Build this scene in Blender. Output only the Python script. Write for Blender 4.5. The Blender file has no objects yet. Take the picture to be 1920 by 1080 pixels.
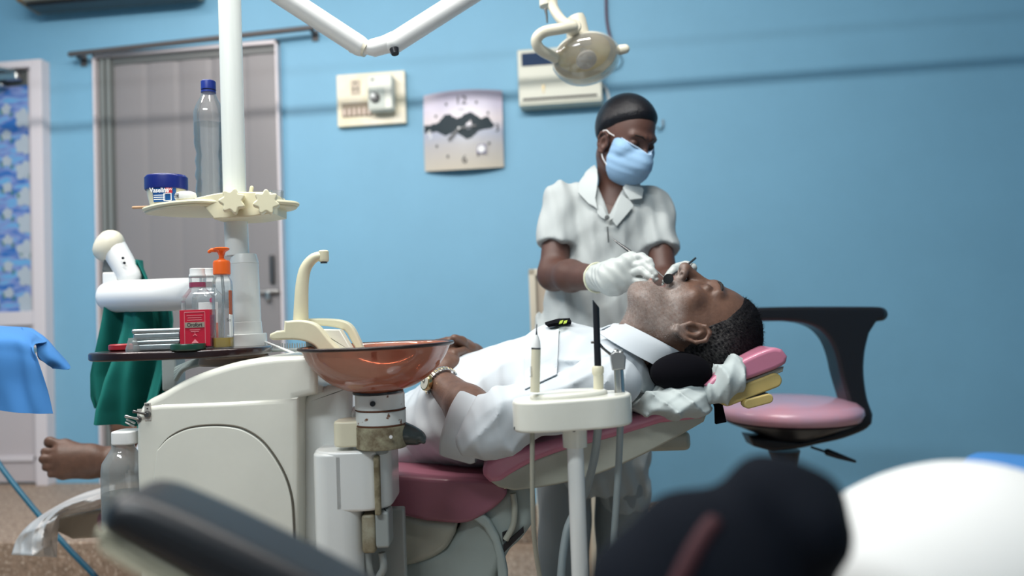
import bpy, bmesh, math, random
import numpy as np
from mathutils import Vector, Matrix

# ------------------------------------------------------------------ camera, world, lights, exposure
random.seed(7)
FPX = 1450.0
EYE = np.array([0.0, 0.0, 1.0])
PITCH = math.radians(1.78)
ROLL = math.radians(2.0)
YAW = math.radians(6.5)          # the back wall is turned by this against the viewing direction
CA, SA = math.cos(YAW), math.sin(YAW)
A3 = np.array([[CA, -SA, 0], [SA, CA, 0], [0, 0, 1.0]])   # level frame -> world
_F = np.array([0, math.cos(PITCH), math.sin(PITCH)])
_U0 = np.array([0, -math.sin(PITCH), math.cos(PITCH)])
_R0 = np.array([1.0, 0, 0])
_U = _U0 * math.cos(ROLL) + _R0 * math.sin(ROLL)
_R = _R0 * math.cos(ROLL) - _U0 * math.sin(ROLL)

def ray(px, py):
    return _F + _R * ((px - 960) / FPX) - _U * ((py - 540) / FPX)

def P(px, py, v):
    d = ray(px, py)
    return EYE + d * (v / d[1])

def Pz(px, py, z):
    d = ray(px, py)
    return EYE + d * ((z - EYE[2]) / d[2])

def W(q):
    return A3 @ np.asarray(q, float)

scene = bpy.context.scene
COL = scene.collection

cam_d = bpy.data.cameras.new('camera')
cam = bpy.data.objects.new('camera', cam_d)
COL.objects.link(cam)
scene.camera = cam
cam_d.sensor_width = 36
cam_d.lens = 36 * FPX / 1920
cam_d.clip_start = 0.02
cam_d.dof.use_dof = True
cam_d.dof.focus_distance = 1.42
cam_d.dof.aperture_fstop = 1.95
_m = np.array([A3 @ _R, A3 @ _U, -(A3 @ _F)]).T
M4 = Matrix([list(_m[0]) + [EYE[0]], list(_m[1]) + [EYE[1]], list(_m[2]) + [EYE[2]], [0, 0, 0, 1]])
cam.matrix_world = M4

wd = bpy.data.worlds.new('world')
scene.world = wd
wd.use_nodes = True
wd.node_tree.nodes['Background'].inputs[0].default_value = (0.75, 0.85, 1.0, 1)
wd.node_tree.nodes['Background'].inputs[1].default_value = 0.025

def area(name, loc, rot, sx, sy, power, color):
    l = bpy.data.lights.new(name, 'AREA')
    l.shape = 'RECTANGLE'; l.size = sx; l.size_y = sy
    l.energy = power; l.color = color
    o = bpy.data.objects.new(name, l)
    COL.objects.link(o)
    o.location = loc; o.rotation_euler = rot
    return o

R = math.radians
WALL_Y = 3.375
# main fluorescent tube, parallel to the back wall, throws the rail's shadow on it
area('tube_light_main', (-0.75, 1.0, 2.72), (R(38), 0, 0), 2.4, 0.05, 50, (1.0, 0.97, 0.92))
area('tube_light_side', (-2.05, 2.0, 2.70), (0, R(-20), 0), 0.10, 1.2, 14, (1.0, 0.90, 0.85))
area('tube_light_rear', (-0.9, -0.55, 2.75), (R(35), 0, 0), 1.2, 0.15, 26, (0.90, 0.97, 1.0))

scene.view_settings.view_transform = 'Standard'
scene.view_settings.look = 'None'
scene.view_settings.exposure = 0.35
scene.view_settings.gamma = 1.0
scene.view_settings.use_curve_mapping = False

# ------------------------------------------------------------------ materials
def lin(c):
    if isinstance(c, str):
        c = c.lstrip('#')
        c = [int(c[i:i + 2], 16) / 255 for i in (0, 2, 4)]
        return tuple(x / 12.92 if x <= 0.04045 else ((x + 0.055) / 1.055) ** 2.4 for x in c)
    return tuple(c)

MATS = {}
def mat(name, color, rough=0.5, metal=0.0, bump=0.0, bscale=60, var=0.0, vscale=8, coat=0.0, sss=0.0,
        attr=False, spec=0.5, bdist=0.002, sheen=0.0, vcol=None, stretch=None, spots=None):
    if name in MATS:
        return MATS[name]
    m = bpy.data.materials.new(name)
    m.use_nodes = True
    nt = m.node_tree
    b = nt.nodes['Principled BSDF']
    c = lin(color)
    b.inputs['Base Color'].default_value = (*c, 1)
    b.inputs['Roughness'].default_value = rough
    b.inputs['Metallic'].default_value = metal
    b.inputs['Specular IOR Level'].default_value = spec
    b.inputs['Coat Weight'].default_value = coat
    b.inputs['Coat Roughness'].default_value = 0.08
    if sheen:
        b.inputs['Sheen Weight'].default_value = sheen
    if sss:
        b.inputs['Subsurface Weight'].default_value = sss
        b.inputs['Subsurface Radius'].default_value = (1.0, 0.4, 0.25)
        b.inputs['Subsurface Scale'].default_value = 0.006
    tc = nt.nodes.new('ShaderNodeTexCoord')
    vec = tc.outputs['Object']
    if stretch:
        mp = nt.nodes.new('ShaderNodeMapping')
        mp.inputs['Scale'].default_value = stretch
        nt.links.new(vec, mp.inputs['Vector']); vec = mp.outputs['Vector']
    src = None
    if attr:
        at = nt.nodes.new('ShaderNodeAttribute'); at.attribute_name = 'Col'
        src = at.outputs['Color']
    if var or vcol:
        n = nt.nodes.new('ShaderNodeTexNoise')
        n.inputs['Scale'].default_value = vscale
        n.inputs['Detail'].default_value = 6
        n.inputs['Roughness'].default_value = 0.65
        nt.links.new(vec, n.inputs['Vector'])
        mx = nt.nodes.new('ShaderNodeMix'); mx.data_type = 'RGBA'
        rp = nt.nodes.new('ShaderNodeMapRange')
        rp.inputs['From Min'].default_value = 0.35; rp.inputs['From Max'].default_value = 0.65
        nt.links.new(n.outputs['Fac'], rp.inputs['Value'])
        nt.links.new(rp.outputs['Result'], mx.inputs['Factor'])
        if attr:
            h = nt.nodes.new('ShaderNodeHueSaturation'); h.inputs['Value'].default_value = 1 + var
            h2 = nt.nodes.new('ShaderNodeHueSaturation'); h2.inputs['Value'].default_value = 1 - var
            nt.links.new(src, h.inputs['Color']); nt.links.new(src, h2.inputs['Color'])
            nt.links.new(h2.outputs['Color'], mx.inputs['A']); nt.links.new(h.outputs['Color'], mx.inputs['B'])
        else:
            c2 = lin(vcol) if vcol else tuple(x * (1 - var) for x in c)
            mx.inputs['A'].default_value = (*c, 1); mx.inputs['B'].default_value = (*c2, 1)
        src = mx.outputs['Result']
    if spots:
        sc, sz, scol = spots
        v = nt.nodes.new('ShaderNodeTexNoise'); v.inputs['Scale'].default_value = sc; v.inputs['Detail'].default_value = 3
        nt.links.new(vec, v.inputs['Vector'])
        rp = nt.nodes.new('ShaderNodeMapRange')
        rp.inputs['From Min'].default_value = sz; rp.inputs['From Max'].default_value = sz + 0.04
        nt.links.new(v.outputs['Fac'], rp.inputs['Value'])
        mx = nt.nodes.new('ShaderNodeMix'); mx.data_type = 'RGBA'
        mx.inputs['A'].default_value = (*c, 1)
        if src is not None: nt.links.new(src, mx.inputs['A'])
        mx.inputs['B'].default_value = (*lin(scol), 1)
        nt.links.new(rp.outputs['Result'], mx.inputs['Factor'])
        src = mx.outputs['Result']
    if src is not None:
        nt.links.new(src, b.inputs['Base Color'])
    if bump:
        n = nt.nodes.new('ShaderNodeTexNoise'); n.inputs['Scale'].default_value = bscale
        n.inputs['Detail'].default_value = 4
        nt.links.new(vec, n.inputs['Vector'])
        bp = nt.nodes.new('ShaderNodeBump'); bp.inputs['Strength'].default_value = bump
        bp.inputs['Distance'].default_value = bdist
        nt.links.new(n.outputs['Fac'], bp.inputs['Height'])
        nt.links.new(bp.outputs['Normal'], b.inputs['Normal'])
    MATS[name] = m
    return m

def clear_mat(name, tint=(0.95, 0.97, 0.97), gloss=0.12, body=0.04, bodycol=(0.8, 0.85, 0.85), rough=0.05):
    """Clear plastic / tinted glass: transparent tint + fresnel gloss + a little cloudy body."""
    if name in MATS: return MATS[name]
    m = bpy.data.materials.new(name); m.use_nodes = True
    nt = m.node_tree; nt.nodes.clear()
    out = nt.nodes.new('ShaderNodeOutputMaterial')
    tr = nt.nodes.new('ShaderNodeBsdfTransparent'); tr.inputs[0].default_value = (*lin(tint), 1)
    df = nt.nodes.new('ShaderNodeBsdfDiffuse'); df.inputs[0].default_value = (*lin(bodycol), 1)
    gl = nt.nodes.new('ShaderNodeBsdfGlossy'); gl.inputs['Roughness'].default_value = rough
    m1 = nt.nodes.new('ShaderNodeMixShader'); m1.inputs[0].default_value = body
    nt.links.new(tr.outputs[0], m1.inputs[1]); nt.links.new(df.outputs[0], m1.inputs[2])
    lw = nt.nodes.new('ShaderNodeLayerWeight'); lw.inputs['Blend'].default_value = 0.35
    ma = nt.nodes.new('ShaderNodeMath'); ma.operation = 'MULTIPLY_ADD'
    ma.inputs[1].default_value = 0.55; ma.inputs[2].default_value = gloss * 0.4
    nt.links.new(lw.outputs['Fresnel'], ma.inputs[0])
    m2 = nt.nodes.new('ShaderNodeMixShader')
    nt.links.new(ma.outputs[0], m2.inputs[0])
    nt.links.new(m1.outputs[0], m2.inputs[1]); nt.links.new(gl.outputs[0], m2.inputs[2])
    nt.links.new(m2.outputs[0], out.inputs[0])
    MATS[name] = m
    return m

def emis(name, color, strength):
    m = bpy.data.materials.new(name); m.use_nodes = True
    b = m.node_tree.nodes['Principled BSDF']
    b.inputs['Base Color'].default_value = (*lin(color), 1)
    b.inputs['Emission Color'].default_value = (*lin(color), 1)
    b.inputs['Emission Strength'].default_value = strength
    return m

M_WALL = mat('blue_wall_paint', (0.200, 0.440, 0.620), 0.6, bump=0.08, bscale=30, var=0.05, vscale=3)
M_SHELL = mat('ivory_enamel', (0.76, 0.76, 0.68), 0.22, coat=0.3, var=0.04, vscale=14)
M_SHELLW = mat('white_enamel', (0.78, 0.80, 0.78), 0.25, coat=0.3, var=0.03, vscale=10)
M_CREAM = mat('aged_cream_plastic', (0.74, 0.70, 0.50), 0.38, var=0.06, vscale=20)
M_CREAM2 = mat('pale_cream_plastic', (0.78, 0.74, 0.56), 0.35, var=0.05, vscale=18)
M_LAMPC = mat('lamp_cream_plastic', (0.72, 0.68, 0.55), 0.35)
M_YELLOW = mat('yellowed_plastic', (0.60, 0.46, 0.17), 0.4, var=0.1, vscale=40)
M_GREYP = mat('grey_plastic', (0.33, 0.36, 0.35), 0.4)
M_BLACK = mat('black_plastic', (0.010, 0.011, 0.015), 0.32)
M_BLACKF = mat('black_fabric', (0.003, 0.003, 0.005), 0.95, spec=0.1)
M_STEEL = mat('brushed_steel', (0.55, 0.56, 0.55), 0.28, metal=1.0)
M_DSTEEL = mat('dark_steel', (0.16, 0.16, 0.16), 0.35, metal=1.0)
M_TIN = mat('tin_plate', (0.52, 0.57, 0.57), 0.3, metal=0.85, var=0.15, vscale=60)
M_PINK = mat('pink_vinyl', (0.58, 0.21, 0.31), 0.28, coat=0.25, var=0.06, vscale=16)
M_PINK2 = mat('faded_pink_vinyl', (0.74, 0.36, 0.44), 0.25, coat=0.35, vcol=(0.60, 0.38, 0.50), vscale=7)
M_CHSHELL = mat('chair_shell_plastic', (0.42, 0.43, 0.36), 0.3, coat=0.3, var=0.12, vscale=9)
M_CHGREEN = mat('chair_base_plastic', (0.36, 0.42, 0.40), 0.4, var=0.08, vscale=9)
M_SHIRT = mat('white_cotton', (0.55, 0.60, 0.64), 0.75, bump=0.1, bscale=900, bdist=0.0004)
M_COAT = mat('clinic_coat_cotton', (0.44, 0.475, 0.475), 0.8, bump=0.12, bscale=700, bdist=0.0005)
M_TOWEL = mat('pale_towel_cotton', (0.46, 0.52, 0.52), 0.85, bump=0.15, bscale=600, bdist=0.0005)
M_GLOVE = mat('latex_glove', (0.50, 0.535, 0.52), 0.45, bump=0.15, bscale=90, bdist=0.001)
M_GREEN = mat('green_surgical_cloth', (0.0, 0.15, 0.125), 0.9, bump=0.1, bscale=500, bdist=0.0005)
M_BLUEC = mat('blue_nonwoven_drape', (0.045, 0.20, 0.50), 0.85, bump=0.1, bscale=400, bdist=0.0005)
M_RED = mat('red_label', (0.52, 0.008, 0.035), 0.4)
M_PINKLIQ = mat('pink_liquid', (0.60, 0.015, 0.14), 0.15)
M_ORANGE = mat('orange_pump_plastic', (0.80, 0.13, 0.015), 0.35)
M_WHITEP = mat('white_plastic', (0.80, 0.81, 0.80), 0.35)
M_TEXTW = mat('white_print', (0.85, 0.85, 0.85), 0.6)
M_TEXTB = mat('black_print', (0.02, 0.02, 0.02), 0.6)
M_RUST = mat('corroded_ring', (0.38, 0.36, 0.24), 0.6, vcol=(0.16, 0.12, 0.07), vscale=55, bump=0.4, bscale=120)
M_RUSTW = mat('rust_spotted_enamel', (0.72, 0.76, 0.74), 0.35, spots=(70, 0.66, (0.16, 0.06, 0.02)))
M_CLEAR = clear_mat('clear_bottle_plastic', tint=(0.975, 0.985, 0.985), body=.05, bodycol=(.85,.88,.88))
M_FOGGY = clear_mat('foggy_bottle_plastic', tint=(0.85, 0.87, 0.87), body=0.28, bodycol=(0.6, 0.63, 0.62))
M_COPPER = clear_mat('amber_tinted_acrylic', tint=(0.60, 0.28, 0.19), gloss=0.35, body=0.50, bodycol=(0.62, 0.24, 0.15), rough=0.06)
M_TRAYG = clear_mat('smoked_brown_acrylic', tint=(0.30, 0.13, 0.08), gloss=0.35, body=0.25, bodycol=(0.06, 0.03, 0.025), rough=0.04)

# ------------------------------------------------------------------ linking
def tagp(o, label=None, cat=None, group=None, kind=None):
    if label: o['label'] = label
    if cat: o['category'] = cat
    if group: o['group'] = group
    if kind: o['kind'] = kind
    return o

def thing(name, label, cat, loc, group=None):
    """Empty at the thing's base; loc in the level frame."""
    o = bpy.data.objects.new(name, None)
    o.empty_display_size = 0.05
    COL.objects.link(o)
    o.location = W(loc)
    return tagp(o, label, cat, group)

BASES = {}

class MB:
    def __init__(s):
        s.v = []; s.f = []; s.m = []; s.cur = 0; s.n = 0
    def add(s, V, F, mi=None):
        V = np.asarray(V, float).reshape(-1, 3)
        s.v.append(V)
        mi = s.cur if mi is None else mi
        for f in F:
            s.f.append([i + s.n for i in f]); s.m.append(mi)
        s.n += len(V)
        return s
    # --- primitives -------------------------------------------------
    def ring_loft(s, rings, cap0=True, cap1=True, closed=True):
        n = len(rings[0]); V = np.concatenate([np.asarray(r, float) for r in rings]); F = []
        for i in range(len(rings) - 1):
            for j in range(n if closed else n - 1):
                a = i * n + j; b = i * n + (j + 1) % n
                F.append([a, b, b + n, a + n])
        if cap0: F.append(list(range(n))[::-1])
        if cap1: F.append([(len(rings) - 1) * n + j for j in range(n)])
        return s.add(V, F)
    def tube(s, path, rad, n=16, round_ends=False, flat=None):
        path = [np.asarray(p, float) for p in path]
        if not hasattr(rad, '__len__'): rad = [rad] * len(path)
        rad = list(rad)
        if round_ends:
            d0 = path[0] - path[1]; d0 /= np.linalg.norm(d0)
            d1 = path[-1] - path[-2]; d1 /= np.linalg.norm(d1)
            r0, r1 = rad[0], rad[-1]
            pre = []; prer = []; post = []; postr = []
            for k in range(4):
                a = math.pi / 2 * k / 4
                post.append(path[-1] + d1 * r1 * math.sin(a)); postr.append(r1 * math.cos(a))
                pre.append(path[0] + d0 * r0 * math.sin(a)); prer.append(r0 * math.cos(a))
            post.append(path[-1] + d1 * r1 * 0.995); postr.append(r1 * 0.1)
            pre.append(path[0] + d0 * r0 * 0.995); prer.append(r0 * 0.1)
            path = pre[::-1][:-1] + path + post[1:]
            rad = prer[::-1][:-1] + rad + postr[1:]
        N = len(path); T = []
        for i in range(N):
            t = path[min(i + 1, N - 1)] - path[max(i - 1, 0)]
            T.append(t / (np.linalg.norm(t) + 1e-12))
        ref = np.array([0, 0, 1.0]) if abs(T[0][2]) < 0.9 else np.array([0, 1.0, 0])
        nx = np.cross(ref, T[0]); nx /= np.linalg.norm(nx)
        rings = []
        for i in range(N):
            nx = nx - T[i] * (nx @ T[i]); nx /= np.linalg.norm(nx)
            ny = np.cross(T[i], nx)
            r = rad[i]; fl = flat if flat else 1.0
            rings.append([path[i] + nx * r * math.cos(2 * math.pi * k / n) + ny * r * fl * math.sin(2 * math.pi * k / n) for k in range(n)])
        return s.ring_loft(rings)
    def lathe(s, prof, c=(0, 0, 0), axis=(0, 0, 1), n=40, sx=1.0, sy=1.0, xdir=None, cap=True):
        c = np.asarray(c, float); ax = np.asarray(axis, float); ax = ax / np.linalg.norm(ax)
        if xdir is None:
            xdir = np.array([1.0, 0, 0]) if abs(ax[0]) < 0.9 else np.array([0, 1.0, 0])
        x = np.asarray(xdir, float); x = x - ax * (x @ ax); x /= np.linalg.norm(x)
        y = np.cross(ax, x)
        rings = []
        for r, h in prof:
            r = max(r, 1e-5)
            rings.append([c + ax * h + x * r * sx * math.cos(2 * math.pi * k / n) + y * r * sy * math.sin(2 * math.pi * k / n) for k in range(n)])
        return s.ring_loft(rings, cap, cap)
    def rbox(s, c, size, r=0.0, rot=None, seg=3):
        """rounded box, rot = 3x3 with columns the local axes"""
        bm = bmesh.new()
        bmesh.ops.create_cube(bm, size=1.0)
        for v in bm.verts:
            v.co = Vector((v.co.x * size[0], v.co.y * size[1], v.co.z * size[2]))
        if r > 0:
            bmesh.ops.bevel(bm, geom=bm.edges[:] + bm.verts[:], offset=min(r, min(size) * 0.49), segments=seg, profile=0.5, affect='EDGES')
        bm.verts.index_update()
        V = np.array([v.co[:] for v in bm.verts]); F = [[v.index for v in f.verts] for f in bm.faces]
        bm.free()
        if rot is not None: V = V @ np.asarray(rot, float).T
        return s.add(V + np.asarray(c, float), F)
    def prism(s, outline, to3, t0, t1, r=0.0, seg=4, r1=None):
        """outline: list of 2D points; to3(x,y,t)->3D; edge rounding r at both faces"""
        pts = np.asarray(outline, float); n = len(pts)
        area2 = sum(pts[i][0] * pts[(i + 1) % n][1] - pts[(i + 1) % n][0] * pts[i][1] for i in range(n))
        if area2 < 0: pts = pts[::-1]
        prv = np.roll(pts, 1, 0); nxt = np.roll(pts, -1, 0)
        e1 = pts - prv; e2 = nxt - pts
        e1 /= (np.linalg.norm(e1, axis=1)[:, None] + 1e-9); e2 /= (np.linalg.norm(e2, axis=1)[:, None] + 1e-9)
        n1 = np.stack([e1[:, 1], -e1[:, 0]], 1); n2 = np.stack([e2[:, 1], -e2[:, 0]], 1)
        nn = n1 + n2; nn /= (np.linalg.norm(nn, axis=1)[:, None] + 1e-9)
        cosv = np.clip((nn * n1).sum(1), 0.5, 1)
        nn = nn / cosv[:, None]
        sg = 1 if t1 > t0 else -1
        rings = []
        def R_(off, t): return [to3(p[0], p[1], t) for p in pts - nn * off]
        if r > 0:
            for k in range(seg + 1):
                a = math.pi / 2 * k / seg
                rings.append(R_(r * (1 - math.sin(a)), t0 + sg * r * (1 - math.cos(a))))
            rr = r if r1 is None else r1
            for k in range(seg + 1):
                a = math.pi / 2 * k / seg
                rings.append(R_(rr * (1 - math.cos(a)), t1 - sg * rr * (1 - math.sin(a))))
        else:
            rings = [R_(0, t0), R_(0, t1)]
        return s.ring_loft(rings)
    def sheet(s, G, thick=0.002):
        """grid of points (n,m,3) -> closed thin sheet"""
        G = np.asarray(G, float); n, m, _ = G.shape
        du = np.gradient(G, axis=0); dv = np.gradient(G, axis=1)
        N = np.cross(du, dv); N /= (np.linalg.norm(N, axis=2)[..., None] + 1e-9)
        A = (G + N * thick / 2).reshape(-1, 3); B = (G - N * thick / 2).reshape(-1, 3)
        F = []; o = n * m
        for i in range(n - 1):
            for j in range(m - 1):
                a = i * m + j
                F.append([a, a + m, a + m + 1, a + 1])
                F.append([o + a, o + a + 1, o + a + m + 1, o + a + m])
        per = [i * m for i in range(n)] + [(n - 1) * m + j for j in range(1, m)] + [i * m + m - 1 for i in range(n - 2, -1, -1)] + [j for j in range(m - 2, 0, -1)]
        for k in range(len(per)):
            a = per[k]; b = per[(k + 1) % len(per)]
            F.append([a, o + a, o + b, b])
        return s.add(np.concatenate([A, B]), F)
    def build(s, name, material, parent=None, loc=None, world=False, ang=38, col=None, label=None, cat=None, group=None, kind=None, subd=0, smooth=True):
        V = np.concatenate(s.v)
        if not world: V = V @ A3.T
        if parent is not None:
            base = BASES.get(parent.name)
            if base is None: base = np.array(parent.location)
        elif loc is not None:
            base = np.asarray(loc, float) if world else W(loc)
        else:
            lo = V.min(0); hi = V.max(0); base = np.array([(lo[0] + hi[0]) / 2, (lo[1] + hi[1]) / 2, lo[2]])
        me = bpy.data.meshes.new(name)
        me.from_pydata((V - base).tolist(), [], s.f)
        mats = material if isinstance(material, (list, tuple)) else [material]
        for m_ in mats: me.materials.append(m_)
        if len(mats) > 1: me.polygons.foreach_set('material_index', s.m)
        me.update()
        if smooth:
            me.shade_smooth()
            me.set_sharp_from_angle(angle=R(ang))
        if col is not None:
            ca = me.color_attributes.new('Col', 'FLOAT_COLOR', 'POINT')
            c4 = np.ones((len(V), 4), np.float32); c4[:, :3] = col
            ca.data.foreach_set('color', c4.ravel())
        o = bpy.data.objects.new(name, me)
        COL.objects.link(o)
        BASES[o.name] = base
        if parent is not None:
            o.parent = parent
        else:
            o.location = base
        if smooth and ang < 170:
            wn = o.modifiers.new('wn', 'WEIGHTED_NORMAL'); wn.keep_sharp = True; wn.weight = 60
        if subd:
            md = o.modifiers.new('subd', 'SUBSURF'); md.levels = subd; md.render_levels = subd
        return tagp(o, label, cat, group, kind)

def spline(pts, n=8, closed=False):
    """Catmull-Rom through points"""
    pts = [np.asarray(p, float) for p in pts]; N = len(pts); out = []
    rng = range(N if closed else N - 1)
    for i in rng:
        p0 = pts[(i - 1) % N] if closed or i > 0 else 2 * pts[0] - pts[1]
        p1 = pts[i]; p2 = pts[(i + 1) % N]
        p3 = pts[(i + 2) % N] if closed or i + 2 < N else 2 * pts[-1] - pts[-2]
        for k in range(n):
            t = k / n
            out.append(0.5 * ((2 * p1) + (-p0 + p2) * t + (2 * p0 - 5 * p1 + 4 * p2 - p3) * t * t + (-p0 + 3 * p1 - 3 * p2 + p3) * t ** 3))
    if not closed: out.append(pts[-1])
    return out

def rect(x0, y0, x1, y1, r=0, n=4):
    if r <= 0: return [(x0, y0), (x1, y0), (x1, y1), (x0, y1)]
    out = []
    for cx, cy, a0 in ((x1 - r, y1 - r, 0), (x0 + r, y1 - r, 90), (x0 + r, y0 + r, 180), (x1 - r, y0 + r, 270)):
        for k in range(n + 1):
            a = R(a0 + 90 * k / n); out.append((cx + r * math.cos(a), cy + r * math.sin(a)))
    return out

def pxprism(outline_px, v0, v1, r=0.0, vref=None, **k):
    """prism whose front silhouette at depth v0 follows the pixel outline; constant world size in depth"""
    vr = v0 if vref is None else vref
    pts = [P(x, y, vr) for x, y in outline_px]
    o2 = [(p[0], p[2]) for p in pts]
    mb = MB()
    mb.prism(o2, lambda x, z, t: np.array([x, t, z]), v0, v1, r, **k)
    return mb

def text_mesh(txt, size, origin, xdir, ydir, thick=0.0006, name='print', material=None, parent=None, squeeze=1.0, align='CENTER', world=False, bold=0.0):
    cu = bpy.data.curves.new('t', 'FONT')
    cu.body = txt; cu.size = size; cu.align_x = align; cu.align_y = 'CENTER'; cu.extrude = 0; cu.offset = bold
    to = bpy.data.objects.new('t', cu); COL.objects.link(to)
    dg = bpy.context.evaluated_depsgraph_get()
    me = bpy.data.meshes.new_from_object(to.evaluated_get(dg))
    V = np.array([v.co[:] for v in me.vertices]).reshape(-1, 3); F = [list(p.vertices) for p in me.polygons]
    bpy.data.objects.remove(to); bpy.data.meshes.remove(me); bpy.data.curves.remove(cu)
    xd = np.asarray(xdir, float); yd = np.asarray(ydir, float)
    nd = np.cross(xd, yd)
    n = len(V)
    o = np.asarray(origin, float)
    base = o + V[:, :1] * xd * squeeze + V[:, 1:2] * yd
    mb = MB()
    mb.add(base + nd * thick, F)
    return mb.build(name, material, parent, world=world, smooth=False)

# ------------------------------------------------------------------ implicit surfaces (bodies, cloth)
def _n(a): return np.sqrt((a * a).sum(-1))
def cap(p, a, b, ra, rb):
    a = np.asarray(a, float); b = np.asarray(b, float); ab = b - a
    t = np.clip(((p - a) @ ab) / (ab @ ab), 0, 1)
    return _n(p - a - t[:, None] * ab) - (ra + (rb - ra) * t)
def ell(p, c, r, Rm=None):
    q = p - np.asarray(c, float)
    if Rm is not None: q = q @ Rm
    r = np.asarray(r, float)
    k0 = _n(q / r); k1 = _n(q / (r * r)) + 1e-9
    return k0 * (k0 - 1) / k1
def smin(a, b, k):
    h = np.clip(0.5 + 0.5 * (b - a) / k, 0, 1)
    return b * (1 - h) + a * h - k * h * (1 - h)
def smax(a, b, k): return -smin(-a, -b, k)
def chain(p, pts, rads, k=0.01):
    d = None
    for i in range(len(pts) - 1):
        e = cap(p, pts[i], pts[i + 1], rads[i], rads[i + 1])
        d = e if d is None else np.minimum(d, e) if k <= 0 else smin(d, e, k)
    return d

def nets(f, lo, hi, h, coarse=4):
    lo = np.asarray(lo, float); hi = np.asarray(hi, float)
    nc = np.ceil((hi - lo) / (h * coarse)).astype(int) + 1
    n = (nc - 1) * coarse + 1
    gx = [lo[i] + np.arange(nc[i]) * h * coarse for i in range(3)]
    pc = np.stack(np.meshgrid(*gx, indexing='ij'), -1).reshape(-1, 3)
    dc = f(pc).reshape(nc)
    val = np.repeat(np.repeat(np.repeat(dc, coarse, 0), coarse, 1), coarse, 2)
    off = coarse // 2
    val = val[off:off + n[0], off:off + n[1], off:off + n[2]] if False else val
    # nearest coarse sample for each fine node
    idx = [np.minimum((np.arange(n[i]) + coarse // 2) // coarse, nc[i] - 1) for i in range(3)]
    val = dc[np.ix_(*idx)]
    mask = np.abs(val) < h * coarse * 2.0
    ii = np.argwhere(mask)
    v2 = np.empty(len(ii))
    CH = 400000
    for s0 in range(0, len(ii), CH):
        v2[s0:s0 + CH] = f(lo + ii[s0:s0 + CH] * h)
    val = val.copy(); val[mask] = v2
    sgn = val < 0
    # cells
    c = sgn[:-1, :-1, :-1].astype(np.int8)
    acc = np.zeros(c.shape, np.int8)
    for dx in (0, 1):
        for dy in (0, 1):
            for dz in (0, 1):
                acc += sgn[dx:n[0] - 1 + dx, dy:n[1] - 1 + dy, dz:n[2] - 1 + dz]
    act = (acc > 0) & (acc < 8)
    cells = np.argwhere(act)
    vid = -np.ones(act.shape, np.int64); vid[act] = np.arange(len(cells))
    # vertex position
    S = np.zeros((len(cells), 3)); C = np.zeros(len(cells))
    corners = [(a, b, d) for a in (0, 1) for b in (0, 1) for d in (0, 1)]
    cv = {k: val[cells[:, 0] + k[0], cells[:, 1] + k[1], cells[:, 2] + k[2]] for k in corners}
    for k in corners:
        for ax in range(3):
            if k[ax] == 0:
                k2 = list(k); k2[ax] = 1; k2 = tuple(k2)
                a = cv[k]; b = cv[k2]
                m = (a < 0) != (b < 0)
                t = np.where(m, a / (a - b + 1e-20), 0)
                q = np.tile(np.array(k, float), (len(cells), 1)); q[:, ax] += t
                S[m] += q[m]; C[m] += 1
    V = lo + (cells + S / C[:, None]) * h
    F = []
    for ax in range(3):
        sl0 = [slice(0, n[i]) for i in range(3)]; sl1 = list(sl0)
        sl0[ax] = slice(0, n[ax] - 1); sl1[ax] = slice(1, n[ax])
        e = sgn[tuple(sl0)] != sgn[tuple(sl1)]
        E = np.argwhere(e)
        o1, o2 = [(1, 2), (2, 0), (0, 1)][ax]
        ok = (E[:, o1] > 0) & (E[:, o2] > 0) & (E[:, o1] < n[o1] - 1) & (E[:, o2] < n[o2] - 1)
        E = E[ok]
        ins = sgn[E[:, 0], E[:, 1], E[:, 2]]
        def at(d1, d2):
            q = E.copy(); q[:, o1] += d1; q[:, o2] += d2
            return vid[q[:, 0], q[:, 1], q[:, 2]]
        q = np.stack([at(-1, -1), at(0, -1), at(0, 0), at(-1, 0)], 1)
        q[~ins] = q[~ins][:, ::-1]
        F.append(q[(q >= 0).all(1)])
    F = np.concatenate(F)
    return V, F.tolist()

def smoothV(V, F, it=1, lam=0.5):
    F = np.asarray(F); E = np.concatenate([F[:, [0, 1]], F[:, [1, 2]], F[:, [2, 3]], F[:, [3, 0]]])
    for _ in range(it):
        S = np.zeros_like(V); C = np.zeros(len(V))
        for k in range(3):
            S[:, k] = np.bincount(E[:, 0], V[E[:, 1], k], len(V)) + np.bincount(E[:, 1], V[E[:, 0], k], len(V))
        C = np.bincount(E[:, 0], minlength=len(V)) + np.bincount(E[:, 1], minlength=len(V))
        V = V + lam * (S / np.maximum(C, 1)[:, None] - V)
    return V

def sdf_obj(name, f, lo, hi, h, material, parent, smooth=1, colf=None, **k):
    V, F = nets(f, lo, hi, h)
    if smooth: V = smoothV(V, F, smooth)
    mb = MB(); mb.add(V, F)
    return mb.build(name, material, parent, col=(colf(V) if colf else None), ang=180, **k)

def trace(f, pxs, v0=1.0, v1=3.0, it=70, off=0.0):
    D = np.array([ray(x, y) for x, y in pxs]); D = D / D[:, 1:2]
    L = _n(D); t = np.full(len(D), v0)
    for _ in range(it):
        t = np.minimum(t + 0.7 * (f(EYE + D * t[:, None]) - off) / L, v1)
    return EYE + D * t[:, None]

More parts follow.
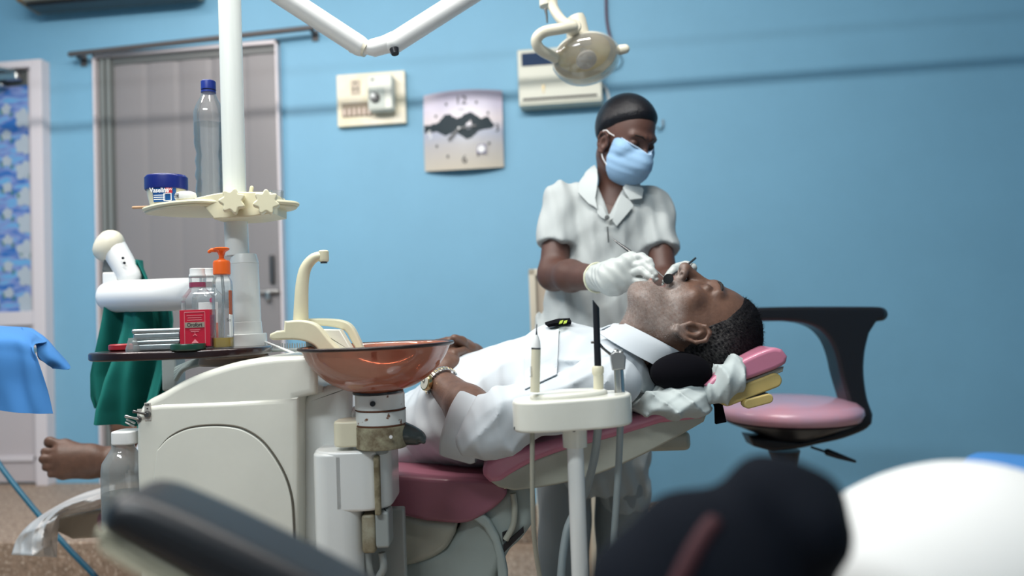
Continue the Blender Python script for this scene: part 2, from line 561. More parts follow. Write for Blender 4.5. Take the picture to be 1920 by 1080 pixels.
def patch(f, ea, eb, nu=10, nv=14, off=0.004, thick=0.003, v0=1.0, v1=3.0, sm=2):
    """cloth piece lying on the implicit surface between two pixel polylines"""
    def res(pl, n):
        pl = np.asarray(pl, float); s = np.r_[0, np.cumsum(_n(np.diff(pl, axis=0)))]
        u = np.linspace(0, s[-1], n); return np.stack([np.interp(u, s, pl[:, i]) for i in (0, 1)], 1)
    a = res(ea, nv); b = res(eb, nv)
    G = np.array([a * (1 - t) + b * t for t in np.linspace(0, 1, nu)])
    Q = trace(f, G.reshape(-1, 2), v0, v1, off=off).reshape(nu, nv, 3)
    for _ in range(sm):
        Q2 = Q.copy()
        Q2[1:-1, 1:-1] = (Q[:-2, 1:-1] + Q[2:, 1:-1] + Q[1:-1, :-2] + Q[1:-1, 2:]) / 4
        Q = Q2
    mb = MB(); mb.sheet(Q, thick)
    return mb

def wav(p, d, fr, ph=0.0): return np.sin((p @ np.asarray(d, float)) * fr + ph)
# ================================================================== ROOM
XL, XR, YF, ZC = -3.3, 2.75, -1.6, 2.95
def wbox(name, x0, x1, y0, y1, z0, z1, m, r=0, **k):
    mb = MB(); mb.rbox(((x0 + x1) / 2, (y0 + y1) / 2, (z0 + z1) / 2), (x1 - x0, y1 - y0, z1 - z0), r)
    return mb.build(name, m, world=True, **k)
M_CEIL = mat('ceiling_paint', (0.72, 0.74, 0.74), 0.8)
M_FLOOR = mat('terrazzo', (0.42, 0.30, 0.22), 0.55, vcol=(0.24, 0.17, 0.12), vscale=55, spots=(95, 0.58, (0.62, 0.50, 0.40)), bump=0.15, bscale=120)
M_SKIRT = mat('terrazzo_skirting', (0.10, 0.075, 0.06), 0.5, vcol=(0.36, 0.27, 0.20), vscale=60, spots=(80, 0.58, (0.55, 0.48, 0.40)))
def WX(px, py, off=0.0):
    """world point on the back wall plane (off metres in front of it) seen at a pixel"""
    d = A3 @ ray(px, py)
    return EYE + d * ((WALL_Y - off) / d[1])

wbox('wall_back', XL, XR, WALL_Y, WALL_Y + 0.15, 0, ZC, M_WALL, kind='structure')
wbox('wall_left', XL - 0.15, XL, YF, WALL_Y + 0.15, 0, ZC, M_WALL, kind='structure')
wbox('wall_right', XR, XR + 0.15, YF, WALL_Y + 0.15, 0, ZC, M_WALL, kind='structure')
wbox('wall_front', XL, XR, YF - 0.15, YF, 0, ZC, mat('pale_wall_paint', (0.55, 0.62, 0.66), 0.7), kind='structure')
wbox('floor', XL - .15, XR + .15, YF - .15, WALL_Y + 0.15, -0.1, 0, M_FLOOR, kind='structure')
wbox('ceiling', XL - .15, XR + .15, YF - .15, WALL_Y + 0.15, ZC, ZC + 0.1, M_CEIL, kind='structure')

# landing in front of the doors
p_l = WX(185, 905)[0]
LZ = 0.275
wbox('trim_1', XL, -1.02, 2.45, WALL_Y, 0, LZ, M_FLOOR, 0.006, kind='structure')
wbox('baseboard_back', -1.02, XR, WALL_Y - 0.018, WALL_Y, 0, 0.165, M_SKIRT, 0.004, kind='structure')

M_FRAMEW = mat('white_door_frame', (0.74, 0.68, 0.70), 0.45)
M_GDOOR = mat('grey_pvc_door', (0.235, 0.225, 0.232), 0.45)
M_DGREY = mat('dark_grey_channel', (0.11, 0.12, 0.12), 0.45)
M_MGREY = mat('mid_grey_channel', (0.20, 0.22, 0.215), 0.45)
# --- grey folding door
x0 = WX(188, 400)[0]; x1 = WX(531, 300)[0]
zt = WX(360, 92)[2]
d2 = tagp(bpy.data.objects.new('door_2', None), kind='structure'); COL.objects.link(d2)
d2.location = ((x0 + x1) / 2, WALL_Y, LZ)
def wpart(name, x0, x1, d0, d1, z0, z1, m, parent, r=0.002, **k):
    mb = MB(); mb.rbox(((x0 + x1) / 2, WALL_Y - (d0 + d1) / 2, (z0 + z1) / 2), (x1 - x0, abs(d1 - d0), z1 - z0), r)
    return mb.build(name, m, parent, world=True, **k)
fw = 0.018
mb = MB()
for (a, b, c, d) in ((x0, x0 + fw * .6, LZ, zt), (x1 - fw * .6, x1, LZ, zt), (x0, x1, zt - fw, zt)):
    mb.rbox(((a + b) / 2, WALL_Y - 0.02, (c + d) / 2), (b - a, 0.04, d - c), 0.002)
mb.build('door_frame', M_FRAMEW, d2, world=True)
xa = x0 + fw * .6; xs = WX(222, 400)[0]
wpart('back_channel', xa, xs, 0, 0.012, LZ, zt - fw, M_DGREY, d2)
for k, t in enumerate((0.25, 0.62)):
    xc = xa + (xs - xa) * t
    wpart('stile_fin', xc, xc + 0.018, 0.012, 0.028, LZ, zt - fw, M_MGREY, d2)
wpart('head_channel', xs, x1 - fw * .6, 0, 0.018, zt - fw - 0.035, zt - fw, M_DGREY, d2)
# slatted leaf, one continuous folded sheet
mb = MB(); n = 5; G = []
xs2 = np.linspace(xs, x1 - fw * .6, n * 6 + 1)
zz = np.linspace(LZ, zt - fw - 0.035, 3)
prof = [0.003 + 0.004 * (0 if (i % 6) == 0 else (1 - abs((i % 6) - 3) / 6)) for i in range(len(xs2))]
G = [[(x, WALL_Y - 0.004 - p, z) for z in zz] for x, p in zip(xs2, prof)]
mb.sheet(G, 0.003)
leaf = mb.build('leaf', M_GDOOR, d2, world=True, ang=4)
# latch and handle
q = WX(512, 548)
mb = MB(); mb.tube([q + (-0.045, -0.03, 0), q + (0.035, -0.03, 0.003)], 0.009, 10, True)
mb.tube([q + (-0.01, -0.03, 0), q + (-0.01, -0.03, -0.03)], 0.012, 10, True)
mb.build('door_bolt', M_STEEL, d2, world=True)
q = WX(514, 505)
mb = MB(); mb.rbox(q + (0, -0.02, 0), (0.022, 0.02, 0.13), 0.006); mb.build('pull_handle', M_DSTEEL, d2, world=True)

# --- white half-glazed door at the left edge
xd1 = WX(98, 400)[0]; xd0 = xd1 - 0.95; zt1 = WX(60, 120)[2]
d1 = tagp(bpy.data.objects.new('door_1', None), kind='structure'); COL.objects.link(d1)
d1.location = ((xd0 + xd1) / 2, WALL_Y, LZ)
mb = MB()
for (a, b, c, d) in ((xd0, xd0 + 0.06, LZ, zt1), (xd1 - 0.058, xd1, LZ, zt1), (xd0 + .06, xd1 - .058, zt1 - 0.035, zt1)):
    mb.rbox(((a + b) / 2, WALL_Y - 0.03, (c + d) / 2), (b - a, 0.06, d - c), 0.003)
mb.build('door_frame', M_FRAMEW, d1, world=True)
M_LEAFW = mat('pinkish_white_leaf', (0.56, 0.50, 0.51), 0.5)
zg0 = WX(40, 584)[2]
wpart('leaf_panel', xd0 + 0.06, xd1 - 0.058, 0.0, 0.02, LZ + 0.01, zg0 - 0.03, M_LEAFW, d1)
wpart('mid_rail', xd0 + 0.06, xd1 - 0.058, 0.0, 0.035, zg0 - 0.065, zg0, M_FRAMEW, d1)
zb = WX(40, 858)[2]
wpart('kick_rail', xd0 + 0.06, xd1 - 0.058, 0.02, 0.032, zb - 0.012, zb + 0.012, M_FRAMEW, d1)
wpart('leaf_stile', xd1 - 0.09, xd1 - 0.058, 0.0, 0.032, LZ + .01, zt1 - 0.035, M_LEAFW, d1)
zgt = WX(40, 163)[2]
wpart('dark_transom', xd0 + 0.06, xd1 - 0.09, 0.0, 0.02, zgt, zt1 - 0.035, M_DGREY, d1)
# patterned blue panel with pale blossoms
m = bpy.data.materials.new('blossom_film'); m.use_nodes = True
nt = m.node_tree; b = nt.nodes['Principled BSDF']; b.inputs['Roughness'].default_value = 0.5
tc = nt.nodes.new('ShaderNodeTexCoord'); mp = nt.nodes.new('ShaderNodeMapping'); mp.inputs['Scale'].default_value = (9, 9, 34)
nt.links.new(tc.outputs['Object'], mp.inputs[0])
n1 = nt.nodes.new('ShaderNodeTexNoise'); n1.inputs['Scale'].default_value = 1.0; n1.inputs['Detail'].default_value = 2
nt.links.new(mp.outputs[0], n1.inputs['Vector'])
cr = nt.nodes.new('ShaderNodeValToRGB')
cr.color_ramp.elements[0].position = 0.38; cr.color_ramp.elements[0].color = (0.03, 0.16, 0.50, 1)
cr.color_ramp.elements[1].position = 0.62; cr.color_ramp.elements[1].color = (0.15, 0.42, 0.72, 1)
e = cr.color_ramp.elements.new(0.5); e.color = (0.24, 0.30, 0.60, 1)
nt.links.new(n1.outputs['Fac'], cr.inputs[0]); nt.links.new(cr.outputs[0], b.inputs['Base Color'])
mb = MB(); mb.rbox(((xd0 + xd1) / 2 - .015, WALL_Y - 0.008, (zg0 + zgt) / 2), (xd1 - xd0 - 0.15, 0.016, zgt - zg0), 0)
film = mb.build('patterned_panel', m, d1, world=True)
M_BLOS = mat('pale_blossom', (0.46, 0.52, 0.58), 0.5); M_LEAFG = mat('green_leaf_print', (0.08, 0.22, 0.22), 0.5)
mb = MB(); mb2 = MB(); rr = random.Random(3)
def petal(mbx, cx, cz, a, L, wd_):
    pts = []
    for k in range(10):
        t = 2 * math.pi * k / 10
        u = L * (0.5 + 0.5 * math.cos(t)); w_ = wd_ * math.sin(t)
        pts.append((cx + u * math.cos(a) - w_ * math.sin(a), WALL_Y - 0.0168 - (mbx.n // 10 % 7) * .00025, cz + u * math.sin(a) + w_ * math.cos(a)))
    mbx.add(pts, [list(range(10))])
xe = xd1 - 0.09
k = 0; z = zg0 + 0.04
while z < zgt - 0.03:
    for dx, sc in ((0.035, 1.0), (0.125, 0.55), (0.21, 0.8), (0.32, 1.0), (0.45, .6), (0.56, 1.)):
        cx = xe - dx; cz = z + (0.05 if dx in (0.125, 0.32) else 0)
        if cz > zgt - 0.05 * sc: continue
        for a in range(5): petal(mb, cx, cz, a * 1.257 + 0.5 * rr.random(), 0.050 * sc, 0.021 * sc)
        petal(mb2, cx - 0.02, cz - 0.03, 1.9, 0.06 * sc, 0.008); petal(mb2, cx + 0.02, cz - 0.04, 1.2, 0.05 * sc, 0.007)
    z += 0.125
mb2.build('leaf_print', M_LEAFG, film, world=True, smooth=False)
o = mb.build('blossom_print', M_BLOS, film, world=True, smooth=False); o.location = (0, -0.0006, 0)
# door closer
q = WX(20, 148, 0.05)
mb = MB(); mb.rbox(q + (-0.07, 0, 0.008), (0.24, 0.05, 0.035), 0.008)
mb.tube([q + (0.04, -0.01, 0.03), q + (-0.06, -0.05, 0.045), q + (-0.22, -0.01, 0.03)], 0.008, 8)
mb.rbox(q + (-0.09, 0.0, -0.03), (0.12, 0.04, 0.015), 0.004)
mb.build('door_closer', M_STEEL, d1, world=True)

# curtain rod above the grey door
t = thing('curtain_rod', 'thin dark metal curtain rod on the blue wall above the grey folding door', 'curtain rod', (0, 0, 0))
ra = WX(132, 102, 0.07); rb = WX(585, 52, 0.07)
t.location = (ra + rb) / 2
M_ROD = mat('dull_rod_metal', (0.12, 0.11, 0.11), 0.45, metal=0.3)
MB().tube([ra, rb], 0.0125, 14, True).build('rod', M_ROD, t, world=True)
for q in (ra + (0.02, 0, 0), rb + (-0.01, 0, 0)):
    mb = MB(); mb.rbox(q + (0, 0.045, -0.005), (0.014, 0.05, 0.016), 0.002); mb.rbox(q + (0, 0.0655, -0.012), (0.03, 0.009, 0.05), 0.002)
    mb.build('bracket', M_ROD, t, world=True)

# appliance cut off by the top edge
qa = WX(34, 2, 0.16); qb = WX(245, -12, 0.16)
t = thing('wall_appliance', 'long beige wall unit with brown left end, high above the left door', 'air conditioner', (0, 0, 0))
t.location = ((qa + qb) / 2)
za = WX(80, 12, 0.12)[2]
xA = qa[0]
def lev(x, y, z): return np.array([x, y, z])
prof = [(0.0, 0.26), (0.0, 0.035), (0.035, 0.0), (0.17, 0.012), (0.20, 0.06), (0.20, 0.26)]
mb = MB()
mb.prism([(WALL_Y - a, za + b) for a, b in prof], lambda y, z, tt: np.array([tt, y, z]), xA + 0.03, xA + 0.82, 0.0)
mb.build('casing', mat('beige_casing', (0.30, 0.29, 0.24), 0.5), t, world=True, ang=20)
mb = MB(); mb.prism([(WALL_Y - a, za + b) for a, b in prof], lambda y, z, tt: np.array([tt, y, z]), xA, xA + 0.03, 0.0)
mb.build('end_cap', mat('brown_end', (0.26, 0.15, 0.06), 0.5), t, world=True, ang=20)
MB().rbox((xA + 0.42, WALL_Y - 0.10, za + 0.0), (0.78, 0.10, 0.014), 0.003).build('air_vent', M_BLACK, t, world=True)

# rail added unseen above the frame, only to cast the shadow line on the wall
t = thing('shadow_rail', 'long white unseen rail added below the ceiling to cast a shadow line on the back wall', 'rail', (0, 0, 0))
LY, LZT = 1.0, 2.72; RY = 2.25
def rail_z(px):
    q = WX(px, {0: 251, 1: 110}[0 if px < 500 else 1])
    return q
w0 = WX(75, 245); w1 = WX(1920, 110)
tt = (RY - LY) / (WALL_Y - LY)
zr0 = LZT + (w0[2] - LZT) * tt; zr1 = LZT + (w1[2] - LZT) * tt
sl = (zr1 - zr0) / ((w1[0] - w0[0]) * 1.0)
xm = (w0[0] + w1[0]) / 2; zm = (zr0 + zr1) / 2
ends = [np.array([XL + .02, RY, zm + sl * (XL - xm)]), np.array([XR - .02, RY, zm + sl * (XR - xm)])]
t.location = (ends[0] + ends[1]) / 2
MB().tube(ends, 0.0095, 12).build('rail_tube', M_WHITEP, t, world=True)
for x in (-2.4, -0.2, 1.9):
    z = zm + sl * (x - xm)
    MB().tube([(x, RY, z), (x, RY, ZC)], 0.004, 8).build('hanger', M_WHITEP, t, world=True)

# tube light fixtures
M_TUBE = emis('tube_glow', (0.9, 0.95, 1.0), 2.0)
def fixture(label, a, b):
    a = np.array(a, float); b = np.array(b, float)
    t = thing('tube_light', label, 'light', (0, 0, 0), None); t.location = (a + b) / 2
    mb = MB(); mb.tube([a, b], 0.014, 12, True); mb.build('tube', M_TUBE, t, world=True)
    c = (a + b) / 2; dd = b - a; L = np.linalg.norm(dd); dd /= L
    n_ = np.cross((0, 0, 1), dd)
    mb = MB(); mb.rbox(c + (0, 0, 0.05), (L + 0.04, 0.05, 0.05), 0.005, rot=np.array([dd, n_, (0, 0, 1)]).T); mb.build('batten', M_WHITEP, t, world=True)
    for s_ in (a, b):
        mb = MB(); mb.tube([s_ + (0, 0, 0.07), s_ + (0, 0, ZC - s_[2])], 0.005, 8); mb.build('stem', M_WHITEP, t, world=True)
fixture('bright fluorescent tube hung below the ceiling, parallel to the back wall', (-1.95, 1.0, 2.77), (0.45, 1.0, 2.77))
fixture('fluorescent tube hung under the ceiling beside the left wall', (-2.05, 1.4, 2.76), (-2.05, 2.6, 2.76))
fixture('fluorescent tube hung under the ceiling behind the camera', (-1.5, -0.55, 2.80), (-0.3, -0.55, 2.80))

# ------------------------------------------------------------------ things on the wall
def wall_frame(px0, py0, px1, py1):
    """x0,x1,z0,z1 on the wall from opposite mid-edges"""
    cx = (px0 + px1) / 2; cy = (py0 + py1) / 2
    return WX(px0, cy)[0], WX(px1, cy)[0], WX(cx, py1)[2], WX(cx, py0)[2]
# electric socket board
x0, x1, z0, z1 = wall_frame(636, 140, 763, 237)
t = thing('switch_board', 'yellowed cream electrical board with fan regulator knob and switch row, left of the clock', 'switchboard', (0, 0, 0))
t.location = ((x0 + x1) / 2, WALL_Y, z0)
M_BOARD = mat('yellowed_board', (0.82, 0.74, 0.50), 0.4, vcol=(0.86, 0.78, 0.66), vscale=6)
wpart('back_plate', x0, x1, 0, 0.03, z0, z1, M_BOARD, t, 0.003)
W_, H_ = x1 - x0, z1 - z0
def bx(name, a, b, c, d, d0, d1, m, r=0.002, par=None): return wpart(name, x0 + a * W_, x0 + b * W_, d0, d1, z0 + c * H_, z0 + d * H_, m, par or t, r)
bx('socket_outlet', 0.21, 0.35, 0.60, 0.88, 0.03, 0.034, mat('socket_face', (0.55, 0.46, 0.36), 0.5))
for a, c in ((0.28, 0.82), (0.25, 0.70), (0.31, 0.70)):
    bx('socket_hole', a - 0.012, a + 0.012, c - 0.02, c + 0.02, 0.033, 0.0355, M_TEXTB, 0)
M_SWB = mat('switch_surround', (0.34, 0.27, 0.19), 0.5)
bx('switch_surround', 0.07, 0.52, 0.17, 0.44, 0.03, 0.033, M_SWB)
for k in range(6):
    a = 0.10 + k * 0.072
    bx('switch', a, a + 0.034, 0.19, 0.33, 0.033, 0.042, mat('switch_pinkish', (0.72, 0.58, 0.50), 0.4), 0.002)
rg = bx('regulator_box', 0.52, 0.87, 0.20, 0.86, 0.03, 0.10, mat('regulator_casing', (0.70, 0.72, 0.64), 0.35), 0.006)
bx('regulator_face', 0.53, 0.76, 0.24, 0.60, 0.10, 0.103, mat('regulator_face', (0.50, 0.55, 0.50), 0.35), 0.001, rg)
c = np.array([x0 + 0.63 * W_, WALL_Y - 0.103, z0 + 0.42 * H_])
MB().lathe([(0.021, 0), (0.021, 0.012), (0.018, 0.018)], c, (0, -1, 0), 24).build('regulator_knob', M_BLACK, rg, world=True)
MB().lathe([(0.011, 0.018), (0.010, 0.026), (0.004, 0.028)], c + (-0.003, 0, 0.004), (0, -1, 0), 20).build('knob_cap', M_WHITEP, rg, world=True)
bx('brand_mark', 0.57, 0.62, 0.755, 0.785, 0.10, 0.1012, M_TEXTB, 0, rg)

# wall clock: curved square glass with a lake picture
x0, x1, z0, z1 = wall_frame(797, 174, 944, 321)
t = thing('wall_clock', 'square wall clock with a curved glass face printed with a dark tree line', 'clock', (0, 0, 0))
t.location = ((x0 + x1) / 2, WALL_Y, z0)
W_, H_ = x1 - x0, z1 - z0
n = 41
def bow(u, w): return 0.055 - 0.035 * ((2 * u - 1) ** 2) * 0.9 - 0.010 * (2 * w - 1) ** 2
G = [[(x0 + u * W_ + 0.004 * (w - .5), WALL_Y - bow(u, w), z0 + w * H_ + 0.006 * (2 * u - 1) ** 2 * (1 if w < .5 else -1)) for w in np.linspace(0, 1, n)] for u in np.linspace(0, 1, n)]
G = np.array(G)
# printed picture as vertex colour on the face
uu, ww = np.meshgrid(np.linspace(0, 1, n), np.linspace(0, 1, n), indexing='ij')
mb = MB(); mb.sheet(G, 0.004)
NN = 160
m = bpy.data.materials.new('clock_print'); m.use_nodes = True; nt = m.node_tree; b = nt.nodes['Principled BSDF']
b.inputs['Roughness'].default_value = 0.30
tc = nt.nodes.new('ShaderNodeTexCoord')
sp = nt.nodes.new('ShaderNodeSeparateXYZ'); nt.links.new(tc.outputs['Object'], sp.inputs[0])
rp = nt.nodes.new('ShaderNodeMapRange'); rp.inputs['From Max'].default_value = H_; nt.links.new(sp.outputs['Z'], rp.inputs['Value'])
cr = nt.nodes.new('ShaderNodeValToRGB'); nt.links.new(rp.outputs[0], cr.inputs[0])
els = [(0.0, (0.62, 0.56, 0.46)), (0.3, (0.50, 0.48, 0.48)), (0.46, (0.42, 0.45, 0.55)), (0.62, (0.72, 0.64, 0.66)), (0.8, (0.56, 0.52, 0.64)), (1.0, (0.40, 0.36, 0.46))]
cr.color_ramp.elements[0].color = (*els[0][1], 1); cr.color_ramp.elements[0].position = 0
cr.color_ramp.elements[1].color = (*els[-1][1], 1); cr.color_ramp.elements[1].position = 1
for p_, c_ in els[1:-1]:
    e = cr.color_ramp.elements.new(p_); e.color = (*c_, 1)
nt.links.new(cr.outputs[0], b.inputs['Base Color'])
face = mb.build('glass_face', m, t, world=True)
def onface(u, w, off=0.003): return np.array([x0 + u * W_, WALL_Y - bow(u, w) - off, z0 + w * H_])
def facepoly(outline, name, m_, par, off=0.0026):
    mb = MB(); 
    mb.add([onface(u, w, off) for u, w in outline], [list(range(len(outline)))])
    return mb.build(name, m_, par, world=True, smooth=False)
rr = random.Random(11)
top = []; bot = []
us = np.linspace(0.01, 0.90, 60)
for u in us:
    hgt = 0.05 + 0.11 * math.exp(-((u - 0.32) / 0.10) ** 2) + 0.12 * math.exp(-((u - 0.60) / 0.13) ** 2) + 0.05 * math.exp(-((u - 0.82) / .05) ** 2) + 0.02 * rr.random()
    bt = 0.03 + 0.06 * math.exp(-((u - 0.3) / 0.08) ** 2) + 0.12 * math.exp(-((u - 0.57) / 0.12) ** 2) + 0.015 * rr.random()
    if u > 0.84: hgt *= (0.92 - u) / 0.08; bt *= (0.92 - u) / .08
    top.append((u, 0.53 + hgt * 1.0)); bot.append((u, 0.53 - bt))
mb = MB()
for i in range(len(us) - 1):
    mb.add([onface(*bot[i]), onface(*bot[i + 1]), onface(*top[i + 1]), onface(*top[i])], [[0, 1, 2, 3]])
mb.build('tree_line_print', mat('dark_print', (0.02, 0.035, 0.045), 0.55, spec=.25), face, world=True, smooth=False)
def wtext(txt, u, w, size, m_=M_TEXTB, name='print'):
    return text_mesh(txt, size, onface(u, w, 0.0035), (1, 0, 0), (0, 0, 1), 0.0, name, m_, face, world=True)
wtext('12', 0.50, 0.86, 0.055, name='numeral'); wtext('6', 0.52, 0.12, 0.05, name='numeral')
wtext('3', 0.93, 0.50, 0.05, name='numeral'); wtext('9', 0.09, 0.46, 0.055, M_TEXTW, name='numeral')
for ang in (30, 60, 120, 150, 210, 240, 300, 330):
    u = 0.5 + 0.40 * math.sin(R(ang)) * 0.95; w = 0.5 + 0.38 * math.cos(R(ang))
    mb = MB(); mb.rbox(onface(u, w, 0.004), (0.008, 0.001, 0.012), 0, rot=None); mb.build('hour_mark', M_TEXTB, face, world=True)
mb = MB(); mb.rbox(onface(0.5, 0.745, 0.004), (0.025, 0.001, 0.005), 0); mb.build('maker_mark', M_GREYP, face, world=True)
def hand(u1, w1, wd, name):
    a = onface(0.47, 0.51, 0.008); b_ = onface(u1, w1, 0.008); b_[1] = a[1]
    mb = MB(); d_ = (b_ - a) / np.linalg.norm(b_ - a); n_ = np.cross(d_, (0, 1, 0))
    c_ = (a + b_) / 2; mb.rbox(c_, (np.linalg.norm(b_ - a), wd, 0.0015), 0, rot=np.array([d_, n_, (0, 1, 0)]).T); mb.build(name, M_BLACK, t, world=True)
hand(0.33, 0.37, 0.012, 'hour_hand'); hand(0.68, 0.53, 0.008, 'minute_hand')
MB().lathe([(0.006, 0), (0.005, 0.012)], onface(0.47, 0.51, 0.0), (0, -1, 0), 16).build('hand_hub', M_WHITEP, t, world=True)
sub = MB().rbox(onface(0.735, 0.24, 0.004), (0.042, 0.002, 0.042), 0.0).build('small_dial_frame', mat('violet_print', (0.16, 0.14, 0.24), 0.4), face, world=True)
MB().lathe([(0.017, 0), (0.016, 0.003)], onface(0.735, 0.24, 0.005), (0, -1, 0), 24).build('small_dial', M_TEXTW, face, world=True)

# white electrical panel behind the lamp
x0, x1, z0, z1 = wall_frame(975, 100, 1128, 204)
t = thing('distribution_box', 'off-white wall-mounted electrical box with dark window and slot, behind the dental lamp', 'electrical box', (0, 0, 0))
t.location = ((x0 + x1) / 2, WALL_Y, z0); W_, H_ = x1 - x0, z1 - z0
M_PANEL = mat('offwhite_panel', (0.62, 0.62, 0.52), 0.4)
bx('casing', 0, 1, 0, 1, 0, 0.085, M_PANEL, 0.006)
bx('lower_step', 0.01, 0.99, 0.05, 0.48, 0.085, 0.09, M_PANEL, 0.002)
bx('dark_window', 0.05, 0.52, 0.70, 0.93, 0.085, 0.088, mat('navy_window', (0.012, 0.035, 0.09), 0.6, spec=.2), 0.001)
bx('slot', 0.05, 0.94, 0.085, 0.125, 0.09, 0.0915, M_TEXTB, 0.0)
bx('lock', 0.29, 0.315, 0.26, 0.34, 0.09, 0.094, mat('brass', (0.45, 0.35, 0.18), 0.4, metal=0.6), 0.001)
bx('lock_keyhole', 0.295, 0.31, 0.20, 0.24, 0.09, 0.093, mat('brass', 0, 0), 0.001)

def cable(name, label, pts, r, m, cat='cable', wall=True, offs=None):
    q = [WX(x, y, (offs[i] if offs else 0.012)) for i, (x, y) in enumerate(pts)]
    mb = MB(); mb.tube(spline(q, 8), r, 8, True)
    lo = min(q, key=lambda a: a[2])
    o = mb.build(name, m, world=True)
    return tagp(o, label, cat)
cable('power_cable', 'thin dark reddish cable hanging down the blue wall right of the lamp', [(1136, -10), (1138, 40), (1146, 75), (1156, 98)], 0.006, mat('dark_red_cable', (0.10, 0.03, 0.05), 0.5), offs=[0.01] * 4)
cable('looped_wire', 'thin looped black wire on the wall beside the lamp handle', [(1156, 98), (1166, 110), (1162, 125), (1145, 134), (1132, 146)], 0.002, M_BLACK, offs=[0.012] * 5)
cable('white_wire', 'short white wire curving out of the electrical box towards the dentist', [(1129, 158), (1138, 170), (1143, 195), (1146, 225)], 0.006, M_WHITEP, offs=[0.03, 0.012, 0.012, 0.012])
cable('wall_hook', 'small bent wire hook on the wall right of the standing dentist', [(1243, 225), (1243, 238), (1236, 242), (1230, 238)], 0.003, M_DSTEEL, 'hook', offs=[0.006, 0.008, 0.02, 0.03])
# cream board leaning behind the dentist
q0 = P(991, 505, 2.75); q1 = P(1015, 508, 2.75)
t = thing('cream_board', 'cream framed panel standing behind the dentist, only its left edge showing', 'board', (q0[0] + .1, 2.75, 0))
mb = MB(); mb.rbox((q0[0] + 0.012, 2.75, q0[2] / 2), (0.024, 0.03, q0[2]), 0.004)
mb.rbox((q0[0] + 0.10, 2.75, q0[2] - 0.012), (0.2, 0.03, 0.024), 0.004); mb.rbox((q0[0] + 0.2, 2.75, q0[2] / 2), (0.024, 0.03, q0[2]), 0.004)
mb.build('frame', mat('cream_wood', (0.66, 0.60, 0.48), 0.5), t)
MB().rbox((q0[0] + 0.105, 2.758, q0[2] / 2), (0.19, 0.008, q0[2] - 0.03), 0).build('panel', mat('tan_panel', (0.50, 0.42, 0.33), 0.6), t)
# ================================================================== DENTAL UNIT
VU = 1.32
def px3(pts, v): return [P(x, y, v) for x, y in pts]
un = thing('dental_unit', 'large ivory dental unit cabinet with arched panel and toggle switches under the brown tray', 'dental unit', (-0.47, 1.47, 0))
zf = P(400, 1500, VU)[2]
yf = 1790  # pixel row of the floor at the unit's front depth
out = spline([(262, 1100), (258, 960), (255, 870), (255, 800), (258, 775), (272, 762), (300, 757)], 6) + [(430, 752), (558, 745), (557, yf), (300, yf)]
mb = pxprism(out, VU, VU + 0.24, 0.010, seg=4, vref=VU)
mb.build('cabinet', M_SHELL, un, ang=70)
cow = spline([(257, 800), (257, 772), (272, 752), (300, 737), (340, 714), (390, 694), (450, 677), (520, 667), (592, 664)], 6) + [(592, 740), (556, 748), (556, 900), (262, 900)]
pxprism(cow, VU + 0.004, VU + 0.236, 0.013, seg=5, vref=VU).build('top_cowl', M_SHELL, un, ang=70)
# raised shoulder of the cabinet (rim line under the cowl)
shp = spline([(262, 800), (300, 788), (380, 772), (470, 748), (555, 744), (592, 738)], 5)
# arched access panel: proud 2.5 mm, with a dark seam around it
arch = spline([(296, 842), (318, 819), (350, 803), (385, 797), (425, 797), (458, 804), (490, 824), (516, 856), (536, 893), (547, 930), (551, 970), (553, 1030), (554, 1120)], 8)
seam = [P(x, y, VU - 0.0012) for x, y in arch]
nn = len(seam)
MB().tube(seam, [0.0016 * min(1.0, 0.15 + i / 14) for i in range(nn)], 8).build('panel_seam', mat('dark_seam', (0.10, 0.09, 0.07), 0.7), un)
pan = [(x + (0 if i else 0), y + 2.2) for i, (x, y) in enumerate(arch)]
pan = [(x - 1.2, y) for x, y in pan] + [(540, yf - 90), (300, yf - 90), (285, 1000), (288, 900)]
pxprism(pan, VU - 0.003, VU + 0.01, 0.0025, seg=3, vref=VU).build('access_panel', M_SHELL, un, ang=50)
# recessed block and side column on the right
o2 = spline([(548, 1000), (548, 800), (552, 762), (566, 742), (600, 728), (640, 722)], 5) + [(648, 724), (648, 1200), (548, 1200)]
pxprism(o2, VU + 0.05, VU + 0.22, 0.012, seg=4, vref=VU).build('side_block', M_SHELLW, un, ang=50)
# column, rounded in plan
def plan_box(xl, xr, ytop, zb, vf, vb, r, m, name, parent, top_r=0.006, ybot=None, vref=None):
    vr = vref or vf
    a = P(xl, ytop, vr); b = P(xr, ytop, vr)
    zt_ = (a[2] + b[2]) / 2
    mb = MB(); z0_ = zb if ybot is None else P((xl + xr) / 2, ybot, vr)[2]
    mb.prism(rect(a[0], vf, b[0], vb, r, 6), lambda x, y, t: np.array([x, y, t]), z0_, zt_, top_r, seg=3)
    return mb.build(name, m, parent, ang=45)
plan_box(580, 728, 846, 0.0, VU - 0.035, VU + 0.12, 0.045, M_SHELLW, 'side_column', un, ybot=960, vref=VU - .03)
plan_box(581, 672, 850, 0.0, VU - 0.035, VU + 0.10, 0.03, M_SHELLW, 'lower_column', un, vref=VU - .03)
MB().rbox(P(716, 1100, VU + .07) * (1, 1, 0) + (0, 0, 0.33), (0.09, 0.02, 0.66), 0.004).build('recess_back', M_GREYP, un)
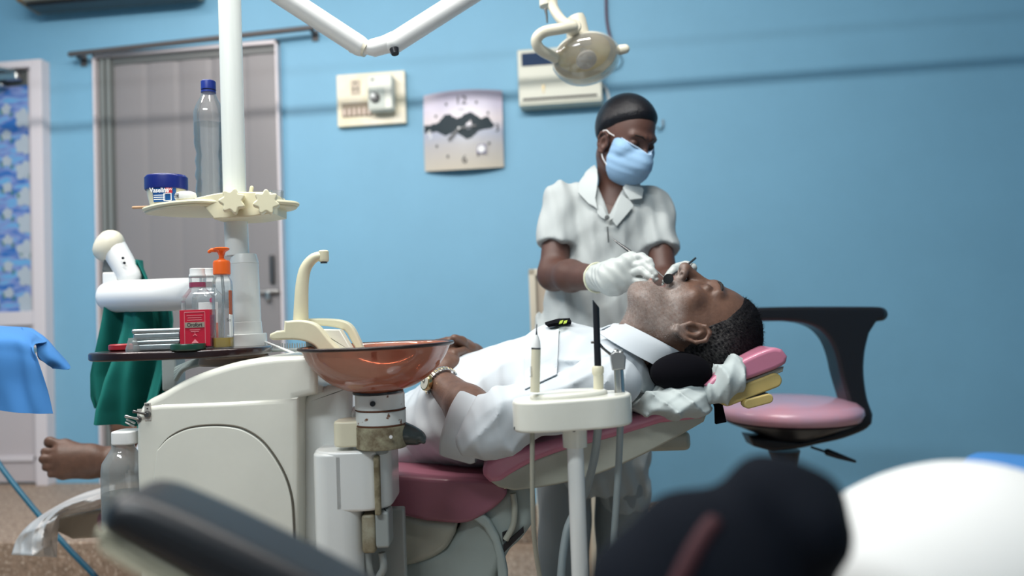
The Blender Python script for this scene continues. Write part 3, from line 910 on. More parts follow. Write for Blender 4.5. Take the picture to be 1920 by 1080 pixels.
# drain housing with stained channel
M_STAIN = mat('stained_channel', (0.40, 0.36, 0.24), 0.5, vcol=(0.14, 0.11, 0.06), vscale=30)
a = P(703, 850, VU - 0.036)
mb = MB(); mb.rbox((a[0] + 0.002, VU - 0.032, P(703, 902, VU)[2]), (0.010, 0.012, 0.098), 0.003)
mb.build('drain_stain_strip', M_STAIN, un)
plan_box(676, 702, 966, 0, VU - 0.028, VU + 0.02, 0.006, mat('dirty_pipe', (0.42, 0.40, 0.30), 0.5, vcol=(0.22, 0.18, 0.11), vscale=25), 'drain_pipe', un, ybot=1040, vref=VU - .03)
plan_box(702, 728, 960, 0, VU - 0.028, VU + 0.02, 0.004, M_GREYP, 'hose_holder', un, ybot=1030, vref=VU - .03)
for x0_, x1_ in ((690, 700), (716, 708)):
    pts = spline([P(x0_, 1036, VU), P(x0_ + 3, 1065, VU), P(x1_, 1110, VU + .01), P(x1_ + 10, 1300, VU + .03)], 6)
    MB().tube(pts, 0.0065, 10).build('drain_hose', M_GREYP, un)
# toggle switches
for (sx, sy, h_, lv) in ((277, 772, 1.0, True), (262, 781, 0.85, False)):
    c = P(sx, sy, VU - (0.001 if lv else -0.004))
    sw = MB().rbox(c, (0.011 if lv else 0.008, 0.0015, 0.030 * h_), 0.0006).build('switch_plate', mat('switch_plate', (0.50, 0.48, 0.44), 0.5), un)
    MB().lathe([(0.0058, 0), (0.0058, 0.003), (0.004, 0.006)], c + (0, 0, -0.004), (0, -1, 0), 16).build('switch_nut', M_DSTEEL, sw)
    MB().tube([c + (0, -0.004, -0.004), c + (-0.012, -0.011, 0.001), c + (-0.017, -0.012, 0.0025)], [0.0022, 0.0020, 0.003], 10, True).build('toggle_lever', M_DSTEEL if lv else M_STEEL, sw)
    if lv:
        text_mesh('AIR', 0.0050, c + (0, -0.0018, 0.0118), (1, 0, 0), (0, 0, 1), 0.0003, 'print', M_TEXTB, sw, bold=0.0002)
        MB().rbox(c + (0, -0.0012, 0.0055), (0.0025, 0.0006, 0.0016), 0).build('print_mark', M_TEXTB, sw)
mb = MB(); mb.tube([P(252, 793, VU + .02), P(238, 787, VU + .0)], [0.002, 0.0016], 8, True)
mb.tube([P(250, 799, VU + .01), P(236, 792, VU + .01)], [0.002, 0.0016], 8, True); mb.build('side_pins', M_STEEL, un)
# plinth
MB().prism(rect(-0.70, VU + 0.02, -0.25, VU + 0.22, 0.03), lambda x, y, t: np.array([x, y, t]), 0.0, 0.05, 0.004).build('plinth', M_GREYP, un)
# copper collar where the tray is mounted (tinted lip)
c = P(448, 676, 1.44)
MB().lathe([(0.062, 0.0), (0.066, 0.004), (0.063, 0.016), (0.060, 0.018)], P(440, 684, 1.45), (0, 0, 1), 48, sy=.75).build('tray_collar', mat('tan_collar', (0.60, 0.42, 0.32), 0.35), un)

# ---- spittoon (bowl + its stem) ----
VB = 1.31
sp_ = thing('spittoon', 'round copper-tinted translucent spittoon bowl on a rusty stacked white stem', 'spittoon', P(708, 846, VB))
rim = (P(565, 655, VB) + P(848, 641, VB)) / 2
rad = np.linalg.norm(P(848, 641, VB) - P(565, 655, VB)) / 2
zb_ = P(708, 732, VB)[2] - rim[2]
axb = np.array([math.sin(R(-0.8)), 0, 1.0]); axb[0] = -math.tan(R(0.6)); axb /= np.linalg.norm(axb)
prof = [(0.040, zb_ + 0.000), (0.060, zb_ + 0.006), (0.082, zb_ + 0.018), (0.100, zb_ + 0.034), (0.114, zb_ + 0.052), (rad - 0.004, -0.004), (rad, 0.0)]
prof = [(float(a), float(b)) for a, b in spline([np.array(p_) for p_ in prof], 5)]
inner = [(r_ - 0.0035, h_ + 0.002) for r_, h_ in prof][::-1]
inner[0] = (rad - 0.003, 0.0012)
inner = [q_ for q_ in inner if q_[0] > 0.03] + [(0.0001, inner[-1][1])]
prof = [(0.0001, zb_)] + prof
MB().lathe(prof + inner, rim, axb, 64, cap=False).build('bowl', M_COPPER, sp_, ang=60)
tor = [rim + np.array([math.cos(a), math.sin(a), -axb[0] * 0]) * (rad) * np.array([1, 1, 0]) + np.array([0, 0, -axb[0] / axb[2] * rad * math.cos(a)]) for a in np.linspace(0, 2 * math.pi, 65)]
MB().tube(tor, 0.0030, 10).build('rim', mat('dark_brown_rim', (0.015, 0.006, 0.006), 0.3), sp_)
cs = P(712, 735, VB)
def zat(y): return P(712, y, VB)[2]
def cyl(r_, ya, yb, m_, name, par, cx=712, ch=0.0015, n=40, v=VB, x0=None):
    c_ = P(cx, 735, v); za_ = P(cx, ya, v)[2]; zb2 = P(cx, yb, v)[2]
    return MB().lathe([(r_ - ch, zb2), (r_, zb2 + ch), (r_, za_ - ch), (r_ - ch, za_)], (c_[0], c_[1], 0), (0, 0, 1), n).build(name, m_, par)
cyl(0.0425, 731, 738, M_BLACK, 'gasket', sp_, 709)
cyl(0.0415, 736, 766, M_RUSTW, 'upper_ring', sp_, 712)
cyl(0.0425, 765, 768.5, mat('rust_line', (0.10, 0.035, 0.012), 0.8), 'rust_seam', sp_, 713)
cyl(0.0418, 768, 794, M_RUSTW, 'lower_ring', sp_, 713)
cyl(0.0425, 793, 797, MATS['rust_line'], 'rust_seam', sp_, 713)
cyl(0.0430, 796, 838, M_RUST, 'corroded_sleeve', sp_, 713)
cyl(0.018, 836, 850, M_GREYP, 'stem_foot', sp_, 705)
MB().lathe([(0.0045, 0), (0.0045, 0.003)], P(699, 757, VB - 0.0425), (0, -1, 0), 14).build('set_screw', M_BLACK, sp_)
MB().lathe([(0.0028, 0), (0.0028, 0.002)], P(733, 819, VB - 0.0425), (0, -1, 0), 12).build('white_dot', M_TEXTW, sp_)
mb = MB(); a_ = P(648, 788, VB); b_ = P(648, 836, VB)
mb.prism(rect(P(627, 800, VB)[0], VB - 0.02, P(690, 800, VB)[0], VB + 0.04, 0.018, 6), lambda x, y, t: np.array([x, y, t]), b_[2], a_[2], 0.004)
mb.build('side_box', M_CREAM2, sp_, ang=45)
nz = spline([P(752, 812, VB), P(770, 816, VB - .0), P(788, 822, VB - .005), P(794, 828, VB - .01)], 5)
MB().tube(nz, [0.020 - 0.016 * (i / (len(nz) - 1)) ** 1.6 for i in range(len(nz))], 16, True).build('drain_nozzle', mat('dark_grey_gloss', (0.035, 0.045, 0.045), 0.25), sp_)
# white pipe behind the bowl (curved)
MB().tube(spline([P(594, 700, 1.45), P(612, 735, 1.44), P(640, 760, 1.42), P(672, 778, 1.38)], 6), 0.011, 12).build('water_pipe', M_SHELLW, sp_)

# ---- cup filler tap and its bracket ----
cf = thing('cup_filler', 'cream curved cup-filler spout on a forked cream bracket beside the spittoon', 'tap', P(600, 668, 1.36))
VC = 1.36
out = spline([(566, 598), (620, 600), (648, 602), (662, 612), (684, 645), (696, 672)], 4) + [(664, 672)] + spline([(650, 668), (636, 640), (622, 634), (600, 632), (570, 634), (530, 638)], 3) + [(510, 638), (504, 630), (512, 621), (530, 618), (534, 612), (535, 600)]
# near wing
near = spline([(534, 602), (560, 600), (582, 603), (598, 612), (616, 634), (636, 656), (650, 672)], 4) + [(612, 672)] + spline([(600, 660), (590, 648), (572, 640), (548, 637), (512, 638)], 3) + [(506, 634), (507, 626), (520, 620), (533, 619)]
pxprism(near, VC - 0.035, VC - 0.012, 0.004, vref=VC - .03).build('near_wing', M_CREAM, cf, ang=50)
far = spline([(560, 598), (600, 597), (635, 600), (655, 610), (668, 632), (682, 664)], 4) + [(672, 668)] + spline([(655, 640), (642, 620), (610, 612), (570, 610)], 3)
pxprism(far, VC + 0.012, VC + 0.035, 0.004, vref=VC).build('far_wing', M_CREAM, cf, ang=50)
mid = [(580, 604), (600, 617), (640, 618), (662, 655), (672, 672), (640, 674), (618, 645), (596, 618), (578, 612)]
pxprism(mid, VC - 0.014, VC + 0.014, 0.002, vref=VC).build('centre_plate', mat('offwhite_insert', (0.74, 0.74, 0.64), 0.4), cf, ang=50)
pts = spline([P(564, 604, VC), P(565, 565, VC), P(567, 530, VC), P(573, 503, VC), P(587, 485, VC), P(603, 479, VC)], 7)
MB().tube(pts, [0.0135 - 0.0055 * (i / (len(pts) - 1)) ** 0.9 for i in range(len(pts))], 20).build('spout', M_CREAM, cf)
e_ = P(607, 480, VC)
MB().lathe([(0.008, -0.010), (0.009, -0.006), (0.009, 0.008), (0.007, 0.010)], e_, (0, 0, 1), 20).build('spout_tip', M_CREAM, cf)
MB().lathe([(0.006, 0), (0.006, 0.004)], e_ - (0, 0, 0.013), (0, 0, 1), 16).build('aerator', M_DSTEEL, cf)
MB().lathe([(0.0145, 0), (0.0145, 0.002)], P(564, 605, VC), (0, 0, 1), 24).build('spout_gasket', M_BLACK, cf)
cyl(0.013, 636, 668, M_GREYP, 'bracket_post', cf, 590, v=VC)
# thin white rod behind
MB().tube([P(490, 638, 1.5), P(566, 668, 1.44)], 0.0022, 8).build('support_rod', M_WHITEP, un)
mb = MB()
for k in range(16): mb.tube([P(502 + k * 4.6, 653, 1.53), P(502 + k * 4.6, 643 + (k % 2), 1.53)], 0.0012, 6)
mb.rbox(P(538, 656, 1.53), (0.095, 0.03, 0.006), 0.002)
mb.build('comb_grille', M_GREYP, un)
mb = MB()
for k in range(5): mb.tube(spline([P(330, 712 - k * 5, 1.56 + .01 * k), P(345 + k * 3, 692 - k * 3, 1.55), P(375 + k * 2, 683 - k * 3, 1.54), P(402, 683 - k * 2.5, 1.53)], 5), 0.005, 10)
mb.build('coiled_hoses', mat('pale_hose', (0.36, 0.42, 0.40), 0.35), un)
MB().rbox(P(326, 700, 1.62), (0.03, 0.05, 0.07), 0.005).build('hose_bracket', M_GREYP, un)

# ---- brown tray ----
VT = 1.43
tl = P(183, 661, VT); tr_ = P(503, 652, VT)
tz = (tl[2] + tr_[2]) / 2 - 0.003; tcx = (tl[0] + tr_[0]) / 2; tw = (tr_[0] - tl[0]) / 2
TZ = tz + 0.0055
ty = thing('tray_table', 'smoked brown oval tray top above the dental unit, crowded with bottles and tins', 'tray', (tcx, VT, tz))
pts = []
for k in range(72):
    a = 2 * math.pi * k / 72; ca, sa = math.cos(a), math.sin(a)
    pts.append((tcx + tw * np.sign(ca) * abs(ca) ** 0.75, VT + 0.105 * np.sign(sa) * abs(sa) ** 0.8))
MB().prism(pts, lambda x, y, t: np.array([x, y, t]), tz - 0.0095, TZ, 0.004, seg=4).build('tray_top', mat('smoked_brown_acrylic_top', (0.018, 0.006, 0.006), 0.22, coat=.3, spec=0.5), ty, ang=50)
MB().lathe([(0.05, 0), (0.055, 0.006), (0.05, 0.01)], (P(440, 670, VT)[0], VT, tz - 0.0145), (0, 0, 1), 40).build('tray_hub', mat('tan_collar', 0, 0), ty)

# ---- lamp post ----
VP = 1.50
def cylp(par, cxa, ya, cxb, yb, r0_, r1_, m_, name, v=VP, ch=0.001, n=40):
    a = P(cxa, ya, v); b = P(cxb, yb, v); d = a - b; L = np.linalg.norm(d)
    return MB().lathe([(r0_ - ch, 0), (r0_, ch), (r1_, L - ch), (r1_ - ch, L)], b, d / L, n).build(name, m_, par)
lp = thing('lamp_post', 'tall white tubular lamp post rising from the dental unit behind the bottles', 'post', P(463, 655, VP))
cylp(lp, 463, 626, 464, 650, 0.0375, 0.0365, M_SHELLW, 'base_disc')
cylp(lp, 462, 603, 463, 627, 0.0295, 0.028, M_SHELLW, 'base_ring')
cylp(lp, 458, 494, 462, 604, 0.0275, 0.0265, M_SHELLW, 'sleeve')
cylp(lp, 457, 477, 458, 495, 0.027, 0.0235, M_SHELLW, 'sleeve_cap')
cylp(lp, 441, 385, 445, 480, 0.0222, 0.0222, M_SHELLW, 'post')
cylp(lp, 427, -130, 441, 395, 0.0216, 0.0216, mat('post_enamel', (0.72, 0.76, 0.73), 0.3, var=.05, vscale=6, stretch=(20, 20, 1)), 'upper_post')

# ---- accessory shelf clamped on the post ----
VS = 1.50
sh = thing('instrument_shelf', 'cream plastic shelf clamped round the lamp post with two lobed knobs', 'shelf', P(430, 400, VS))
zs = P(400, 392, VS)[2]
def PZ2(px, z): 
    # level x of a pixel column at depth VS and height z
    d = ray(px, 395); return d[0] * VS / d[1]
xl, xr = PZ2(266, zs), PZ2(557, zs)
zl = P(268, 405, VS)[2]
# plan outline: left lobe wide, right lobe small
pl = spline([(xl, VS + 0.02), (xl + 0.03, VS - 0.025), (xl + 0.08, VS - 0.06), (xl + 0.13, VS - 0.075), (xl + 0.17, VS - 0.06), (xl + 0.22, VS - 0.055), (xl + 0.27, VS - 0.04), (xr, VS + 0.0), (xl + 0.27, VS + 0.05), (xl + 0.2, VS + 0.06), (xl + 0.12, VS + 0.10), (xl + 0.05, VS + 0.08)], 6, closed=True)
SZ = zs + 0.010
MB().prism([tuple(p_) for p_ in pl], lambda x, y, t: np.array([x, y, t]), zs - 0.004, zs + 0.008, 0.0035, seg=3).build('shelf_plate', M_CREAM, sh, ang=50)
# lip around the plate
rimpts = [np.array([p_[0], p_[1], zs + 0.0045]) for p_ in pl]; rimpts.append(rimpts[0])
MB().tube(rimpts, 0.0042, 8).build('shelf_lip', M_CREAM, sh)
cl = [(365, 372), (400, 364), (425, 360), (508, 360), (512, 366), (512, 400), (470, 407), (402, 411), (388, 393)]
pxprism(cl, VS - 0.064, VS + 0.03, 0.003, vref=VS - .06).build('clamp', M_CREAM, sh, ang=40)
def lobed(cx, cy, par, rr_=0.024, v=VS - 0.07, rot=0):
    c_ = P(cx, cy, v)
    o_ = []
    for k in range(72):
        a = 2 * math.pi * k / 72; r_ = rr_ * (0.86 + 0.14 * math.cos(7 * a + rot))
        o_.append((r_ * math.cos(a), r_ * math.sin(a)))
    # knob axis slightly turned to the right so its left side shows
    ax = np.array([0.25, -0.96, 0.05]); ax /= np.linalg.norm(ax); xd = np.cross(ax, (0, 0, 1)); xd /= np.linalg.norm(xd); zd = np.cross(xd, ax)
    k_ = MB().prism(o_, lambda x, y, t: c_ + xd * x + zd * y + ax * t, 0.0, 0.020, 0.003, seg=3).build('clamp_knob', M_CREAM, par, ang=40)
    MB().tube([c_, c_ - ax * 0.02], 0.009, 12).build('knob_shaft', M_CREAM, k_)
lobed(437, 380, sh); lobed(500, 382, sh, rot=1.5)
MB().tube([P(470, 362, VS), P(472, 352, VS)], 0.004, 8, True).build('clamp_screw', M_CREAM, sh)

# ================================================================== SMALL THINGS ON SHELF AND TRAY
def on(px, v, z): 
    d = ray(px, 500); return np.array([d[0] * v / d[1], v, z])
def at_px(px, py, v): return P(px, py, v)
# petroleum jelly jar
VJ = 1.512
c = P(313, 396, VJ); zb0 = SZ - 0.001
wj = 0.0405
j = thing('petroleum_jelly_jar', 'petroleum jelly jar with domed dark blue lid and blue label on the shelf', 'jar', (c[0], VJ, zb0))
base = np.array([c[0], VJ, zb0])
ztop = P(313, 328, VJ)[2] - zb0
hl = ztop
MB().lathe([(0.028, 0), (0.031, 0.002), (0.035, 0.02), (0.0375, 0.042), (0.038, hl * .72)], base, (0, 0, 1), 48, sy=.85).build('jar_body', mat('petroleum_jelly', (0.70, 0.66, 0.50), 0.2, coat=.6), j)
MB().lathe([(0.0395, hl * .52), (wj, hl * .55), (wj, hl * .90), (0.037, hl * .965), (0.02, hl * .995), (0.0, hl)], base, (0, 0, 1), 48, sy=.85).build('lid', mat('royal_blue_lid', (0.008, 0.018, 0.16), 0.3), j)
# label on the front: curved patch
def cyl_patch(base, r_, sy, a0, a1, zlo, zhi, m_, name, par, off=0.0006, n=16, tap=0.0):
    V = []; F = []
    for i in range(n + 1):
        a = R(a0 + (a1 - a0) * i / n)
        for zz_, rr_ in ((zlo(i / n) if callable(zlo) else zlo, r_ - tap), (zhi(i / n) if callable(zhi) else zhi, r_)):
            V.append(base + np.array([(rr_ + off) * math.cos(a), (rr_ + off) * sy * math.sin(a), zz_]))
    for i in range(n): F.append([2 * i, 2 * i + 2, 2 * i + 3, 2 * i + 1])
    return MB().add(V, F).build(name, m_, par)
lb = cyl_patch(base, 0.0378, .85, 248, 318, 0.006, lambda t: hl * .55, mat('blue_label', (0.01, 0.09, 0.32), 0.35), 'label', j, tap=0.0035)
cyl_patch(base, 0.0380, .85, 288, 306, hl * .36, hl * .55, mat('red_flash', (0.50, 0.03, 0.05), 0.4), 'red_flash', lb, off=0.0012)
lx = base + np.array([0.002, -0.0345, 0])
text_mesh('Vaseline', 0.0125, lx + (0.0, -0.001, hl * .43), (1, 0.12, 0), (0, 0, 1), 0.0006, 'print', M_TEXTW, lb, squeeze=.85, bold=0.0003)
text_mesh('NEW', 0.006, lx + (0.016, 0.0015, hl * .46), (1, 0.35, 0), (0, 0, 1), 0.0012, 'print', M_TEXTW, lb)
for k in range(3): MB().rbox(lx + (0.0, -0.0008, 0.010 + k * 0.004), (0.022, 0.0006, 0.0014), 0).build('print', M_TEXTW, lb)
mb = MB()
q = lx + (0.0155, 0.0, 0.014)
for (dx, dz, sx_, sz_) in ((0, 0.007, .014, .0012), (0, -.007, .014, .0012), (-.007, 0, .0012, .014), (.007, 0, .0012, .014)): mb.rbox(q + (dx, -.0012, dz), (sx_, .0006, sz_), 0)
mb.build('print_frame', M_TEXTW, lb)
# small white capsule-shaped pack
c = P(348, 373, 1.445)
t = thing('small_white_container', 'small flat white container with black print, lying before the jelly jar', 'container', (c[0], 1.445, SZ))
MB().lathe([(0.012, 0), (0.019, 0.002), (0.021, 0.007), (0.019, 0.0135), (0.010, 0.017), (0, 0.0175)], (c[0], 1.445, SZ), (0, 0, 1), 32, sy=.6).build('body', M_WHITEP, t)
for k in range(3): MB().rbox((c[0] - 0.012, 1.445 - 0.0118, SZ + 0.005 + k * 0.0028), (0.008, 0.0008, 0.0012), 0).build('print', M_TEXTB, t)
# wooden stick
a_ = P(250, 397, 1.53); b_ = P(275, 402, 1.53)
a_[2] = b_[2] = SZ + 0.003
tagp(MB().tube([a_, b_ + (0.03, 0, 0)], 0.0028, 8, True).build('wooden_stick', mat('pale_wood', (0.55, 0.33, 0.18), 0.6)), 'short pale wooden stick poking out over the left end of the shelf', 'stick')
# big water bottle
VW = 1.55
c = P(392, 362, VW); bw = thing('water_bottle', 'clear plastic water bottle with blue cap standing on the shelf behind the post', 'bottle', (c[0], VW, SZ))
c = np.array([P(394, 300, VW)[0], VW, SZ]); hb = P(398, 152, VW)[2] - SZ
rw = 0.0295
prof = [(0.0, 0.004), (0.018, 0.0), (0.026, 0.002), (0.0285, 0.010), (0.0285, 0.035), (0.0265, 0.045), (0.0295, 0.055), (0.0265, 0.068), (0.0290, 0.080), (0.0255, 0.094), (0.0300, 0.108), (0.0300, 0.118), (0.0285, 0.121), (0.0300, 0.124), (0.0300, 0.150), (0.0295, 0.165), (0.024, 0.178), (0.0165, 0.190), (0.0125, 0.200), (0.0125, hb - 0.016)]
sc_ = (hb - 0.016) / 0.206
prof = [(r_, h_ * (1 if h_ > .2 and r_ < .0126 and h_ == hb - .016 else sc_)) for r_, h_ in prof]; prof[-1] = (0.0125, hb - 0.016)
MB().lathe(prof, c, (0, 0, 1), 40).build('bottle_body', M_CLEAR, bw, ang=60)
MB().lathe([(0.0145, hb - 0.018), (0.0145, hb - 0.002), (0.013, hb), (0.0, hb)], c, (0, 0, 1), 30).build('cap', mat('blue_cap', (0.01, 0.03, 0.24), 0.35), bw)
MB().lathe([(0.0145, hb - 0.024), (0.0145, hb - 0.0205)], c, (0, 0, 1), 30).build('neck_ring', mat('blue_cap', 0, 0), bw)
MB().lathe([(0.0, 0.006), (0.0265, 0.006), (0.0275, 0.030 * sc_), (0.0255, 0.045 * sc_), (0.0283, 0.055 * sc_), (0.0255, 0.068 * sc_), (0.0278, 0.080 * sc_), (0.0245, 0.094 * sc_), (0.0288, 0.108 * sc_), (0.0288, 0.145 * sc_), (0, 0.145 * sc_)], c, (0, 0, 1), 36).build('water', clear_mat('water', tint=(0.975, 0.992, 0.997), gloss=.1, body=0.04, bodycol=(0.5, 0.72, 0.8)), bw, ang=60)
# clear cup on the shelf's right end
c = P(517, 376, 1.50)
t = thing('clear_cup', 'small clear plastic cup at the right end of the shelf', 'cup', (c[0], 1.50, SZ))
MB().lathe([(0.013, 0), (0.0145, 0.022), (0.0135, 0.022), (0.012, 0.002), (0, 0.002)], (c[0] , 1.505, SZ), (0, 0, 1), 28).build('cup', M_CLEAR, t)

# ---------- on the tray
# mouthwash bottle (front)
VM = 1.37
def mouthwash(px, v, name, label, front):
    c = np.array([P(px, 600, v)[0], v, TZ])
    t = thing(name, label, 'bottle', c)
    H = (P(px, 503, v)[2]) - TZ
    hw, hd = (0.0268, 0.015)
    secs = [(0.90, 0), (1.0, 0.003), (1.0, 0.088), (0.97, 0.096), (0.62, 0.107), (0.50, 0.112), (0.50, 0.116)]
    def ring(k, z, mul=1.0):
        pts = rect(-hw * k, -hd * k, hw * k, hd * k, min(hw, hd) * 0.55 * k, 5)
        return [c + np.array([x * mul, y * mul, z]) for x, y in pts]
    s_ = H / 0.148
    MB().ring_loft([ring(k, z * s_) for k, z in secs]).build('bottle_body', M_CLEAR, t, ang=50)
    MB().ring_loft([ring(k * .95, z) for k, z in [(0.9, 0.003), (1.0, 0.006), (1.0, 0.062 * s_)]]).build('liquid', M_PINKLIQ if front else mat('clear_liquid', (0.62, 0.60, 0.62), .2), t, ang=50)
    # dosing chamber, neck and cap
    MB().lathe([(0.013, 0.112 * s_), (0.0145, 0.115 * s_), (0.0145, 0.134 * s_), (0.012, 0.136 * s_)], c, (0, 0, 1), 32).build('measuring_cup', M_CLEAR, t)
    MB().lathe([(0.0, 0.1135 * s_), (0.0138, 0.1135 * s_), (0.0138, 0.122 * s_), (0, 0.122 * s_)], c, (0, 0, 1), 32).build('cup_liquid', M_PINKLIQ if front else MATS['clear_liquid'], t)
    MB().lathe([(0.0135, 0.131 * s_), (0.0142, 0.132 * s_), (0.0142, 0.136 * s_), (0.0128, 0.138 * s_), (0.0126, H - 0.001), (0.011, H), (0, H)], c, (0, 0, 1), 32).build('cap', M_WHITEP, t)
    return t, c, s_
t, c, s_ = mouthwash(372, VM, 'mouthwash_bottle', 'flat mouthwash bottle with red label, pink liquid and white cap, front of tray', True)
def frontlabel(t, c, hw, y, z0_, z1_, m_, name='label'):
    return MB().rbox(c + (0, y, (z0_ + z1_) / 2), (2 * hw, 0.0012, z1_ - z0_), 0.0004).build(name, m_, t)
lb = frontlabel(t, c, 0.0265, -0.0152, 0.006, 0.072 * s_, M_RED)
MB().rbox(c + (0.0, 0.0152, 0.038), (0.05, 0.0012, 0.064), 0).build('back_label', M_RED, t)
M_SILV = mat('silver_band', (0.50, 0.42, 0.34), 0.3, metal=.5)
MB().rbox(c + (0.0, -0.0162, 0.0435), (0.034, 0.0008, 0.0095), 0).build('print_band', M_SILV, lb)
text_mesh('Orofort', 0.0095, c + (0.0, -0.0167, 0.0435), (1, 0, 0), (0, 0, 1), 0.0002, 'print', M_TEXTB, lb, squeeze=.85, bold=.0002)
M_PRT = mat('pale_red_print', (0.70, 0.22, 0.25), .5)
mb = MB()
for (dx, dz, sx_, sz_) in ((-.018, .037, .0009, .056), (.018, .037, .0009, .056), (0, .066, .036, .0014)): mb.rbox(c + (dx, -0.0160, dz), (sx_, .0005, sz_), 0)
for zz_, w_ in ((0.060, .028), (0.056, .024), (0.052, .026), (0.035, .018), (0.032, .014)): mb.rbox(c + (0, -0.0160, zz_), (w_, .0005, 0.0011), 0)
mb.build('print_lines', M_PRT, lb)
mb = MB()
for a in (90, 210, 330): mb.tube([c + (0, -.016, .0265), c + (0.004 * math.cos(R(a)), -.016, .0265 + .004 * math.sin(R(a)))], 0.0005, 6)
mb.lathe([(0.006, 0), (0.003, 0.003), (0, 0.007)], c + (0.0, -0.0162, 0.012), (0, 0, 1), 12, sy=.1); mb.rbox(c + (0.008, -.016, .010), (.012, .0005, .0012), 0)
mb.build('print_figure', M_PRT, lb)
t2, c2, s2 = mouthwash(391, 1.445, 'white_capped_bottle', 'white-capped bottle with pale label, half hidden between mouthwash and soap pump', False)
lb = MB().rbox(c2 + (0.006, -0.0152, 0.045), (0.036, 0.0012, 0.078), 0.0004).build('label', M_WHITEP, t2)
MB().rbox(c2 + (0.010, -0.0162, 0.026), (0.028, 0.0006, 0.040), 0).build('label_block', mat('orange_print', (0.62, 0.16, 0.10), .5), lb)
MB().lathe([(0.005, 0), (0.005, 0.0006)], c2 + (0.014, -0.016, 0.088), (0, -1, 0), 16).build('label_seal', M_PINKLIQ, lb)

# soap pump
VK = 1.375
c = np.array([P(418, 600, VK)[0], VK, TZ]); H = P(412, 464, VK)[2] - TZ
t = thing('soap_dispenser', 'nearly empty clear soap bottle with bright orange pump head', 'soap dispenser', c)
def ring2(k, z, hw=0.0172, hd=0.013): return [c + np.array([x, y, z]) for x, y in rect(-hw * k, -hd * k, hw * k, hd * k, hd * .7 * k, 5)]
MB().ring_loft([ring2(k, z) for k, z in [(0.9, 0), (1, 0.003), (1, 0.108), (0.95, 0.118), (0.72, 0.127), (0.70, 0.132)]]).build('bottle_body', M_CLEAR, t, ang=50)
MB().ring_loft([ring2(k * .95, z) for k, z in [(0.9, 0.002), (1, 0.004), (1, 0.019)]]).build('soap', mat('amber_soap', (0.62, 0.42, 0.03), .2), t, ang=50)
MB().tube(spline([c + (0, 0, 0.132), c + (0.002, 0, 0.09), c + (-0.002, 0, 0.05), c + (-0.004, 0, 0.006)], 5), 0.0028, 8).build('dip_tube', M_FOGGY, t)
MB().lathe([(0.0138, 0.131), (0.0148, 0.132), (0.0148, 0.152), (0.013, 0.156), (0.008, 0.157), (0.0045, 0.160), (0.0045, H - 0.012)], c, (0, 0, 1), 30).build('pump_collar', M_ORANGE, t)
top = c + (0, 0, H)
MB().lathe([(0.004, -0.016), (0.0075, -0.008), (0.0135, -0.0045), (0.014, -0.002), (0.010, 0)], top, (0, 0, 1), 30).build('pump_head', M_ORANGE, t)
MB().tube([top + (-0.006, 0, -0.004), top + (-0.018, 0, -0.0045), top + (-0.0215, 0, -0.007)], [0.0045, 0.0035, 0.003], 12, True).build('pump_nozzle', M_ORANGE, t)
lb = MB().rbox(c + (0.0165, -0.006, 0.080), (0.0022, 0.012, 0.045), 0.001).build('label', mat('brown_label', (0.40, 0.09, 0.03), .5), t)
MB().rbox(c + (0.0165, -0.0062, 0.040), (0.0024, 0.0125, 0.040), 0.001).build('label_lower', M_WHITEP, lb)
text_mesh('So', 0.008, c + (0.0155, -0.0132, 0.050), (1, 0, 0), (0, 0, 1), 0.0002, 'print', M_TEXTB, lb)

# tins
def tin(z_, label, rot):
    cx = P(304, 640, 1.40)[0]
    t = thing('metal_tin', label, 'tin', (cx, 1.40, z_), 'metal tins on the tray')
    rm = np.array([[math.cos(rot), -math.sin(rot), 0], [math.sin(rot), math.cos(rot), 0], [0, 0, 1]])
    MB().rbox((cx, 1.40, z_ + 0.0065), (0.082, 0.055, 0.013), 0.004, rot=rm).build('tin_body', M_TIN, t)
    MB().rbox((cx, 1.40, z_ + 0.0158), (0.085, 0.058, 0.0075), 0.003, rot=rm).build('tin_lid', M_TIN, t)
    return t
tin(TZ, 'flat silver metal tin lying directly on the brown tray, under the other tin', 0.05)
tin(TZ + 0.0197, 'upper flat silver metal tin, resting on top of the other tin', 0.09)
# red dish, medicine cup, green lid
c = P(237, 652, 1.44)
t = thing('red_dish', 'flat round red plastic lid near the left end of the tray', 'lid', (c[0], 1.44, TZ))
MB().lathe([(0.026, 0), (0.030, 0.003), (0.030, 0.011), (0.027, 0.0125), (0.026, 0.0115), (0, 0.010)], (c[0], 1.44, TZ), (0, 0, 1), 40).build('lid', mat('red_plastic', (0.32, 0.012, 0.02), .35), t)
c = P(251, 652, 1.375)
t = thing('medicine_cup', 'small tapered clear plastic cup turned upside down beside the red lid', 'cup', (c[0], 1.375, TZ))
MB().lathe([(0.0135, 0), (0.0135, 0.006), (0.0115, 0.012), (0.0085, 0.024), (0.0, 0.0245)], (c[0], 1.375, TZ), (0, 0, 1), 28).build('cup', M_FOGGY, t, ang=50)
c = P(353, 652, 1.345)
t = thing('green_dish', 'dark green round lid lying on the tray before the red bottle', 'lid', (c[0], 1.345, TZ))
MB().lathe([(0.027, 0), (0.029, 0.002), (0.029, 0.009), (0.0275, 0.0115), (0.026, 0.0105), (0, 0.0095)], (c[0], 1.345, TZ), (0, 0, 1), 40).build('lid', mat('dark_green_plastic', (0.012, 0.055, 0.035), .3), t)

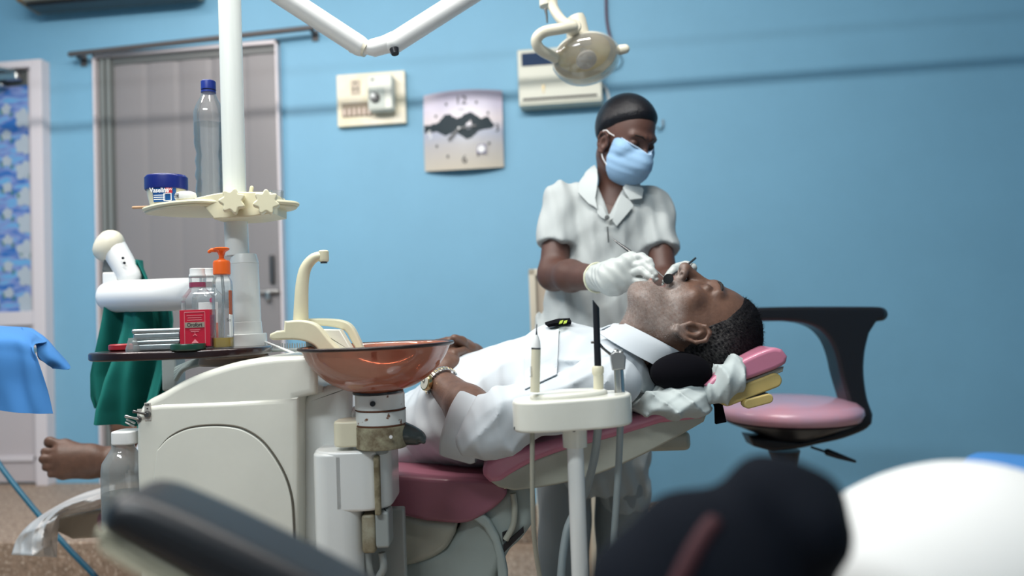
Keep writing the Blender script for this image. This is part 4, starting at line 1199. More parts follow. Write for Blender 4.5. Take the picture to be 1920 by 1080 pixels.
# ================================================================== JAR at the unit's left
VG = 1.36
c = np.array([P(232, 900, VG)[0], VG, 0])
zt_ = P(240, 806, VG)[2]; zb_ = P(232, 990, VG)[2]
t = thing('water_reservoir', 'foggy clear plastic bottle with white screw cap hanging at the left of the unit', 'bottle', (c[0], VG, zb_))
MB().lathe([(0.0, 0.001), (0.03, 0), (0.036, 0.005), (0.036, 0.10), (0.034, 0.115), (0.022, 0.134), (0.0185, 0.140), (0.0185, 0.158)], (c[0], VG, zb_), (0, 0, 1), 40).build('bottle_body', M_FOGGY, t)
H = zt_ - zb_
MB().lathe([(0.0, 0.002), (0.0345, 0.003), (0.0345, 0.062), (0, 0.062)], (c[0], VG, zb_), (0, 0, 1), 36).build('bottle_water', clear_mat('murky_water', tint=(0.75, 0.75, 0.72), body=.35, bodycol=(0.50, 0.48, 0.44)), t)
MB().prism(rect(c[0] - 0.013, VG - 0.024, P(262, 820, VG)[0], VG + 0.024, 0.012), lambda x, y, t_: np.array([x, y, t_]), P(240, 831, VG)[2], zt_, 0.003).build('cap', M_WHITEP, t)

# ================================================================== INSTRUMENT STAND
VI = 1.22
st = thing('instrument_stand', 'cream oval instrument holder on a white tubular post before the patient', 'instrument stand', (P(1095, 1080, VI)[0], VI, 0))
zt1_ = P(1070, 742, VI)[2]; zb1_ = P(1070, 799, VI)[2]
xl_ = P(961, 770, VI)[0]; xr_ = P(1183, 765, VI)[0]; cx_ = (xl_ + xr_) / 2; hw_ = (xr_ - xl_) / 2
ol = []
for k in range(80):
    a = 2 * math.pi * k / 80; ca, sa = math.cos(a), math.sin(a)
    ol.append((cx_ + hw_ * np.sign(ca) * abs(ca) ** 0.62, VI + 0.055 * np.sign(sa) * abs(sa) ** 0.75))
slope = 0.035
MB().prism(ol, lambda x, y, t: np.array([x, y, t + (x - cx_) * slope]), zb1_, zt1_, 0.005, seg=4).build('holder', M_SHELL, st, ang=50)
cl_ = P(1066, 736, VI)
MB().lathe([(0.060, 0.0), (0.0615, 0.002), (0.0605, 0.006), (0.056, 0.0085), (0.0, 0.0095)], (cl_[0], VI, zt1_ - 0.001), (slope * -1, 0, 1), 48, sy=.62).build('holder_lid', M_SHELL, st, ang=50)
pa = P(1077, 799, VI); pb = P(1103, 1500, VI + .0)
d_ = pb - pa; pb = pa + d_ * (pa[2] - 0.02) / (pa[2] - pb[2])
MB().tube([pa, pb], 0.0132, 24).build('post', M_SHELLW, st)
MB().lathe([(0.019, -0.02), (0.0195, 0.01), (0.017, 0.035)], pa - (0, 0, 0.012), (0, 0, 1), 30).build('post_collar', M_SHELL, st)
MB().lathe([(0.14, 0), (0.14, 0.012), (0.12, 0.022), (0.02, 0.03)], (pb[0], VI, 0), (0, 0, 1), 48).build('foot_plate', M_SHELLW, st)
mb = MB(); mb.lathe([(0.004, 0), (0.004, .004)], P(968, 800, VI - .02), (0, 0, -1), 10); mb.lathe([(0.003, 0), (0.003, .003)], P(1076, 806, VI - .018), (0, -1, 0), 10)
mb.build('screw', M_BLACK, st)
def hose(par, pts, r_=0.0045, m_=None): return MB().tube(spline(pts, 8), r_, 10).build('hose', m_ or M_GREYP, par)
M_HOSE = mat('beige_grey_hose', (0.32, 0.31, 0.25), .5)
M_HOSE2 = mat('blue_grey_hose', (0.28, 0.33, 0.34), .5)
# scaler
t = thing('scaler_handpiece', 'slim cream ultrasonic scaler with needle tip, leftmost in the holder', 'dental handpiece', P(1002, 733, VI - .02))
a, b = P(1003, 735, VI - .02), P(1005, 655, VI - .02)
MB().tube([a, b], 0.0074, 24).build('handle', M_CREAM2, t)
MB().tube([b, P(1005, 652, VI - .02)], 0.0074, 24).build('ring', M_DSTEEL, t)
MB().tube([P(1005, 652, VI - .02), P(1006, 640, VI - .02), P(1006, 628, VI - .02)], [0.0074, 0.0058, 0.0026], 24).build('nose', M_WHITEP, t)
MB().tube([P(1006, 629, VI - .02), P(1006, 620, VI - .02), P(1006.5, 608, VI - .02)], [0.0018, 0.0010, 0.0007], 10).build('tip', M_DSTEEL, t)
text_mesh('Satelec', 0.006, P(995.5, 697, VI - .0276), (0, 0, 1), (-1, 0, 0), 0.0, 'print', M_DGREY, t)
hose(t, [P(998, 797, VI - .02), P(998, 860, VI - .02), P(999, 950, VI - .02), P(1003, 1020, VI - .01), P(1014, 1090, VI), P(1035, 1200, VI + .02)], 0.0037, M_HOSE)
# suction
t = thing('suction_handpiece', 'black angled-cut suction tip on a cream connector, tallest in the holder', 'suction tip', P(1122, 722, VI + .0))
a, b = P(1122, 732, VI), P(1121, 690, VI)
MB().tube([a, P(1122, 702, VI)], 0.0080, 20).build('connector', M_CREAM2, t)
MB().tube([P(1122, 703, VI), P(1121, 699, VI), P(1121, 690, VI), P(1121, 686, VI)], [0.0078, 0.0095, 0.0095, 0.0078], 20, False).build('connector_ring', M_CREAM2, t)
n = 24; a = P(1121, 687, VI); b = P(1117, 562, VI); ax = (b - a); L = np.linalg.norm(ax); ax /= L
xx = np.array([1., 0, 0]) - ax * ax[0]; xx /= np.linalg.norm(xx); yy = np.cross(ax, xx)
def rg_(c_, r_, cut=0): return [c_ + xx * r_ * math.cos(2 * math.pi * k / n) + yy * r_ * math.sin(2 * math.pi * k / n) - ax * cut * (1 + math.cos(2 * math.pi * k / n)) for k in range(n)]
MB().ring_loft([rg_(a, .0055), rg_(b, .0052, .0065), rg_(b, .0042, .0065), rg_(b - ax * .02, .0042)]).build('tip', M_BLACK, t, ang=50)
hose(t, [P(1122, 797, VI + .0), P(1114, 860, VI + .03), P(1098, 920, VI + .06), P(1078, 960, VI + .07), P(1062, 1000, VI + .06), P(1052, 1080, VI + .04), P(1050, 1180, VI + .03)], 0.0068, M_HOSE2)
# syringe
t = thing('air_water_syringe', 'grey three-way syringe with bent steel nozzle, rightmost in the holder', 'dental syringe', P(1161, 733, VI + .0))
a = P(1162, 738, VI)
MB().tube([a, P(1160, 693, VI)], [0.0085, 0.0078], 20).build('handle', M_STEEL, t)
pxprism([(1148, 694), (1171, 692), (1173, 668), (1166, 660), (1152, 658), (1144, 664), (1145, 676)], VI - 0.009, VI + 0.010, 0.003, vref=VI).build('head', mat('syringe_grey', (0.30, 0.31, 0.31), .3, metal=.6), t)
for (x_, y_) in ((1155, 659), (1164, 661)): MB().lathe([(0.0042, -0.002), (0.0042, 0.003), (0.003, 0.004)], P(x_, y_, VI - .003), (0.0, -0.5, 0.85), 14).build('button', M_STEEL, t)
MB().tube(spline([P(1147, 666, VI), P(1132, 654, VI), P(1124, 645, VI), P(1117, 642, VI), P(1108, 642, VI)], 5), [0.0022] * 20 + [0.0018], 10).build('nozzle', M_DSTEEL, t)
hose(t, [P(1163, 797, VI + .01), P(1160, 870, VI + .02), P(1155, 950, VI + .03), P(1150, 1020, VI + .04), P(1146, 1100, VI + .04), P(1150, 1200, VI + .03)], 0.0055, M_HOSE2)

# ================================================================== DELIVERY ARM, GREEN CLOTH
VA = 1.75
da = thing('delivery_arm', 'white jointed support arm with cream knuckle, passing behind the bottles', 'support arm', P(430, 560, VA))
pts = [P(212, 556, VA), P(300, 553, VA - .08), P(400, 550, VA - .18), P(452, 549, VP + .03)]
MB().tube(pts, [0.036, 0.035, 0.0335, 0.033], 28, True).build('lower_arm', M_WHITEP, da)
MB().rbox(P(214, 525, VA), (0.034, 0.04, 0.034), 0.004).build('neck', M_WHITEP, da)
mb = MB(); mb.rbox(P(212, 497, VA), (0.028, 0.035, 0.036), 0.003, rot=[[.97, 0, .24], [0, 1, 0], [-.24, 0, .97]]); mb.build('hinge', M_DGREY, da)
MB().tube([P(211, 462, VA), P(226, 488, VA), P(243, 518, VA)], [0.028, 0.0275, 0.026], 24, True).build('upper_arm', M_WHITEP, da)
MB().tube([P(200, 468, VA - .003), P(203, 462, VA - .005), P(208, 455, VA - .003)], [0.029, 0.0295, 0.029], 24, True).build('end_cap', M_LAMPC, da)
for y_ in (487, 496): MB().lathe([(0.003, 0), (0.003, 0.002)], P(231 + (y_ - 487) * .3, y_ - 3, VA - .028), (0, -1, 0), 10).build('screw', M_BLACK, da)

# green surgical cloth draped over the arm
def folded(f_edge_l, f_edge_r, v0, nfold, amp, nu=70, nv=44, seed=0, vdrop=None):
    """hanging cloth between left/right pixel edges (polylines top->bottom), folds grow downwards"""
    rr = np.random.RandomState(seed)
    def res(pl, n_):
        pl = np.asarray(pl, float); s = np.r_[0, np.cumsum(_n(np.diff(pl, axis=0)))]
        u = np.linspace(0, s[-1], n_); return np.stack([np.interp(u, s, pl[:, i]) for i in (0, 1)], 1)
    a = res(f_edge_l, nv); b = res(f_edge_r, nv); G = np.zeros((nu, nv, 3))
    ph = rr.rand(3) * 6
    for i, u in enumerate(np.linspace(0, 1, nu)):
        for j_, w in enumerate(np.linspace(0, 1, nv)):
            x_, y_ = a[j_] * (1 - u) + b[j_] * u
            g = 0.35 + 0.65 * w
            dv = amp * g * (math.sin(2 * math.pi * nfold * u + ph[0] + 0.8 * w) + 0.4 * math.sin(2 * math.pi * nfold * 2.3 * u + ph[1] - 1.5 * w)) + (vdrop(u, w) if vdrop else 0)
            q = P(x_, y_, v0); q[1] += dv
            G[i, j_] = q
    return G
gc = thing('green_cloth', 'dark green surgical cloth with dark folds hanging over the white support arm', 'cloth', P(245, 800, VA))
G = folded([(200, 570), (196, 600), (188, 640), (172, 700), (170, 745), (176, 766)], [(318, 570), (324, 598), (328, 625), (318, 700), (308, 760), (292, 816)], VA - 0.018, 1.7, 0.048, seed=4, vdrop=lambda u, w: -0.03 * w)
MB().sheet(G, 0.003).build('front_fall', M_GREEN, gc, ang=80)
G = folded([(190, 548), (200, 620), (190, 700), (196, 760), (205, 778)], [(318, 545), (326, 600), (322, 660), (318, 720), (312, 790)], VA + 0.045, 2.6, 0.02, seed=9)
MB().sheet(G, 0.003).build('rear_fall', M_GREEN, gc, ang=80)
G = folded([(246, 515), (252, 500), (259, 487)], [(290, 560), (280, 528), (262, 488)], VA + 0.01, 1.2, 0.012, seed=2)
MB().sheet(G, 0.003).build('top_fold', M_GREEN, gc, ang=80)

# ================================================================== BLUE DRAPES
# blue drape over an instrument trolley at the left edge
VD = 1.62
dz = P(75, 652, 1.5)
bt = thing('instrument_trolley', 'small steel trolley at the left edge, hidden under a blue drape', 'trolley', (P(-60, 620, VD)[0] , VD, 0))
zt_ = P(40, 618, VD)[2]; xr0 = P(92, 640, VD)[0]
MB().rbox((dz[0] - 0.42, 1.64, dz[2] - 0.012), (0.50, 0.26, 0.014), 0.004).build('tray_top', M_STEEL, bt)
MB().tube([(xr0 - .42, VD, dz[2] - 0.012), (xr0 - .42, VD, 0.02)], 0.014, 16).build('post', M_STEEL, bt)
MB().rbox((xr0 - .40, VD, 0.02), (0.40, 0.32, 0.025), 0.008).build('foot', M_STEEL, bt)
def sheetpx(rows, nu=40, nv=30, wob=.004):
    """rows: list of pixel rows [(x,y,v),...] -> smooth cloth grid"""
    R_ = [spline([P(*q) for q in r], 8) for r in rows]
    m_ = min(len(r) for r in R_); cols = [spline([r[i] for r in R_], 8) for i in range(m_)]
    G = np.array(cols)
    ii, jj = np.meshgrid(np.arange(G.shape[0]), np.arange(G.shape[1]), indexing='ij')
    G[..., 1] += wob * np.sin(ii * .35 + jj * .12) + wob * .6 * np.sin(ii * .9 - jj * .2)
    return G
bd_ = tagp(MB().sheet(sheetpx([[(-120, 606, 1.80), (-30, 610, 1.80), (40, 614, 1.78), (62, 618, 1.74)],
      [(-120, 616, 1.62), (-30, 618, 1.62), (45, 622, 1.61), (86, 640, 1.60)],
      [(-120, 628, 1.50), (-30, 628, 1.50), (40, 634, 1.50), (66, 648, 1.50)],
      [(-120, 660, 1.475), (-30, 660, 1.475), (40, 668, 1.48), (76, 680, 1.49)],
      [(-120, 715, 1.47), (-30, 716, 1.465), (40, 722, 1.48), (88, 728, 1.485)],
      [(-120, 762, 1.46), (-30, 768, 1.465), (45, 774, 1.475), (97, 776, 1.48)]]), .0022).build('blue_drape', M_BLUEC, None, loc=P(0, 640, 1.6)), 'blue non-woven drape over the trolley at the left edge', 'drape', None)
MB().sheet(sheetpx([[(40, 614, 1.70), (62, 618, 1.69), (86, 640, 1.68)], [(45, 622, 1.62), (84, 634, 1.62), (112, 664, 1.62)], [(64, 640, 1.55), (96, 662, 1.56), (131, 691, 1.57)], [(70, 668, 1.53), (84, 680, 1.545), (98, 691, 1.56)]], wob=.002), .0022).build('loose_corner', M_BLUEC, bd_)
# its free corner sticking out to the right
# ================================================================== FLOOR-LEFT THINGS
a_ = WX(-40, 860, 1.0)
def onfloor(px, py, z=0.0): return Pz(px, py, z)
cz = 0.005
pts = [A3.T @ WX(0, 872, 0.75)]
tagp(MB().tube(spline([A3.T @ np.array([XL + .01, 2.35, .95]), P(-200, 650, 2.5), P(-40, 810, 2.35), P(0, 873, 2.33), P(60, 950, 2.30), P(125, 1025, 2.20), P(182, 1085, 2.10), P(230, 1150, 2.0), P(285, 1290, 1.9), (-.86, 1.84, .012), (-.80, 1.65, .009)], 8), 0.0075, 10).build('blue_hose', mat('teal_hose', (0.01, 0.12, 0.20), .4)), 'teal blue hose stretched diagonally in front of the speckled floor at lower left', 'hose')
# ================================================================== DENTAL CHAIR
ch = thing('dental_chair', 'reclined pink dental chair with ivory shell carrying the patient', 'dental chair', P(860, 1200, 1.66) * (1, 1, 0))
VN, VFb = 1.43, 1.84
cush = spline([(906, 893), (905, 880), (914, 864), (940, 850), (985, 838), (1050, 822), (1150, 794), (1245, 768), (1310, 752)], 5) + spline([(1322, 758), (1325, 775), (1316, 787)], 3) + spline([(1240, 795), (1150, 822), (1060, 846), (1000, 868), (960, 890), (938, 904), (918, 906)], 5)
pxprism(cush, VN, VFb, 0.012, seg=5, vref=VN).build('back_cushion', M_PINK, ch, ang=60)
shell = [(912, 900)] + spline([(960, 884), (1000, 864), (1060, 842), (1150, 816), (1245, 786), (1318, 766)], 4) + [(1328, 776), (1322, 792)] + spline([(1270, 822), (1200, 858), (1130, 888), (1080, 903), (1020, 915), (965, 922)], 4) + [(935, 916)]
pxprism(shell, VN + 0.006, VFb - 0.006, 0.005, seg=4, vref=VN).build('back_shell', M_CHSHELL, ch, ang=50)
MB().tube([P(x, y, VN + .012) for x, y in ((945, 913), (1010, 897), (1100, 868), (1200, 829), (1300, 786))], 0.004, 10).build('shell_trim', M_CREAM2, ch)
MB().rbox(P(1245, 820, 1.66), (0.09, 0.12, 0.04), 0.012).build('back_handle', M_CHSHELL, ch)
seat = spline([(672, 890), (700, 890), (740, 891), (820, 897), (900, 900), (942, 905)], 4) + spline([(951, 918), (948, 932), (925, 955), (885, 978), (858, 983)], 4) + spline([(800, 978), (735, 964), (700, 958), (672, 953)], 4)
pxprism(seat, VN + .03, VFb, 0.009, seg=5, vref=VN + .03).build('seat_cushion', mat('dusky_pink_vinyl', (0.30, 0.11, 0.155), 0.42, coat=.15, var=.06, vscale=12), ch, ang=60)
sshell = [(672, 950), (700, 955), (735, 960), (800, 974), (858, 981)] + spline([(853, 1005), (836, 1034), (808, 1053), (770, 1066), (720, 1074)], 4) + [(672, 1074)]
pxprism(sshell, VN + 0.04, VFb - 0.015, 0.018, seg=4, vref=VN + .03).build('seat_shell', M_CHSHELL, ch, ang=50)
base = [(720, 1068), (775, 1060), (830, 1040), (856, 1005), (866, 975), (925, 950), (952, 925), (968, 912), (1003, 915), (1006, 965)] + spline([(1000, 1000), (978, 1030), (955, 1052), (940, 1085), (930, 1130), (940, 1300), (960, 1470)], 5) + [(640, 1470), (700, 1300)]
pxprism(base, VN + 0.05, VFb - 0.05, 0.02, seg=4, vref=VN).build('lift_housing', M_CHGREEN, ch, ang=50)
arc = spline([(862, 985), (895, 1000), (925, 1045), (932, 1110), (934, 1200)], 6)
pxprism([(868, 978), (885, 985), (905, 1000), (922, 1028), (930, 1060), (934, 1110), (936, 1180), (955, 1180), (952, 1085), (945, 1050), (935, 1015), (918, 985), (897, 965)], VN + 0.035, VN + 0.06, 0.006, vref=VN).build('link_arm', M_CHGREEN, ch, ang=50)
for pl_ in ([(943, 1036), (982, 1001), (983, 1012), (945, 1050)], [(941, 1012), (962, 1003), (955, 1018), (942, 1030)]):
    pxprism(pl_, VN + 0.046, VN + 0.06, 0.0, vref=VN).build('vent_slot', M_BLACK, ch)
MB().tube(spline([P(962, 925, VN + .04), P(965, 950, VN + .04), P(962, 985, VN + .04), P(948, 1012, VN + .04)], 5), 0.006, 10).build('pivot_rib', M_CHSHELL, ch)
MB().rbox((P(850, 1200, 1.64)[0], 1.66, 0.03), (0.62, 0.46, 0.06), 0.02).build('floor_plate', M_CHGREEN, ch)
# leg rest
def slab(a, b, w, th, r_, name, m_, par, off=0):
    a = np.array(a, float); b = np.array(b, float); d = b - a; L = np.linalg.norm(d); d /= L
    s = np.cross((0, 0, 1), d); s /= np.linalg.norm(s); u_ = np.cross(d, s)
    return MB().rbox((a + b) / 2 + u_ * off, (L, w, th), r_, rot=np.array([d, s, u_]).T, seg=4).build(name, m_, par, ang=50)
la = P(690, 925, 1.70); lb_ = P(300, 950, 2.06)
slab(la, lb_, 0.36, 0.055, 0.02, 'leg_cushion', MATS['dusky_pink_vinyl'], ch)
slab(la, lb_, 0.34, 0.04, 0.015, 'leg_shell', M_CHSHELL, ch, off=-0.045)
# headrest
VH0, VH1 = 1.40, 1.63
pad = spline([(1322, 722), (1345, 702), (1380, 682), (1420, 662), (1450, 652), (1468, 655)], 4) + spline([(1478, 668), (1474, 682), (1455, 693)], 3) + spline([(1420, 706), (1380, 720), (1335, 738)], 4)
pxprism(pad, VH0, VH1, 0.008, seg=5, vref=VH0).build('headrest_pad', M_PINK, ch, ang=60)
pxprism([(1330, 738), (1380, 722), (1420, 708), (1460, 692), (1474, 688), (1472, 698), (1420, 718), (1335, 746)], VH0 + 0.01, VH1 - 0.01, 0.003, vref=VH0).build('headrest_plate', M_CHSHELL, ch)
def capsule(a, b, r_, n=10):
    a = np.array(a, float); b = np.array(b, float); d = (b - a) / np.linalg.norm(b - a); nn_ = np.array([-d[1], d[0]]); o_ = []
    for k in range(n + 1): t_ = math.pi * k / n; o_.append(b + r_ * (nn_ * math.cos(t_) + d * math.sin(t_)))
    for k in range(n + 1): t_ = math.pi * k / n; o_.append(a + r_ * (-nn_ * math.cos(t_) - d * math.sin(t_)))
    return [tuple(q) for q in o_]
pxprism(capsule((1366, 749), (1455, 714), 14), VH0 + 0.005, VH0 + 0.04, 0.004, vref=VH0).build('yellowed_bracket', M_YELLOW, ch, ang=50)
pxprism(capsule((1403, 757), (1440, 747), 9), VH0 - 0.005, VH0 + 0.02, 0.003, vref=VH0).build('adjuster_knob', M_YELLOW, ch, ang=50)
pxprism([(1400, 748), (1440, 737), (1446, 741), (1408, 752)], VH0 + 0.0, VH0 + 0.03, 0.002, vref=VH0).build('knob_seat', M_BLACK, ch)
MB().tube([P(1300, 745, 1.50), P(1345, 744, 1.50), P(1420, 712, 1.52)], 0.010, 12).build('headrest_stem', M_BLACK, ch)
pxprism([(1316, 738), (1345, 742), (1375, 741), (1372, 748), (1366, 765), (1373, 797), (1353, 801), (1352, 770), (1346, 752), (1320, 748)], VH0 + 0.035, VH0 + 0.05, 0.002, vref=VH0).build('black_strap', M_BLACKF, ch)

# neck cushion
def fneck(p):
    a = P(1280, 698, 1.43); b = P(1280, 698, 1.60); b[2] = a[2]; b[0] = a[0]
    q = p.copy(); q[:, 0] = a[0] + (p[:, 0] - a[0]) * 0.62
    return (cap(q, a, b, 0.035, 0.035) + 0.0015 * np.sin(p[:, 1] * 90 + p[:, 0] * 30)) * 0.8
c_ = P(1285, 725, 1.5)
nk = thing('neck_cushion', 'soft black cushion wedged under the patient\'s neck', 'cushion', c_)
sdf_obj('cushion_body', fneck, c_ + (-.10, -.16, -.04), c_ + (.10, .19, .09), 0.005, M_BLACKF, nk)

# towels over chair top and headrest
def fold_n(p, sc=1.0):
    w = 0.35 * np.sin(p[:, 1] * 31 * sc + 1.3) + 0.3 * np.sin(p[:, 0] * 27 * sc)
    return np.sin(p[:, 2] * 150 * sc + p[:, 0] * 62 * sc + 2.2 * w) + 0.5 * np.sin(p[:, 2] * 270 * sc - p[:, 0] * 90 * sc + p[:, 1] * 70 * sc + w)
def ridge_(u): return (1 - np.abs(np.sin(u))) ** 1.6
def ftow(p):
    a = ell(p, P(1235, 753, 1.50), (0.062, 0.13, 0.022), None)
    b = ell(p, P(1272, 752, 1.47), (0.052, 0.10, 0.030))
    c = cap(p, P(1215, 752, 1.42), P(1300, 752, 1.42), 0.016, 0.028)
    d = cap(p, P(1290, 738, 1.42), P(1330, 744, 1.42), 0.022, 0.010)
    r = smin(smin(smin(a, b, .02), c, .015), d, .012)
    return (r - .0075 * ridge_(p[:, 2] * 62 + p[:, 0] * 34 + 1.3 * np.sin(p[:, 0] * 30 + p[:, 1] * 12)) - .004 * ridge_(p[:, 2] * 95 - p[:, 0] * 60 + p[:, 1] * 25) + .0035) * 0.65
c_ = P(1255, 775, 1.5)
tw = thing('pale_towel', 'crumpled pale cloth lying on the chair back below the patient\'s shoulder', 'towel', c_)
sdf_obj('cloth', ftow, c_ + (-.13, -.17, -.05), c_ + (.13, .17, .10), 0.0035, M_TOWEL, tw, smooth=1)
def ftow2(p):
    pts_ = [P(1318, 742, 1.42), P(1345, 734, 1.415), P(1368, 712, 1.41), P(1382, 688, 1.42)]
    d = chain(p, pts_, [0.012, 0.022, 0.027, 0.020], .012)
    d2 = chain(p, [P(1382, 688, 1.42), P(1360, 685, 1.50), P(1345, 690, 1.58)], [0.018, 0.016, 0.014], .012)
    d3 = chain(p, [P(1345, 732, 1.42), P(1330, 712, 1.44), P(1352, 695, 1.44)], [0.016, 0.012, 0.014], .012)
    return (smin(smin(d, d2, .01), d3, .01) - .0070 * ridge_(p[:, 0] * 75 + p[:, 2] * 48 + 1.4 * np.sin(p[:, 2] * 35 - p[:, 0] * 20)) - .003 * ridge_(p[:, 0] * 120 - p[:, 2] * 60) + .003) * 0.65
c_ = P(1350, 742, 1.48)
tw2 = thing('headrest_towel', 'twisted pale cloth wrapped over the pink headrest beside the patient\'s head', 'towel', c_)
sdf_obj('cloth', ftow2, c_ + (-.08, -.12, -.03), c_ + (.08, .14, .11), 0.0035, M_TOWEL, tw2)

# plastic sheet over the leg rest end
def fsheet(u, w): return 0
n1, n2 = 50, 36; G = np.zeros((n1, n2, 3))
ea = [(215, 908), (160, 924), (112, 946), (62, 978), (34, 1008), (22, 1040)]; eb = [(215, 945), (175, 956), (118, 968), (110, 990), (107, 1015), (106, 1045)]
A_ = np.array(spline([np.array(q, float) for q in ea], 20)); B_ = np.array(spline([np.array(q, float) for q in eb], 20))
for i, u in enumerate(np.linspace(0, 1, n1)):
    a = A_[int(u * (len(A_) - 1))]; b = B_[int(u * (len(B_) - 1))]
    for j_, w in enumerate(np.linspace(0, 1, n2)):
        q = a * (1 - w) + b * w
        v_ = 2.10 - 0.34 * w * (0.5 + .5 * (1 - u)) + 0.012 * math.sin(9 * w + 7 * u) + 0.008 * math.sin(23 * u + 4 * w)
        v_ = 2.0 + 0.0 * w - 0.12 * math.sin(math.pi * w) * 1.0 + 0.012 * math.sin(9 * w + 7 * u) + 0.01 * math.sin(17 * u - 5 * w) - 0.02 * (1 - abs(math.sin(8 * u + 3 * w))) ** 2 - 0.014 * (1 - abs(math.sin(13 * w - 6 * u))) ** 2
        G[i, j_] = P(q[0], q[1] - 0, v_)
ps = thing('plastic_sheet', 'crumpled white plastic sheet covering the foot end of the chair', 'plastic sheet', P(110, 1044, 2.0))
MB().sheet(G, 0.002).build('sheet', mat('white_plastic_film', (0.84, 0.82, 0.80), 0.3, bump=.4, bscale=14, bdist=.012), ps, ang=180)
pxprism([(118, 962), (205, 948), (310, 940), (315, 985), (215, 1000), (150, 1004), (122, 990)], 2.0, 2.2, 0.01, vref=2.04).build('leg_rest_end', mat('beige_leg_rest', (0.40, 0.35, 0.28), .4), ch)

# ================================================================== STOOL
VQ = 2.25
so = thing('operator_stool', 'low wheeled stool with faded pink seat and curved black arm support', 'stool', P(1475, 1100, VQ) * (1, 1, 0))
c_ = P(1480, 772, VQ); sx0 = c_[0]; sz0 = c_[2]
MB().lathe([(0.0, -0.028), (0.16, -0.026), (0.192, -0.018), (0.201, 0.000), (0.198, 0.014), (0.180, 0.028), (0.14, 0.038), (0.07, 0.043), (0, 0.044)], (sx0, VQ, sz0), (0.02, 0, 1), 64).build('seat', M_PINK2, so, ang=60)
MB().lathe([(0.06, -0.075), (0.10, -0.06), (0.17, -0.032), (0.185, -0.024), (0.15, -0.02)], (sx0, VQ, sz0), (0.02, 0, 1), 48).build('seat_pan', M_BLACK, so)
brk = spline([(1400, 577), (1480, 575), (1560, 575), (1640, 575), (1658, 577)], 3) + spline([(1664, 586), (1660, 598), (1645, 604)], 3) + spline([(1632, 625), (1624, 660), (1622, 700), (1628, 745), (1639, 778)], 4) + spline([(1637, 795), (1622, 808), (1580, 824), (1535, 834), (1500, 842), (1450, 848)], 4) + [(1415, 838), (1405, 818), (1500, 826), (1560, 812), (1598, 795), (1606, 782)] + spline([(1592, 752), (1578, 705), (1570, 670), (1558, 640), (1538, 618), (1508, 606), (1470, 602)], 4) + [(1400, 602)]
pxprism(brk, VQ - 0.045, VQ + 0.045, 0.012, seg=4, vref=VQ - .045).build('arm_support', M_BLACK, so, ang=50)
MB().tube(spline([P(1408, 590, VQ), P(1500, 588, VQ), P(1600, 588, VQ), P(1650, 589, VQ)], 5), 0.0205, 16, True).build('arm_rest', M_BLACK, so)
MB().tube([P(1470, 845, VQ), P(1473, 880, VQ)], [0.045, 0.030], 20).build('height_socket', M_BLACK, so)
a_ = P(1474, 860, VQ)
MB().tube([a_, (a_[0], VQ, 0.09)], 0.016, 20).build('gas_lift', M_STEEL, so)
MB().tube([(a_[0], VQ, a_[2] - .06), (a_[0], VQ, 0.10)], 0.024, 20).build('lift_sleeve', M_BLACK, so)
MB().tube([P(1520, 838, VQ - .03), P(1556, 850, VQ - .05)], 0.0035, 8).build('lever_rod', M_BLACK, so)
MB().tube([P(1552, 848, VQ - .05), P(1575, 856, VQ - .06), P(1603, 865, VQ - .07)], [0.010, 0.008, 0.004], 12, True).build('height_lever', M_BLACK, so)
for k in range(5):
    an = R(90 + 72 * k); dx, dy = math.cos(an), math.sin(an)
    l_ = MB().tube([(a_[0], VQ, 0.095), (a_[0] + dx * .26, VQ + dy * .26, 0.07)], [0.024, 0.015], 12, True).build('leg', M_BLACK, so)
    MB().lathe([(0.012, -0.018), (0.027, -0.014), (0.027, 0.014), (0.012, 0.018)], (a_[0] + dx * .26, VQ + dy * .26, 0.027), (-dy, dx, 0), 20).build('caster', M_BLACK, l_)

# ================================================================== LAMP
VL = 1.95
dl = thing('dental_lamp', 'cream dental operating lamp with clear shield hanging from jointed arms', 'dental lamp', P(1095, 150, VL))
VLA = 1.52
jn = P(706, 86, VLA + .05)
topc = P(427, -75, VP)
ra_ = 0.0215
MB().tube([topc, P(674, 86, 1.60)], ra_, 24, True).build('lower_arm', M_WHITEP, dl)
MB().tube([P(664, 80, 1.60), P(688, 93, 1.60)], [ra_ + .001, .017], 24).build('arm_end_ring', M_LAMPC, dl)
MB().tube([P(686, 90, 1.60), P(700, 90, 1.60), P(722, 84, 1.60), P(740, 76, 1.60)], [.013, .0185, .0185, .019], 20, True).build('elbow_joint', M_WHITEP, dl)
MB().tube([P(737, 82, 1.60), P(885, -12, 1.63), P(1010, -90, 1.72)], [0.0215, .0215, .0215], 24, True).build('upper_arm', M_WHITEP, dl)
MB().lathe([(0.010, 0), (0.008, 0.012)], P(739, 92, 1.585), (0.2, -0.2, -1), 12).build('joint_screw', M_BLACK, dl)
MB().tube([P(1010, -90, 1.72), P(1024, -60, 1.85), P(1026, -30, VL)], 0.019, 20, True).build('arm_drop', M_LAMPC, dl)
MB().tube([P(1026, -30, VL), P(1028, 12, VL)], [0.023, 0.022], 24).build('drop_collar', M_LAMPC, dl)
MB().tube([P(1023, 18, VL - .01), P(1025, 28, VL - .01), P(1026, 42, VL - .01)], [0.004, .003, .002], 8, True).build('cord_clip', M_DSTEEL, dl)
def L3(x, y, dv=0): return P(x, y, VL + dv)
MB().tube(spline([L3(1036, -10), L3(1038, 15, -.02), L3(1055, 40, -.04), L3(1072, 48, -.05)], 5), 0.0125, 16).build('yoke_upper', M_LAMPC, dl)
MB().tube(spline([L3(1074, 50, -.075), L3(1050, 54, -.09), L3(1020, 60, -.09), L3(1006, 74, -.085), L3(1012, 92, -.07), L3(1040, 108, -.04)], 6), 0.0135, 18, True).build('yoke', M_LAMPC, dl)
